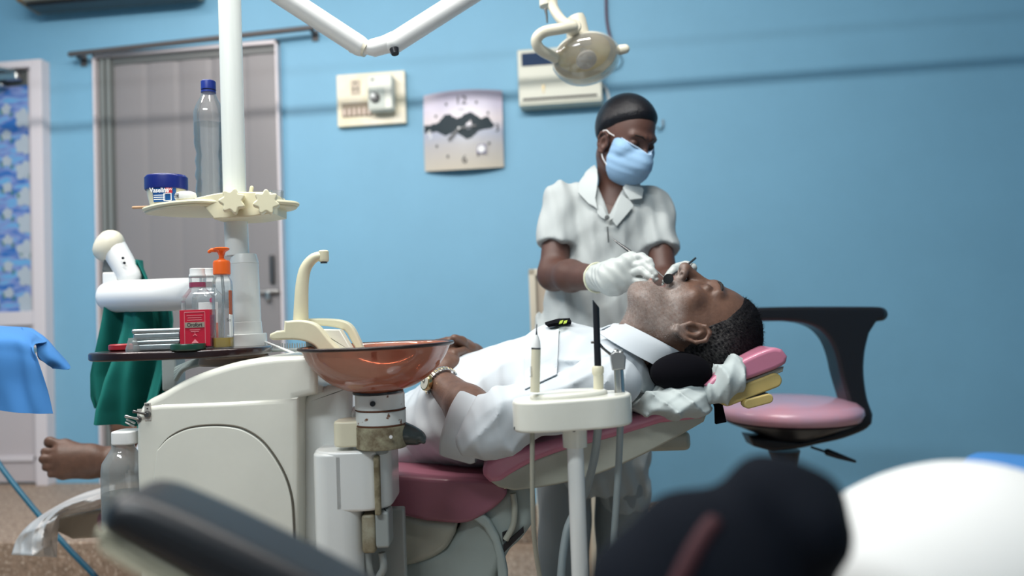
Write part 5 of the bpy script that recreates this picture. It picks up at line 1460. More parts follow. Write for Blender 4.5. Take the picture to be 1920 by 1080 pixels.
MB().lathe([(0.016, -0.02), (0.019, -.016), (0.019, 0.0), (0.015, 0.008)], L3(1076, 50, -.06), (0.1, -1, 0), 24).build('pivot_knob', M_LAMPC, dl)
MB().tube([L3(1078, 32), L3(1080, 38), L3(1086, 84)], [0.023, 0.0255, 0.032], 32).build('lamp_housing', M_LAMPC, dl)
# dish: opening faces down, towards the patient and a little to the camera
lc = L3(1097, 106); lax = np.array([0.14, -0.62, -0.78]); lax /= np.linalg.norm(lax)
lx_ = np.array([1, 0.0, 0.13]); lx_ -= lax * (lx_ @ lax); lx_ /= np.linalg.norm(lx_); ly_ = np.cross(lax, lx_)
prof = [(0.028, -0.040), (0.055, -0.034), (0.075, -0.018), (0.083, 0.0), (0.080, 0.0005), (0.073, -0.015), (0.053, -0.030), (0.02, -0.034), (0.0, -0.034)]
MB().lathe([(0.0, -0.041)] + prof, lc, lax, 48, xdir=lx_, sy=.8, cap=False).build('reflector_shell', M_LAMPC, dl, ang=50)
MB().lathe([(0.0, -0.033), (0.02, -0.032), (0.052, -0.028), (0.070, -0.014)], lc, lax, 48, xdir=lx_, sy=.8, cap=False).build('reflector', mat('warm_mirror', (0.85, 0.72, 0.38), 0.35, metal=.5), dl)
MB().lathe([(0.006, -0.034), (0.010, -0.02), (0.010, 0.0), (0.0, 0.004)], lc, lax, 20).build('bulb', mat('bulb_glass', (0.75, 0.72, 0.6), .15), dl)
MB().lathe([(0.020, -.004), (0.026, 0.004), (0.026, 0.012), (0.018, 0.016), (0, 0.017)], lc + lax * 0.006, lax, 24).build('glare_cap', mat('grey_cap', (0.40, 0.38, 0.36), .4), dl)
shd = clear_mat('smoky_clear_shield', tint=(0.97, 0.96, 0.93), gloss=.15, body=.22, bodycol=(0.85, 0.82, 0.74))
MB().lathe([(0.085, -0.004), (0.088, 0.012), (0.080, 0.034), (0.055, 0.052), (0.02, 0.058), (0.0, 0.060)], lc, lax, 32, xdir=lx_, sy=.82, cap=False).build('shield', shd, dl, ang=50)
MB().tube([lc + lx_ * 0.082, lc + lx_ * 0.094], 0.006, 12).build('handle_stem', M_LAMPC, dl)
MB().tube([lc + lx_ * 0.092 + lax * .0, lc + lx_ * 0.104], [0.013, 0.012], 16, True).build('grip', M_LAMPC, dl)

# ================================================================== FOREGROUND (out of focus)
fa = thing('foreground_armrest', 'blurred black padded chair armrest with cream shell in the lower left foreground', 'armrest', (P(330, 1080, .52)[0], .52, 0))
blk = spline([(176, 1000), (180, 965), (205, 940), (245, 938), (300, 956), (420, 1010), (560, 1080), (680, 1150), (690, 1200)], 5) + spline([(600, 1230), (450, 1160), (330, 1085), (230, 1032)], 4)
pxprism(blk, 0.50, 0.57, 0.014, seg=5, vref=.50).build('arm_pad', mat('black_leatherette', (0.015, 0.016, 0.020), 0.38), fa, ang=60)
crm = spline([(166, 1015), (172, 996), (200, 1008), (330, 1083), (450, 1158), (600, 1230)], 4) + spline([(590, 1260), (430, 1200), (290, 1115), (200, 1062), (172, 1040)], 4)
pxprism(crm, 0.505, 0.565, 0.006, vref=.50).build('arm_shell', M_CREAM2, fa, ang=60)
q = P(520, 1210, .535)
MB().tube([q, (q[0], .535, 0.02)], 0.018, 16).build('arm_post', M_BLACK, fa)
MB().rbox((q[0], .535, 0.012), (0.14, 0.25, 0.024), 0.01).build('foot_bar', M_BLACK, fa)

tb_z = 0.60
tbx = P(1600, 1200, .6)[0]
tb = thing('side_table', 'small side table below the foreground bundle, mostly outside the frame', 'table', (tbx, .66, 0))
MB().rbox((tbx, .66, tb_z - 0.012), (0.62, 0.52, 0.024), 0.006).build('table_top', M_WHITEP, tb)
for sx_ in (-1, 1):
    for sy_ in (-1, 1): MB().tube([(tbx + sx_ * .27, .66 + sy_ * .22, tb_z - 0.02), (tbx + sx_ * .27, .66 + sy_ * .22, 0.0)], 0.012, 12).build('leg', M_STEEL, tb)
# dark bag
def fbag(p):
    d = ell(p, P(1495, 975, .49), (0.028, 0.05, 0.030))
    d = smin(d, cap(p, P(1540, 930, .49), P(1440, 930, .49), 0.010, 0.016), .02)
    d = smin(d, cap(p, P(1440, 960, .49), P(1290, 1030, .49), 0.026, 0.026), .03)
    d = smin(d, cap(p, P(1290, 1030, .49), P(1210, 1130, .49), 0.026, 0.030), .03)
    d = smin(d, ell(p, P(1330, 1130, .49), (0.075, 0.05, 0.055)), .02)
    d = smin(d, cap(p, np.array([P(1310,1150,.49)[0],.49,tb_z+.05]), P(1330, 1140, .49), .070, .050), .03)
    d = smax(d, tb_z + 0.001 - p[:, 2], .01)
    return (d + 0.0015 * np.sin(p[:, 0] * 90 + p[:, 2] * 60)) * .8
c_ = np.array([P(1350, 1100, .49)[0], .49, tb_z + .001])
bg = thing('dark_bag', 'blurred dark navy soft bag with a dull red stripe at the bottom right foreground', 'bag', c_)
sdf_obj('bag_body', fbag, c_ + (-.14, -.11, -.01), c_ + (.14, .11, .40), 0.004, mat('navy_cloth', (0.004, 0.006, 0.011), .9, spec=.15), bg)
pb_ = trace(fbag, [(1262, 1120), (1275, 1090), (1290, 1060), (1305, 1030), (1320, 1005), (1335, 985)], .3, .6, off=-0.002)
MB().tube(list(pb_), 0.006, 12, True).build('red_stripe', mat('dull_red_cloth', (0.05, 0.010, 0.015), .8), bg)
def fwht(p):
    d = ell(p, P(1840, 1130, .60), (0.135, 0.10, 0.092))
    d = smin(d, ell(p, P(1640, 1120, .60), (0.06, 0.07, 0.055)), .05)
    d = smin(d, cap(p, np.array([P(1800,1150,.6)[0],.62,tb_z+.06]), P(1820, 1130, .60), .13, .10), .04)
    d = smax(d, tb_z + 0.002 - p[:, 2], .01)
    return d * .8
c_ = np.array([P(1800, 1100, .60)[0], .60, tb_z + .002])
wb = thing('white_bundle', 'large blurred bright white rounded cloth bundle at the bottom right corner', 'cloth bundle', c_)
sdf_obj('bundle_body', fwht, c_ + (-.24, -.17, -.01), c_ + (.24, .17, .40), 0.006, mat('bright_white_cloth', (0.86, 0.86, 0.84), .8), wb)
G = np.zeros((30, 24, 3)); c_ = P(1950, 905, .86)
for i, u in enumerate(np.linspace(0, 1, 30)):
    for j_, w in enumerate(np.linspace(0, 1, 24)):
        x_ = P(1800, 905, .86)[0] + u * 0.28; z_ = P(1950, 880, .86)[2] + .004 * math.sin(11 * u + 5 * w)
        z_ -= 0.045 * max(0, 1 - u / 0.22) ** 1.0
        y_ = .80 + w * .14
        if w < .35: z_ -= (0.35 - w) * 0.30; y_ = .80 + .35 * .14 - (.35 - w) * .03
        G[i, j_] = (x_, y_, z_)
pk_z = G[:, :, 2].max()
bp = thing('blue_pack', 'bright blue wrapped pack peeking out behind the white bundle at the right edge', 'blue drape', (G[15, 10, 0], .86, tb_z))
MB().sheet(G, 0.002).build('blue_wrap', M_BLUEC, bp, ang=180)
MB().rbox((G[15, 10, 0] + .02, .875, (tb_z + pk_z - 0.02) / 2), (0.20, 0.10, pk_z - 0.02 - tb_z), 0.01).build('pack_core', M_BLUEC, bp)
# ================================================================== PEOPLE
def head_sdf(q, mouth=0.0, slim=1.0):
    """q in head coordinates: x right, y forward, z up (metres)"""
    ax = np.abs(q[:, 0]); m = np.stack([ax, q[:, 1], q[:, 2]], 1)
    d = ell(q, (0, -0.012, 0.035), (0.074 * slim, 0.096, 0.086))
    d = smin(d, ell(q, (0, 0.020, -0.012), (0.064 * slim, 0.070, 0.078)), .02)
    jz = -0.072 - 0.018 * mouth
    d = smin(d, ell(q, (0, 0.030 - .006 * mouth, jz), (0.050 * slim, 0.052, 0.036)), .025)
    d = smin(d, ell(q, (0, 0.066 - .012 * mouth, -0.098 - 0.020 * mouth), (0.020, 0.018, 0.016)), .025)
    d = smin(d, cap(m, (0.058 * slim, -0.006, -0.055), (0.030, 0.045, -0.092 - .015 * mouth), .014, .014), .025)
    d = smin(d, ell(m, (0.044 * slim, 0.058, -0.020), (0.020, 0.018, 0.016)), .022)
    d = smin(d, cap(m, (0.008, 0.086, 0.026), (0.040, 0.072, 0.026), .009, .008), .014)
    d = smax(d, -ell(m, (0.033, 0.096, 0.006), (0.017, 0.017, 0.012)), .012)
    d = smin(d, ell(m, (0.031, 0.0735, 0.005), (0.0135, 0.0135, 0.0125)), .003)
    # nose
    d = smin(d, cap(q, (0, 0.086, 0.012), (0, 0.106, -0.030), .0065, .0105), .010)
    d = smin(d, ell(q, (0, 0.110, -0.035), (0.0125, 0.0115, 0.0105)), .008)
    d = smin(d, ell(m, (0.0135, 0.098, -0.038), (0.0085, 0.010, 0.0085)), .006)
    d = smax(d, -ell(m, (0.0075, 0.1045, -0.0475), (0.0042, 0.0060, 0.0060)), .002)
    # lips
    zu = -0.058; zl = -0.068 - 0.026 * mouth; yl = 0.089 - 0.010 * mouth
    d = smin(d, ell(q, (0, 0.078, -0.052), (0.026, 0.016, 0.014)), .012)
    d = smin(d, cap(m, (0.0, 0.0925, zu), (0.020, 0.082, zu - .002), .0048, .0030), .004)
    d = smin(d, cap(m, (0.0, yl, zl), (0.018, yl - .008, zl + .002 + .004 * mouth), .0056, .0032), .004)
    if mouth > 0:
        d = smax(d, -ell(q, (0, 0.082, (zu + zl) / 2), (0.021, 0.026, abs(zu - zl) / 2 - .002)), .003)
    else:
        d = smax(d, -cap(m, (0, 0.098, -0.063), (0.02, 0.088, -0.0635), .0018, .001), .002)
    d = smax(d, -chain(m, [(0.017, 0.099, -0.040), (0.027, 0.089, -0.052), (0.036, 0.076, -0.070), (0.040, 0.068, -.084)], [.0012, .0022, .0022, .0008], 0), .006) if mouth > 0 else d
    # closed eyelid crease
    d = smax(d, -chain(m, [(0.021, 0.0875, 0.0015), (0.031, 0.0885, -0.0015), (0.042, 0.081, 0.0015)], [.0010, .0013, .0010], 0), .0015)
    d = smax(d, -chain(m, [(0.021, 0.0865, 0.0125), (0.031, 0.0875, 0.0155), (0.042, 0.0815, 0.012)], [.0008, .001, .0008], 0), .0015)
    # ear
    xe = 0.0735 * slim
    m = m - np.array([0, .012, -.018])
    ear = ell(m, (xe + .004, -0.012, -0.002), (0.006, 0.0175, 0.029))
    helix = chain(m, [(xe, 0.002, 0.004), (xe + .008, 0.001, 0.020), (xe + .012, -0.010, 0.028), (xe + .014, -0.024, 0.022), (xe + .013, -0.030, 0.006), (xe + .010, -0.026, -0.014), (xe + .006, -0.014, -0.030), (xe + .003, -0.004, -0.030)],
                  [.0028, .0032, .0036, .0038, .0036, .0034, .0050, .0035], .003)
    anti = chain(m, [(xe + .007, -0.010, 0.016), (xe + .009, -0.019, 0.006), (xe + .008, -0.017, -0.010), (xe + .005, -0.008, -0.018)], [.0025, .003, .003, .0025], .003)
    ear = smax(ear, -ell(m, (xe + .012, -0.008, -0.002), (0.009, 0.0085, 0.014)), .003)
    ear = smin(smin(ear, helix, .004), anti, .003)
    ear = smin(ear, ell(m, (xe + .002, 0.003, -0.006), (0.005, 0.004, 0.006)), .004)
    d = smin(d, ear, .006)
    return d

def nz3(q, f, s=0.0):
    return np.sin(q[:, 0] * f + s + 1.7 * np.sin(q[:, 1] * f * .9 + s)) * np.sin(q[:, 1] * f * 1.1 + 1.3 * np.sin(q[:, 2] * f * .8 + 2 * s)) * np.sin(q[:, 2] * f * .95 + 1.9 * s + q[:, 0] * f * .5)

HSC = 1.04
class HeadFrame:
    def __init__(s, o, fwd, up, sc=1.0):
        f = np.array(fwd, float); f /= np.linalg.norm(f); u = np.array(up, float); u -= f * (u @ f); u /= np.linalg.norm(u)
        s.o = np.asarray(o, float); s.M = np.array([np.cross(f, u), f, u]); s.sc = sc     # rows = axes
    def loc(s, p): return (p - s.o) @ s.M.T / s.sc
    def wld(s, q): return s.o + (np.asarray(q, float) * s.sc) @ s.M

def hair_shell(fr, zh, thick, nzamp, nzf, slim=1.0, soft=.006):
    def f(p):
        q = fr.loc(p)
        d = ell(q, (0, -0.012, 0.035), (0.074 * slim, 0.096, 0.086))
        dz_ = q[:, 2] - np.interp(q[:, 1], zh[0], zh[1])
        d = smin(d, ell(q, (0, 0.020, -0.012), (0.064 * slim, 0.070, 0.078)), .02) - thick * (.2 + .8 * np.clip(dz_ / .035, 0, 1))
        d = d + nzamp * nz3(q, nzf) + nzamp * .6 * nz3(q, nzf * 1.9, 1.0)
        return smax(d, (np.interp(q[:, 1], zh[0], zh[1]) - q[:, 2]) * .6, soft) * fr.sc * .85
    return f

# ------------------------------------------------------------------ PATIENT
pt = thing('person', 'grey-bearded man in a white uniform lying on the dental chair, mouth open', 'person', P(880, 890, 1.66))
PH = HeadFrame(P(1303, 615, 1.53), (math.sin(R(9)), -0.10, math.cos(R(9))), (math.cos(R(9)), -0.03, -math.sin(R(9)) + .0), 1.04)
sH = P(790, 815, 1.74); sB = P(900, 766, 1.69); sC = P(1060, 714, 1.62); sS = P(1165, 690, 1.57)
ax_ = (sS - sH); ax_ /= np.linalg.norm(ax_); bl = np.cross((0, 0, 1.0), ax_); bl /= np.linalg.norm(bl); cn = np.cross(ax_, bl)
LAT = 0.62
def latq(p, k=LAT): return p - np.outer((p - sC) @ bl, bl) * (1 - k)
def torso_core(p, inf=0.0):
    q = latq(p)
    pts_ = [latq(x[None])[0] for x in (sH, sB, sC, sS)]
    d = chain(q, pts_, [0.088 + inf, 0.116 + inf, 0.112 + inf, 0.082 + inf], .03)
    return d
shN = P(1150, 716, 1.40); elN = P(915, 800, 1.40); cuN = P(866, 790, 1.42); wrN = P(824, 716, 1.555)
shF = P(1130, 690, 1.75); elF = P(950, 735, 1.92); wrF = P(885, 668, 1.80)
hpL = P(760, 838, 1.665); knL = P(520, 838, 1.86); anL = P(232, 866, 2.07)
hpR = P(770, 815, 1.83); knR = P(520, 822, 2.02); anR = P(262, 808, 2.26)
nkB = P(1195, 668, 1.55)

SK_P = np.array([0.135, 0.070, 0.047])
def patient_headneck(p):
    q = PH.loc(p)
    d = head_sdf(q, mouth=1.0) * PH.sc
    n0 = PH.wld((0, -0.022, -0.055)); n1 = nkB
    d = smin(d, cap(p, n0, n1, .060, .064), .03)
    d = smin(d, cap(p, PH.wld((0, 0.01, -.085)), P(1190, 650, 1.55), .036, .045), .03)
    return d
def beard_col(V):
    q = PH.loc(V); c = np.tile(SK_P, (len(V), 1))
    z, y, x = q[:, 2], q[:, 1], np.abs(q[:, 0])
    lo = np.clip((-0.028 - z) / .02, 0, 1) * np.clip((y + .03) / .03, 0, 1) * np.clip((z + .175) / .02, 0, 1)
    mus = np.exp(-((z + .050) / .008) ** 2) * (y > .07) * (x < .03)
    n_ = 0.5 + 0.5 * nz3(V, 420) + 0.3 * nz3(V, 900, 2)
    k = np.clip(np.maximum(lo * .75, mus) * np.clip(n_ * .6 + .35, 0, 1) * .8, 0, .55)
    c = c * (1 - k[:, None]) + np.array([0.34, 0.31, 0.29]) * k[:, None]
    lip = (np.exp(-((z + .060) / .006) ** 2) + np.exp(-((z + .093) / .006) ** 2)) * (y > .08) * (x < .022)
    k = np.clip(lip, 0, .8)[:, None]; c = c * (1 - k) + np.array([0.20, 0.075, 0.06]) * k
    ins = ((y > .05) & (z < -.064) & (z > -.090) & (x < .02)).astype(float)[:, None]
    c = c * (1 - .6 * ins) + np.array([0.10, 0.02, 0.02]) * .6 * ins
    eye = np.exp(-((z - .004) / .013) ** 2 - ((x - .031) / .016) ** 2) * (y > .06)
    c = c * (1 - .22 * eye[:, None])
    return c
def fingers(p, specs, k=0.004):
    d = None
    for pts_, rad_ in specs:
        e = chain(p, pts_, rad_, .003)
        d = e if d is None else smin(d, e, k)
    return d
def arm_near(p):
    d = cap(p, shN, elN, .046, .042)
    d = smin(d, cap(p, elN, (elN * .6 + wrN * .4), .043, .040), .02)
    d = smin(d, cap(p, (elN * .6 + wrN * .4), wrN, .040, .028), .02)
    pal = P(836, 678, 1.625)
    d = smin(d, ell(p, (wrN + pal) / 2 * .35 + pal * .65, (0.036, 0.050, 0.026)), .02)
    k1 = [P(818, 668, 1.645), P(828, 661, 1.655), P(840, 656, 1.66), P(852, 655, 1.655)]
    for i, kk in enumerate(k1):
        off = np.array([0.012 + i * .006, 0.025, 0.004 - .004 * i])
        d = smin(d, chain(p, [kk + (0, -.03, -.008), kk + off * .6, kk + off * 1.3 + (.004, .008, -.012), kk + off * 1.6 + (0.004, .01, -.028)], [.0105, .0095, .0085, .0075], .003), .004)
    d = smin(d, chain(p, [P(812, 690, 1.59), P(800, 672, 1.62), P(800, 660, 1.645)], [.013, .011, .009], .004), .008)
    return d
def arm_far(p):
    d = cap(p, shF, elF, .046, .042)
    d = smin(d, cap(p, elF, wrF, .040, .028), .02)
    pal = P(862, 655, 1.72)
    d = smin(d, ell(p, pal, (0.040, 0.040, 0.020)), .015)
    d = smin(d, cap(p, wrF, pal, .028, .026), .015)
    for i in range(4):
        b0 = P(858 - i * 6, 648 + i * 3, 1.70 - .012 * i); b1 = P(838 - i * 6, 640 + i * 6, 1.665 - .014 * i); b2 = P(818 - i * 4, 644 + i * 8, 1.645 - .014 * i); b3 = P(808 - i * 3, 654 + i * 8, 1.64 - .014 * i)
        d = smin(d, chain(p, [b0, b1, b2, b3], [.0105, .0098, .0088, .0078], .003), .004)
    d = smin(d, chain(p, [P(872, 650, 1.70), P(866, 640, 1.675), P(852, 634, 1.66)], [.012, .011, .009], .004), .008)
    return d
def foot(p, an, heel, ball, toes, rt, flat=(1, .62, 1)):
    q = p.copy(); q[:, 1] = an[1] + (p[:, 1] - an[1]) / .7
    def s_(x): x = np.array(x, float).copy(); x[1] = an[1] + (x[1] - an[1]) / .7; return x
    d = cap(q, s_(an), s_(heel), .040, .036)
    d = smin(d, cap(q, s_(an), s_((an + ball) / 2), .040, .040), .02)
    for b in ball_pts(ball, toes): d = smin(d, cap(q, s_((an + ball) / 2), s_(b), .034, .020), .02)
    for t_, r_ in zip(toes, rt):
        base_ = t_[0]; tip_ = t_[1]
        d = smin(d, chain(q, [s_(base_), s_((base_ + tip_) / 2 + (0, -.004, .0)), s_(tip_)], [r_ * 1.0, r_ * .85, r_ * 1.0], .003), .006)
    return d * .7
def ball_pts(ball, toes): return [t_[0] for t_ in toes]
tL = [(P(122, 836, 2.05), P(93, 829, 2.04)), (P(112, 848, 2.03), P(84, 847, 2.02)), (P(110, 860, 2.02), P(80, 861, 2.01)), (P(112, 873, 2.02), P(86, 876, 2.01)), (P(118, 886, 2.02), P(96, 889, 2.01))]
rL = [.0155, .0115, .0112, .0110, .0105]
def footL(p):
    d = cap(p, knL, anL, .045, .036)
    return smin(d, foot(p, P(215, 868, 2.07), P(212, 880, 2.09), P(122, 862, 2.03), tL, rL), .02)
tR = [(P(204, 770, 2.24), P(190, 768, 2.24)), (P(203, 780, 2.24), P(190, 780, 2.23)), (P(204, 790, 2.24), P(192, 792, 2.23)), (P(208, 800, 2.24), P(197, 803, 2.23))]
def footR(p):
    d = cap(p, knR, anR, .045, .036)
    return smin(d, foot(p, P(255, 808, 2.27), P(258, 822, 2.28), P(215, 788, 2.25), [(a + (0.03, 0, 0), b + (.03, 0, 0)) for a, b in tR], [.014, .011, .011, .0105]), .02)
def body_core(p):
    d = torso_core(p, -.022)
    d = smin(d, cap(p, hpL, knL, .070, .055), .03); d = smin(d, cap(p, hpR, knR, .070, .055), .03)
    d = np.minimum(d, cap(p, knL, anL, .050, .038)); d = np.minimum(d, cap(p, knR, anR, .050, .038))
    return smin(d, cap(p, sS, nkB, .06, .062), .03)
def multi(parts, name, material, parent, colf=None):
    mb = MB(); cols = []
    for f, lo, hi, h, sm_ in parts:
        V, F = nets(f, lo, hi, h)
        if sm_: V = smoothV(V, F, sm_)
        mb.add(V, F); cols.append(colf(V) if colf else None)
    return mb.build(name, material, parent, ang=180, col=np.concatenate(cols) if colf else None)
def bb(pts_, m_): 
    a = np.array(pts_); return a.min(0) - m_, a.max(0) + m_
M_SKP = mat('patient_skin', SK_P, 0.48, attr=True, var=.14, vscale=70, bump=.4, bscale=170, bdist=.0012, sss=.06)
M_SKD = mat('dentist_skin', (0.12, 0.055, 0.038), 0.52, attr=True, var=.06, vscale=40, bump=.08, bscale=300, bdist=.0006, sss=.05)
parts = []
lo, hi = bb([PH.o, nkB], .15); parts.append((patient_headneck, PH.o + (-.19, -.115, -.15), PH.o + (.16, .115, .15), .0024, 1))
lo, hi = bb([shN, elN, wrN, P(850, 655, 1.70)], .06); parts.append((arm_near, lo, hi, .0036, 1))
lo, hi = bb([shF, elF, wrF, P(800, 660, 1.62)], .06); parts.append((arm_far, lo, hi, .0036, 1))
lo, hi = bb([anL, P(80, 830, 2.0), P(80, 890, 2.0)], .07); hi[0] += .05; parts.append((footL, lo, hi, .0036, 1))
lo, hi = bb([anR, P(190, 770, 2.24), P(200, 815, 2.24)], .06); parts.append((footR, lo, hi, .004, 1))
lo, hi = bb([sH, sS, anL, anR, hpR, nkB], .2); parts.append((body_core, lo, hi, .012, 1))
multi(parts, 'body', M_SKP, pt, beard_col)

# hair
zhP = ([-.14, -.085, -.055, -.035, -.012, .004, .012, .030, .050, .070, .10], [-.075, -.075, -.062, -.050, .000, .016, .006, .040, .062, .080, .10])
fh = hair_shell(PH, zhP, .0065, .0016, 420)
def haircol(V):
    q = PH.loc(V); g = np.exp(-((q[:, 1] + .01) / .05) ** 2 - ((q[:, 2] - .02) / .045) ** 2)
    n_ = np.clip(.5 + .9 * nz3(V, 500) + .5 * nz3(V, 1100, 2), 0, 1)
    k = np.clip(g * n_ * .55, 0, .5)[:, None]
    return np.array([0.006, 0.006, 0.008]) * (1 - k) + np.array([0.17, 0.16, 0.155]) * k
V, F = nets(fh, PH.o + (-.12, -.12, -.15), PH.o + (.17, .12, .15), .0024)
MB().add(V, F).build('hair', mat('short_grey_black_hair', (0.01, 0.01, 0.01), .9, attr=True, spec=.12, bump=.9, bscale=380, bdist=.003), pt, col=haircol(V), ang=180)
# scattered short strands give the cropped hair its broken edge
rs = np.random.RandomState(5)
def strands(Vs, fr, f, n, L, r_, name, m_, par, cols, inward=0.0):
    idx = rs.choice(len(Vs), n); P0 = Vs[idx]; e = .002
    g = np.stack([f(P0 + np.eye(3)[k] * e) - f(P0 - np.eye(3)[k] * e) for k in range(3)], 1); g /= _n(g)[:, None] + 1e-9
    t = rs.randn(n, 3) * .55; d = g * .6 + t; d /= _n(d)[:, None]
    a = np.cross(d, rs.randn(n, 3)); a /= _n(a)[:, None]
    b = P0 + d * (L * (.5 + rs.rand(n, 1)))
    Vv = np.stack([P0 - g * .001 - a * r_, P0 - g * .001 + a * r_, b], 1).reshape(-1, 3)
    Ff = [[3 * i, 3 * i + 1, 3 * i + 2] for i in range(n)]
    mb_ = MB().add(Vv, Ff)
    return mb_.build(name, m_, par, ang=180, col=np.repeat(cols[idx], 3, 0))
strands(V, PH, fh, 9000, .006, .00035, 'hair_strands', MATS['short_grey_black_hair'], pt, haircol(V) * 1.6)
Vh, Fh = nets(patient_headneck, PH.o + (-.19, -.115, -.15), PH.o + (.05, .115, .15), .004)
qh = PH.loc(Vh); sel = (qh[:, 2] < -.03) & (qh[:, 2] > -.165) & (qh[:, 1] > -.02) & (np.abs(qh[:, 0]) > .022) | ((qh[:, 2] < -.100) & (qh[:, 2] > -.150) & (qh[:, 1] > .0)) 
Vh = Vh[sel]
strands(Vh, PH, patient_headneck, 15000, .0030, .00013, 'beard_stubble', mat('grey_stubble', (0.42, 0.40, 0.38), .7), pt, np.tile([.4, .4, .4], (len(Vh), 1)))
def hump(pts_, r_, n=3): return spline([np.array(x, float) for x in pts_], n)
for sx_ in (-1, 1):
    MB().tube([PH.wld((sx_ * a, b, c)) for a, b, c in ((.013, .0925, .026), (.022, .0915, .030), (.030, .0880, .032), (.040, .0815, .031), (.049, .0705, .026))], [.0015, .0026, .0030, .0026, .0012], 10).build('eyebrow', mat('dark_brow', (0.012, 0.010, 0.010), .8), pt)
mb = MB()
for k in range(7):
    x_ = (k - 3) * .0052; mb.rbox(PH.wld((x_, .086 - abs(k - 3) * .0012, -.0655)), (.006, .004, .005), .001, rot=PH.M.T)
mb.build('upper_teeth', mat('tooth', (0.55, 0.50, 0.40), .25), pt)

# uniform shirt
def wr_shirt(p):
    t_ = (p - sC) @ ax_; b_ = (p - sC) @ bl; c_ = (p - sC) @ cn
    fall = np.clip((.02 - t_) / .25, .25, 1)
    w = .0030 * np.sin((t_ * .9 + c_ * .6) * 52 + 1.6 * np.sin(b_ * 9) + 1.2 * np.sin(c_ * 25)) + 0.0014 * np.sin(t_ * 95 + c_ * 55 + 2.0 * np.sin(b_ * 14)) * np.clip(.5 + .5 * np.sin(t_ * 11 + 1), .15, 1)
    w += 0.0020 * np.sin((t_ * .45 + c_ * .8 + b_ * .3) * 80 + 1.5 * np.sin(t_ * 17)) * np.clip((c_ - .0) / .1, 0, 1) * .6
    th_ = np.arctan2(c_ - .02, .20 - t_); rr2 = np.sqrt((c_ - .02) ** 2 + (.20 - t_) ** 2)
    w -= .0060 * ridge(th_ * 7.5 + .6 * np.sin(rr2 * 22) + b_ * 6) * np.clip(rr2 / .12, 0, 1) * np.clip(1.3 - rr2 / .35, 0.2, 1) - .002
    w += 0.0010 * np.sin(t_ * 150 - b_ * 60 + 1.7 * np.sin(c_ * 30))
    return w
POCK = None
cc = P(864, 797, 1.42); cax = np.array([-0.86, 0.18, 0.30]); cax /= np.linalg.norm(cax)
def ridge(u): return (1 - np.abs(np.sin(u))) ** 2
def shirt_f(p):
    d = torso_core(p, .004)
    up = cap(p, shN, elN, .052, .058); lowa = cap(p, elN, cc + cax * .05, .056, .052)
    slv = smin(up, lowa, .02)
    dirc = (cuN - elN) / np.linalg.norm(cuN - elN)
    s_ = (p - shN) @ ((elN - shN) / np.linalg.norm(elN - shN))
    zz_ = p[:, 2] - elN[2]
    slv = slv - 0.0065 * ridge(s_ * 38 + zz_ * 22 + .8 * np.sin(zz_ * 40)) * np.clip((s_ - .08) / .1, 0, 1) - .0028 * ridge(s_ * 47 - zz_ * 31 + 1.8 * np.sin(s_ * 26 + zz_ * 30)) * np.clip((s_ - .12) / .1, 0, 1) + .002
    slv = smax(slv, (p - cc) @ cax + .012, .004)
    sf = smin(cap(p, shF, elF, .060, .055), cap(p, elF, elF * .45 + wrF * .55, .055, .045), .02)
    d = smin(d, slv, .03)
    d = smin(d, sf, .02)
    d = d + wr_shirt(p)
    # lower edge: shirt tucked at the hip
    d = smax(d, -((p - sH) @ ax_) - .02, .01)
    # throat
    th = cap(p, P(1150, 600, 1.56), P(1290, 640, 1.53), .018, .07)
    d = smax(d, -(cap(p, P(1215, 652, 1.54), PH.wld((0, -.02, -.03)), .066, .070)), .008)
    return d * .75
lo, hi = bb([sH, sS, shN, elN, cuN, shF, elF], .14)
V, F = nets(shirt_f, lo, hi, .0038)
V = smoothV(V, F, 1)
shirt = MB().add(V, F).build('shirt', M_SHIRT, pt, ang=180)
# rolled cuff of the near sleeve
dcu = (cuN - elN) + (wrN - elN) * .35; dcu /= np.linalg.norm(dcu)
rings = []
e1 = np.cross(cax, (0, 1, 0)); e1 /= np.linalg.norm(e1); e2 = np.cross(cax, e1)
for (h_, r_) in ((-.048, .052), (-.040, .058), (-.010, .060), (.012, .0615), (.018, .060), (.0185, .057), (.010, .053), (-.02, .050)):
    rings.append([cc + cax * h_ + (e1 * math.cos(a) * r_ * 1.0 + e2 * math.sin(a) * r_ * .92) * (1 + .025 * math.sin(3 * a + 1) + .018 * math.sin(7 * a)) for a in np.linspace(0, 2 * math.pi, 49)[:-1]])
MB().ring_loft(rings, False, False).build('rolled_cuff', M_SHIRT, shirt, ang=70)
# collar
cC = P(1228, 640, 1.53); nC = np.array([.50, 0, .86]); nC /= np.linalg.norm(nC); eA = np.array([.86, 0, -.50]); eB = np.array([0, 1.0, 0])
G = []
for a in np.linspace(R(206), R(206 + 308), 60):   # gap at the throat
    row = []
    for w in np.linspace(0, 1, 9):
        ra, rb = 0.078 + .016 * w, 0.066 + .018 * w
        o_ = cC + np.array([-.036, 0, -.020]) * w * (1.0 + .25 * (abs(math.sin(a)))) + np.array([0, 0, .006]) * math.sin(math.pi * w)
        row.append(o_ + eA * math.cos(a) * ra + eB * math.sin(a) * rb)
    G.append(row)
MB().sheet(G, .0022).build('collar', M_SHIRT, shirt, ang=70)
G = []
for a in np.linspace(R(200), R(520), 60):
    row = []
    for w in np.linspace(0, 1, 5):
        ra, rb = 0.076 + .006 * w, 0.064 + .006 * w
        row.append(cC + nC * (.002 - .03 * w) + eA * math.cos(a) * ra + eB * math.sin(a) * rb)
    G.append(row)
MB().sheet(G, .002).build('collar_stand', M_SHIRT, shirt, ang=70)
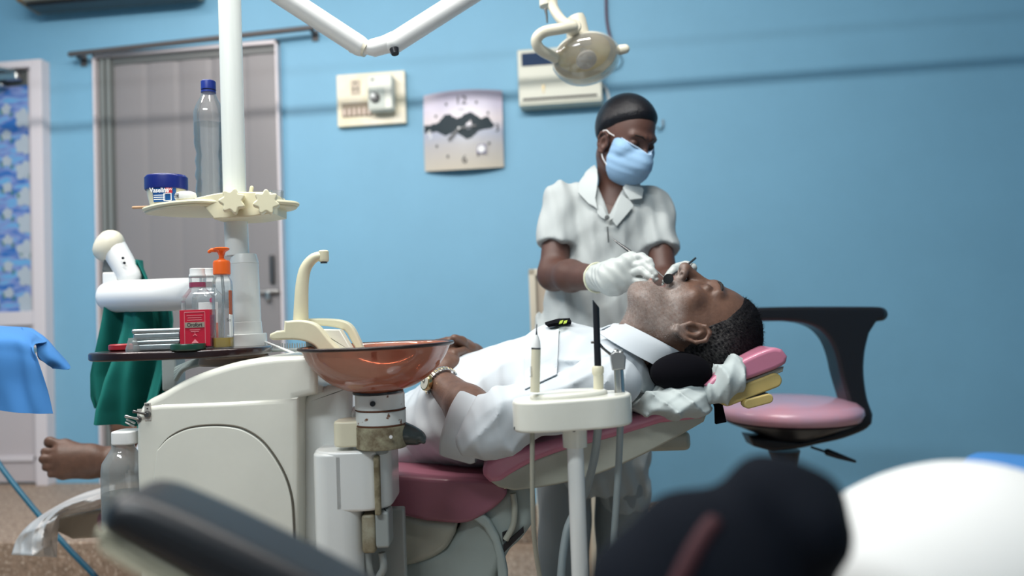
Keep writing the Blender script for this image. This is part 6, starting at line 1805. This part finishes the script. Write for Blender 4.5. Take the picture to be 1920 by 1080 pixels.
patch(shirt_f, [(1048, 617), (1046, 660), (1044, 702)], [(985, 636), (984, 680), (984, 730)], off=.0025, thick=.0016).build('chest_pocket', M_SHIRT, shirt, ang=50)
# shoulder slide / badge on the chest line
bd = patch(shirt_f, [(1022, 607), (1046, 600), (1068, 599)], [(1028, 611), (1050, 607), (1071, 606)], off=.006, thick=.006, nu=5, nv=10).build('shoulder_badge', M_BLACKF, shirt)
for x_ in (1050, 1058):
    patch(shirt_f, [(x_, 602), (x_ + 6, 600.5)], [(x_ - 2, 607.5), (x_ + 4, 606)], off=.0115, thick=.0012, nu=4, nv=4).build('badge_stripe', mat('lime_stripe', (0.38, 0.50, 0.05), .6), bd)
# trousers
def trous_f(p):
    d = torso_core(p, .002)
    d = smax(d, ((p - sH) @ ax_) - .0, .01)
    d = smin(d, smin(cap(p, hpL, knL, .084, .068), cap(p, knL, anL, .068, .055), .02), .03)
    d = smin(d, smin(cap(p, hpR, knR, .084, .068), cap(p, knR, anR, .068, .055), .02), .03)
    cut = smax(-(p[:, 0] - (anL[0] + .07)), -(p[:, 0] - (anL[0] + .07)), .001)
    d = smax(d, cut, .004)
    return (d + .0022 * np.sin(p[:, 0] * 75 + p[:, 2] * 50 + 2 * np.sin(p[:, 1] * 15)) + .0012 * np.sin(p[:, 2] * 130 - p[:, 0] * 50)) * .75
lo, hi = bb([sH, hpL, hpR, anL, anR], .14)
V, F = nets(trous_f, lo, hi, .0065)
MB().add(smoothV(V, F, 1), F).build('trousers', M_SHIRT, pt, ang=180)
# the wrist watch
wt = thing('wrist_watch', 'gold and steel bracelet watch on the patient\'s near wrist', 'watch', wrN)
fa_ = (wrN - elN) / np.linalg.norm(wrN - elN)
f1 = np.cross(fa_, (0, 1, 0)); f1 /= np.linalg.norm(f1); f2 = np.cross(fa_, f1)
wc = wrN - fa_ * .012
M_GOLD = mat('gold_link', (0.75, 0.58, 0.30), .22, metal=1.0)
N_ = 30; mbs = MB(); mbg = MB()
for k in range(N_):
    a = 2 * math.pi * k / N_; rad_ = .0345
    o_ = f1 * math.cos(a) + f2 * math.sin(a); tg = -f1 * math.sin(a) + f2 * math.cos(a)
    rm = np.array([tg, fa_, o_]).T
    mbs.rbox(wc + o_ * rad_, (.0062, .015, .0026), .0008, rot=rm); mbg.rbox(wc + o_ * (rad_ + .0008), (.0050, .0055, .003), .001, rot=rm)
mbs.build('bracelet', M_STEEL, wt); mbg.build('bracelet_centre_links', M_GOLD, wt)
best = min(range(60), key=lambda k: np.linalg.norm((wc + (f1 * math.cos(k * .1047) + f2 * math.sin(k * .1047)) * .035) - P(795, 715, 1.52)))
o_ = f1 * math.cos(best * .1047) + f2 * math.sin(best * .1047)
MB().lathe([(.014, .030), (.0165, .033), (.0165, .039), (.015, .041), (.0135, .041)], wc, o_, 32).build('watch_case', M_GOLD, wt)
dial = MB().lathe([(.0135, .0405), (.0130, .0415), (0, .0415)], wc, o_, 32).build('dial', mat('pale_dial', (0.65, 0.66, 0.58), .25), wt)
MB().tube([wc + o_ * .0425, wc + o_ * .0425 + fa_ * .009], .0006, 6).build('watch_hand', M_TEXTB, dial)
MB().tube([wc + o_ * .0425, wc + o_ * .0425 + np.cross(fa_, o_) * .007], .0006, 6).build('watch_hand', M_TEXTB, dial)

# ------------------------------------------------------------------ DENTIST
de = thing('person', 'woman in pale clinic coat, blue face mask and white gloves standing over the patient', 'person', P(1120, 1300, 2.02) * (1, 1, 0))
fy, fp = R(33), R(27)
f0 = np.array([math.sin(fy), -math.cos(fy), 0]); ff = f0 * math.cos(fp) + np.array([0, 0, -math.sin(fp)]); uu_ = f0 * math.sin(fp) + np.array([0, 0, math.cos(fp)])
rl = R(4); rr_ = np.cross(ff, uu_); uu_ = uu_ * math.cos(rl) + rr_ * math.sin(rl) * -1
DH = HeadFrame(P(1172, 262, 1.95), ff, uu_, 0.88)
nB = P(1160, 352, 2.0); dC = P(1148, 440, 2.0); dW = P(1128, 560, 2.0); dP = P(1115, 680, 2.01)
RS = P(1050, 378, 1.99); LS = P(1228, 385, 2.0); RE = P(1038, 515, 1.93); RW = P(1124, 521, 1.69)
LE = P(1245, 530, 1.90); LW = P(1275, 530, 1.70)
def dq(p, k=.72):
    q = p.copy(); return q
def dtorso(p, inf=0.0):
    q = p.copy(); cx = 0.235
    q[:, 1] = 2.0 + (p[:, 1] - 2.0) / .72
    pts_ = [nB + (0, 0, -.03), dC, dW, dP]
    d = chain(q, pts_[1:], [.128 + inf, .125 + inf, .155 + inf], .05)
    d = smin(d, cap(q, RS + (.03, 0, -.01), LS + (-.03, 0, -.01), .052 + inf, .052 + inf), .05)
    return d * .75
def dneck(p):
    d = head_sdf(DH.loc(p), 0, .94) * DH.sc
    d = smin(d, cap(p, DH.wld((0, -.025, -.055)), nB + (0, .0, 0), .046, .050), .025)
    return smin(d, ell(p, nB + (-.005, -.012, -.075), (.080, .052, .085)), .03)
SK_D = np.array([0.090, 0.040, 0.029])
def dcol(V):
    q = DH.loc(V); c = np.tile(SK_D, (len(V), 1)); x = np.abs(q[:, 0])
    eye = np.exp(-((q[:, 2] - .004) / .010) ** 2 - ((x - .031) / .015) ** 2) * (q[:, 1] > .06)
    return c * (1 - .45 * eye[:, None])
def darmR(p):
    d = cap(p, RS, RE, .036, .037)
    d = smin(d, cap(p, RE, RE * .6 + RW * .4, .038, .036), .02)
    return smin(d, cap(p, RE * .6 + RW * .4, RW + (RW - RE) * .12, .036, .024), .02)
def darmL(p):
    d = cap(p, LS, LE, .032, .034)
    return smin(d, cap(p, LE, LW, .035, .025), .015)
def dlegs(p):
    a = cap(p, P(1060, 800, 2.0), P(1056, 1250, 2.0), .06, .045)
    return smin(a, cap(p, P(1165, 800, 2.02), P(1166, 1260, 2.02), .06, .045), .01)
parts = []
parts.append((dneck, DH.o + (-.13, -.16, -.24), DH.o + (.13, .14, .15), .0028, 1))
lo, hi = bb([RS, RE, RW], .07); parts.append((darmR, lo, hi, .005, 1))
lo, hi = bb([LS, LE, LW], .07); parts.append((darmL, lo, hi, .005, 1))
def dcore(p): return smin(dtorso(p, -.02), dlegs(p), .03)
zf_ = .06
parts.append((dcore, np.array([-.02, 1.85, zf_]), np.array([.52, 2.16, 1.38]), .012, 1))
multi(parts, 'body', M_SKD, de, dcol)
zhD = ([-.14, -.08, -.055, -.035, -.012, .004, .020, .045, .060, .075, .10], [-.055, -.058, -.045, -.020, .010, .020, .034, .052, .062, .070, .09])
M_HAIRD = mat('sleek_black_hair', (0.005, 0.005, 0.008), .36, bump=.5, bscale=34, bdist=.003, stretch=(9, 1, 9), spec=.3)
fd = hair_shell(DH, zhD, .0095, .0004, 300, slim=.94, soft=.016)
V, F = nets(fd, DH.o + (-.14, -.14, -.12), DH.o + (.14, .14, .15), .003)
MB().add(smoothV(V, F, 1), F).build('hair', M_HAIRD, de, ang=180)
for sx_ in (-1, 1):
    MB().tube([DH.wld((sx_ * a * .97, b, c)) for a, b, c in ((.012, .0945, .023), (.026, .0935, .0295), (.040, .083, .029), (.049, .070, .023))], [.0016, .0026, .0022, .0010], 8, flat=.6).build('eyebrow', MATS['dark_brow'], de)
    MB().tube([DH.wld((sx_ * a, b, c)) for a, b, c in ((.020, .0875, .0010), (.031, .0895, -.0022), (.043, .0805, .0010))], [.0008, .0013, .0009], 6).build('eyelashes', MATS['dark_brow'], de)
# mask
def mask_core(q):
    d = ell(q, (0, .036, -.055), (.0645, .084, .071))
    d = smin(d, cap(q, (0, .096, .000), (0, .108, -.040), .012, .018), .03)
    m_ = np.stack([np.abs(q[:, 0]), q[:, 1], q[:, 2]], 1)
    b_ = smin(ell(q, (0, 0.020, -0.012), (0.060, 0.070, 0.078)), ell(m_, (0.0414, 0.058, -0.020), (0.020, 0.018, 0.016)), .022) - .0045
    return smin(d, b_, .006)
def mask_f(p):
    q = DH.loc(p)
    d = mask_core(q) + .0006 * np.sin(q[:, 2] * 260) * (np.abs(q[:, 2] + .05) < .035)
    d = smax(d, q[:, 2] - (-.012 + .36 * np.abs(q[:, 0])), .003)
    d = smax(d, .016 - q[:, 1] + .15 * np.abs(q[:, 2] + .05), .004)
    d = smax(d, -q[:, 2] - .122, .006)
    return d * .9 * DH.sc
V, F = nets(mask_f, DH.o + (-.12, -.16, -.16), DH.o + (.14, .08, .06), .0026)
mk = MB().add(smoothV(V, F, 1), F).build('face_mask', mat('blue_face_mask', (0.27, 0.45, 0.66), .75, bump=.1, bscale=500, bdist=.0004), de, ang=180)
for sx_ in (-1, 1):
    for z0_, z1_ in ((.006, .014), (-.080, -.035)):
        MB().tube(spline([DH.wld((sx_ * .058, .032, z0_)), DH.wld((sx_ * .071, .012, (z0_ * .55 + z1_ * .45))), DH.wld((sx_ * .0735, -.004, z1_)), DH.wld((sx_ * .074, -.018, z1_ * .6))], 5), .0013, 8).build('ear_loop', M_TEXTW, mk)
rp_ = [DH.wld((x_, y_, z_)) for x_, y_, z_ in ((-.0585, .050, .009), (-.045, .078, .003), (-.022, .096, -.004), (0, .117, -.012), (.022, .096, -.004), (.045, .078, .003), (.0585, .050, .009))]
MB().tube(spline(rp_, 6), .0016, 8).build('mask_top_band', mat('pale_blue_band', (0.5, 0.66, 0.85), .7), mk)

# clinic coat
def half(p, a, b):  # signed distance to a vertical plane through two pixels at depth 1.92; positive on the right of a->b (image)
    A_ = P(a[0], a[1], 1.92); B_ = P(b[0], b[1], 1.92); t_ = (B_ - A_); n_ = np.array([-t_[2], 0, t_[0]]); n_ /= np.linalg.norm(n_)
    return (p - A_) @ n_
def coat_f(p):
    d = dtorso(p, .008)
    # skirt of the coat
    sk = cap(p, P(1112, 680, 2.01), P(1113, 905, 2.02), .150, .105)
    q = p.copy(); q[:, 1] = 2.0 + (p[:, 1] - 2.0) / .75
    sk = chain(q, [P(1115, 660, 2.0), P(1118, 860, 2.0)], [.155, .135], .05) * .75
    zc = P(1110, 922, 2.0)[2]
    sk = smax(sk, zc - p[:, 2], .006)
    d = smin(d, sk, .04)
    # side flap hanging lower on the right
    d = smin(d, smax(cap(q, P(1165, 800, 2.0), P(1172, 955, 2.0), .07, .066) * .75, P(1170, 955, 2.0)[2] - p[:, 2], .004), .01)
    # sleeves
    sR = cap(p, RS, RE, .049, .056); hemR = (p - P(1035, 462, 1.95)) @ ((RE - RS) / np.linalg.norm(RE - RS))
    sR = smax(sR, hemR, .004); sR = smax(sR, -cap(p, RS * .2 + RE * .8, RE, .049, .049), .004)
    sL = cap(p, LS, LE, .045, .051); hemL = (p - P(1243, 476, 1.95)) @ ((LE - LS) / np.linalg.norm(LE - LS))
    sL = smax(sL, hemL, .004); sL = smax(sL, -cap(p, LS * .2 + LE * .8, LE, .042, .042), .004)
    d = smin(smin(d, sR, .018), sL, .018)
    x, z = p[:, 0], p[:, 2]
    d = d - .004 * ridge(x * 42 + 1.1 * np.sin(z * 8) + z * 6) + .002 - .0035 * ridge(z * 30 - x * 38 + np.sin(x * 30)) * np.clip((1.3 - z) / .3, 0, 1) + .0014 * np.sin(x * 90 + 1.2 * np.sin(z * 9) + .4) * np.clip((1.25 - z) / .2, 0.2, 1) + .0020 * np.sin(x * 160 + z * 40 + np.sin(z * 23)) + .0016 * np.sin(z * 70 - x * 60)
    V_ = smax(-half(p, (1112, 300), (1142, 405)), half(p, (1186, 318), (1142, 405)), .002)
    V_ = np.maximum(V_, p[:, 1] - 2.02)
    d = smax(d, -V_, .003)
    d = smax(d, -cap(p, nB + (0, 0, -.02), nB + (0, 0, .08), .056, .062), .006)
    return d * .75
_a = half(np.array([P(1150, 330, 1.92)]), (1112, 300), (1142, 405)); _b = half(np.array([P(1150, 330, 1.92)]), (1186, 318), (1142, 405))
V, F = nets(coat_f, np.array([-.06, 1.82, P(1170, 990, 2.0)[2]]), np.array([.50, 2.18, 1.42]), .0048)
coat = MB().add(smoothV(V, F, 1), F).build('clinic_coat', M_COAT, de, ang=180)
M_COAT2 = mat('coat_lapel_cotton', (0.50, 0.54, 0.54), .8)
pk = dict(off=.007, thick=.004, v0=1.6, v1=2.04)
def coat_smooth(p):
    d = dtorso(p, .010); d = smin(d, ell(p, nB + (-.005, -.0, -.03), (.085, .07, .06)), .03); d = smin(d, cap(p, nB + (0, 0, -.02), nB + (0, .01, .10), .058, .050), .02)
    return d * .8
patch(coat_smooth, [(1114, 310), (1100, 322), (1086, 342), (1084, 362)], [(1120, 318), (1121, 336), (1119, 355), (1116, 372)], **pk).build('left_lapel', M_COAT2, coat, ang=60)
patch(coat_smooth, [(1084, 361), (1100, 367), (1116, 371)], [(1104, 382), (1112, 386), (1120, 392)], **pk).build('lapel_notch', M_COAT2, coat, ang=60)
patch(coat_smooth, [(1184, 330), (1196, 340), (1206, 356), (1203, 372)], [(1168, 352), (1172, 362), (1178, 370), (1180, 375)], **pk).build('right_lapel', M_COAT2, coat, ang=60)
patch(coat_smooth, [(1180, 376), (1188, 386), (1175, 402), (1156, 424)], [(1164, 364), (1160, 382), (1154, 398), (1148, 414)], **pk).build('lapel_fold', M_COAT2, coat, ang=60)
pk2 = dict(off=.003, thick=.003, v0=1.6, v1=2.04)
patch(coat_smooth, [(1122, 384), (1130, 388), (1136, 402)], [(1120, 400), (1128, 408), (1136, 412)], **pk2).build('inner_collar', M_COAT2, coat, ang=60)
patch(coat_smooth, [(1162, 386), (1150, 390), (1142, 404)], [(1160, 400), (1152, 408), (1142, 414)], **pk2).build('inner_collar', M_COAT2, coat, ang=60)
bt_ = trace(coat_smooth, [(1138, 408), (1139, 425), (1140, 440), (1141, 455)], 1.6, 2.3, off=.012)
MB().lathe([(.006, 0), (.006, .003), (.003, .004)], bt_[0], (0, -1, 0), 18).build('button', M_DGREY, coat)
MB().tube(list(bt_[1:]), .0022, 8).build('zip_line', M_DGREY, coat)
V, F = nets(lambda p: dlegs(p) - .014 + .002 * np.sin(p[:, 2] * 40 + p[:, 0] * 30), np.array([-.0, 1.88, .10]), np.array([.38, 2.12, .75]), .007)
MB().add(V, F).build('trousers', mat('grey_trousers', (0.30, 0.33, 0.34), .8), de, ang=180)
# shoes
for (x_, v_) in ((1056, 1.96), (1166, 1.98)):
    o_ = P(x_, 1270, v_); 
    def shoe(p, o_=o_): 
        d = cap(p, np.array([o_[0], v_ + .04, .035]), np.array([o_[0], v_ - .12, .03]), .036, .034)
        return smax(d, .002 - p[:, 2], .004) * .9
    sdf_obj('shoe', shoe, np.array([o_[0] - .06, v_ - .19, -.01]), np.array([o_[0] + .06, v_ + .1, .09]), .005, mat('grey_shoe', (0.20, 0.22, 0.23), .6), de)

# gloves
def G3(x, y, v): return P(x, y, v)
def gloveR(p):
    d = cap(p, RW + (RE - RW) * .05, G3(1150, 518, 1.64), .0305, .034)
    pal = smin(cap(p, G3(1150, 520, 1.64), G3(1182, 492, 1.60), .031, .023), cap(p, G3(1152, 528, 1.64), G3(1188, 520, 1.60), .026, .018), .02)
    d = smin(d, pal, .02)
    fs = [([(1178, 487, 1.60), (1203, 481, 1.58), (1217, 490, 1.565), (1223, 498, 1.56)], [.0135, .0120, .0105, .0088]),
          ([(1183, 498, 1.59), (1206, 496, 1.57), (1222, 508, 1.555), (1228, 515, 1.55)], [.0130, .0118, .0105, .0085]),
          ([(1185, 510, 1.59), (1203, 508, 1.565), (1216, 517, 1.555), (1223, 521, 1.55)], [.0125, .0112, .010, .0082]),
          ([(1184, 524, 1.60), (1200, 528, 1.575), (1218, 527, 1.56), (1231, 524, 1.55)], [.0125, .0105, .0090, .0068]),
          ([(1165, 500, 1.66), (1190, 490, 1.645), (1212, 495, 1.61), (1222, 506, 1.585)], [.015, .013, .0115, .009])]
    for pts_, rad_ in fs:
        d = smin(d, chain(p, [G3(*q_) for q_ in pts_], [r_ * .74 for r_ in rad_], .003), .0016)
    s_ = (p - RW) @ ((G3(1150, 518, 1.64) - RW) / np.linalg.norm(G3(1150, 518, 1.64) - RW))
    d = d + .0009 * np.sin(s_ * 330 + p[:, 2] * 190) * np.exp(-((s_ - .03) / .035) ** 2) + .0007 * np.sin(p[:, 0] * 260 + p[:, 2] * 210)
    return d * .85
lo, hi = bb([RW, G3(1150, 518, 1.64), G3(1231, 524, 1.55), G3(1203, 478, 1.58)], .05)
gl = sdf_obj('glove', gloveR, lo, hi, .0021, M_GLOVE, de)
axg = RE - RW; axg /= np.linalg.norm(axg); ga = np.cross(axg, (0, 1, 0)); ga /= np.linalg.norm(ga); gb = np.cross(axg, ga)
oc = RW + axg * .012
MB().tube([oc + ga * math.cos(a) * .0325 + gb * math.sin(a) * .031 for a in np.linspace(0, 2 * math.pi, 41)], .0022, 8).build('glove_cuff_roll', mat('cream_latex', (0.70, 0.70, 0.52), .4), gl)
def gloveL(p):
    d = cap(p, LW + (LE - LW) * .05, G3(1280, 520, 1.66), .030, .030)
    d = smin(d, smin(cap(p, G3(1278, 520, 1.66), G3(1288, 508, 1.62), .028, .020), cap(p, G3(1275, 528, 1.66), G3(1272, 512, 1.62), .024, .018), .02), .015)
    fs = [([(1290, 505, 1.61), (1298, 502, 1.585), (1288, 508, 1.575), (1274, 517, 1.565)], [.0115, .0105, .0095, .0080]),
          ([(1276, 508, 1.62), (1270, 502, 1.59), (1262, 508, 1.57), (1252, 518, 1.56)], [.0125, .0110, .0100, .0085]),
          ([(1270, 514, 1.62), (1262, 510, 1.60), (1254, 518, 1.585), (1248, 528, 1.575)], [.0120, .0105, .0095, .0082]),
          ([(1268, 520, 1.63), (1258, 518, 1.62), (1250, 526, 1.61), (1246, 534, 1.60)], [.0110, .0095, .0085, .0072]),
          ([(1284, 518, 1.64), (1290, 514, 1.60), (1282, 518, 1.58), (1270, 522, 1.57)], [.0135, .012, .0105, .009])]
    for pts_, rad_ in fs: d = smin(d, chain(p, [G3(*q_) for q_ in pts_], [r_ * .84 for r_ in rad_], .003), .0016)
    return (d + .0006 * np.sin(p[:, 0] * 260 + p[:, 2] * 210)) * .85
lo, hi = bb([LW, G3(1246, 534, 1.60), G3(1300, 500, 1.56)], .045)
sdf_obj('glove', gloveL, lo, hi, .0021, M_GLOVE, de)
# instruments in her hands
pr = thing('dental_probe', 'slim dark steel dental probe held in the dentist\'s gloved right hand', 'dental probe', G3(1150, 450, 1.66))
MB().tube([G3(1148, 447, 1.66), G3(1158, 455, 1.65), G3(1175, 467, 1.63), G3(1190, 478, 1.61)], [.0008, .0022, .0036, .0038], 10).build('handle', M_DSTEEL, pr)
MB().tube([G3(1190, 478, 1.61), G3(1228, 505, 1.56), G3(1246, 521, 1.545)], [.003, .0013, .0007], 8).build('probe_tip', M_STEEL, pr)
mi = thing('mouth_mirror', 'small round steel mouth mirror at the patient\'s open lips', 'dental mirror', G3(1252, 526, 1.49))
MB().lathe([(.0095, -.0008), (.0105, 0), (.0095, .001)], G3(1253, 523, 1.495), (-.45, -.85, .25), 28).build('mirror_head', mat('dark_mirror', (0.08, 0.08, 0.08), .08, metal=1.0), mi)
MB().tube([G3(1255, 518, 1.50), G3(1272, 508, 1.54), G3(1290, 496, 1.57), G3(1304, 484, 1.59)], [.0012, .0018, .0024, .0022], 10).build('handle', M_DSTEEL, mi)
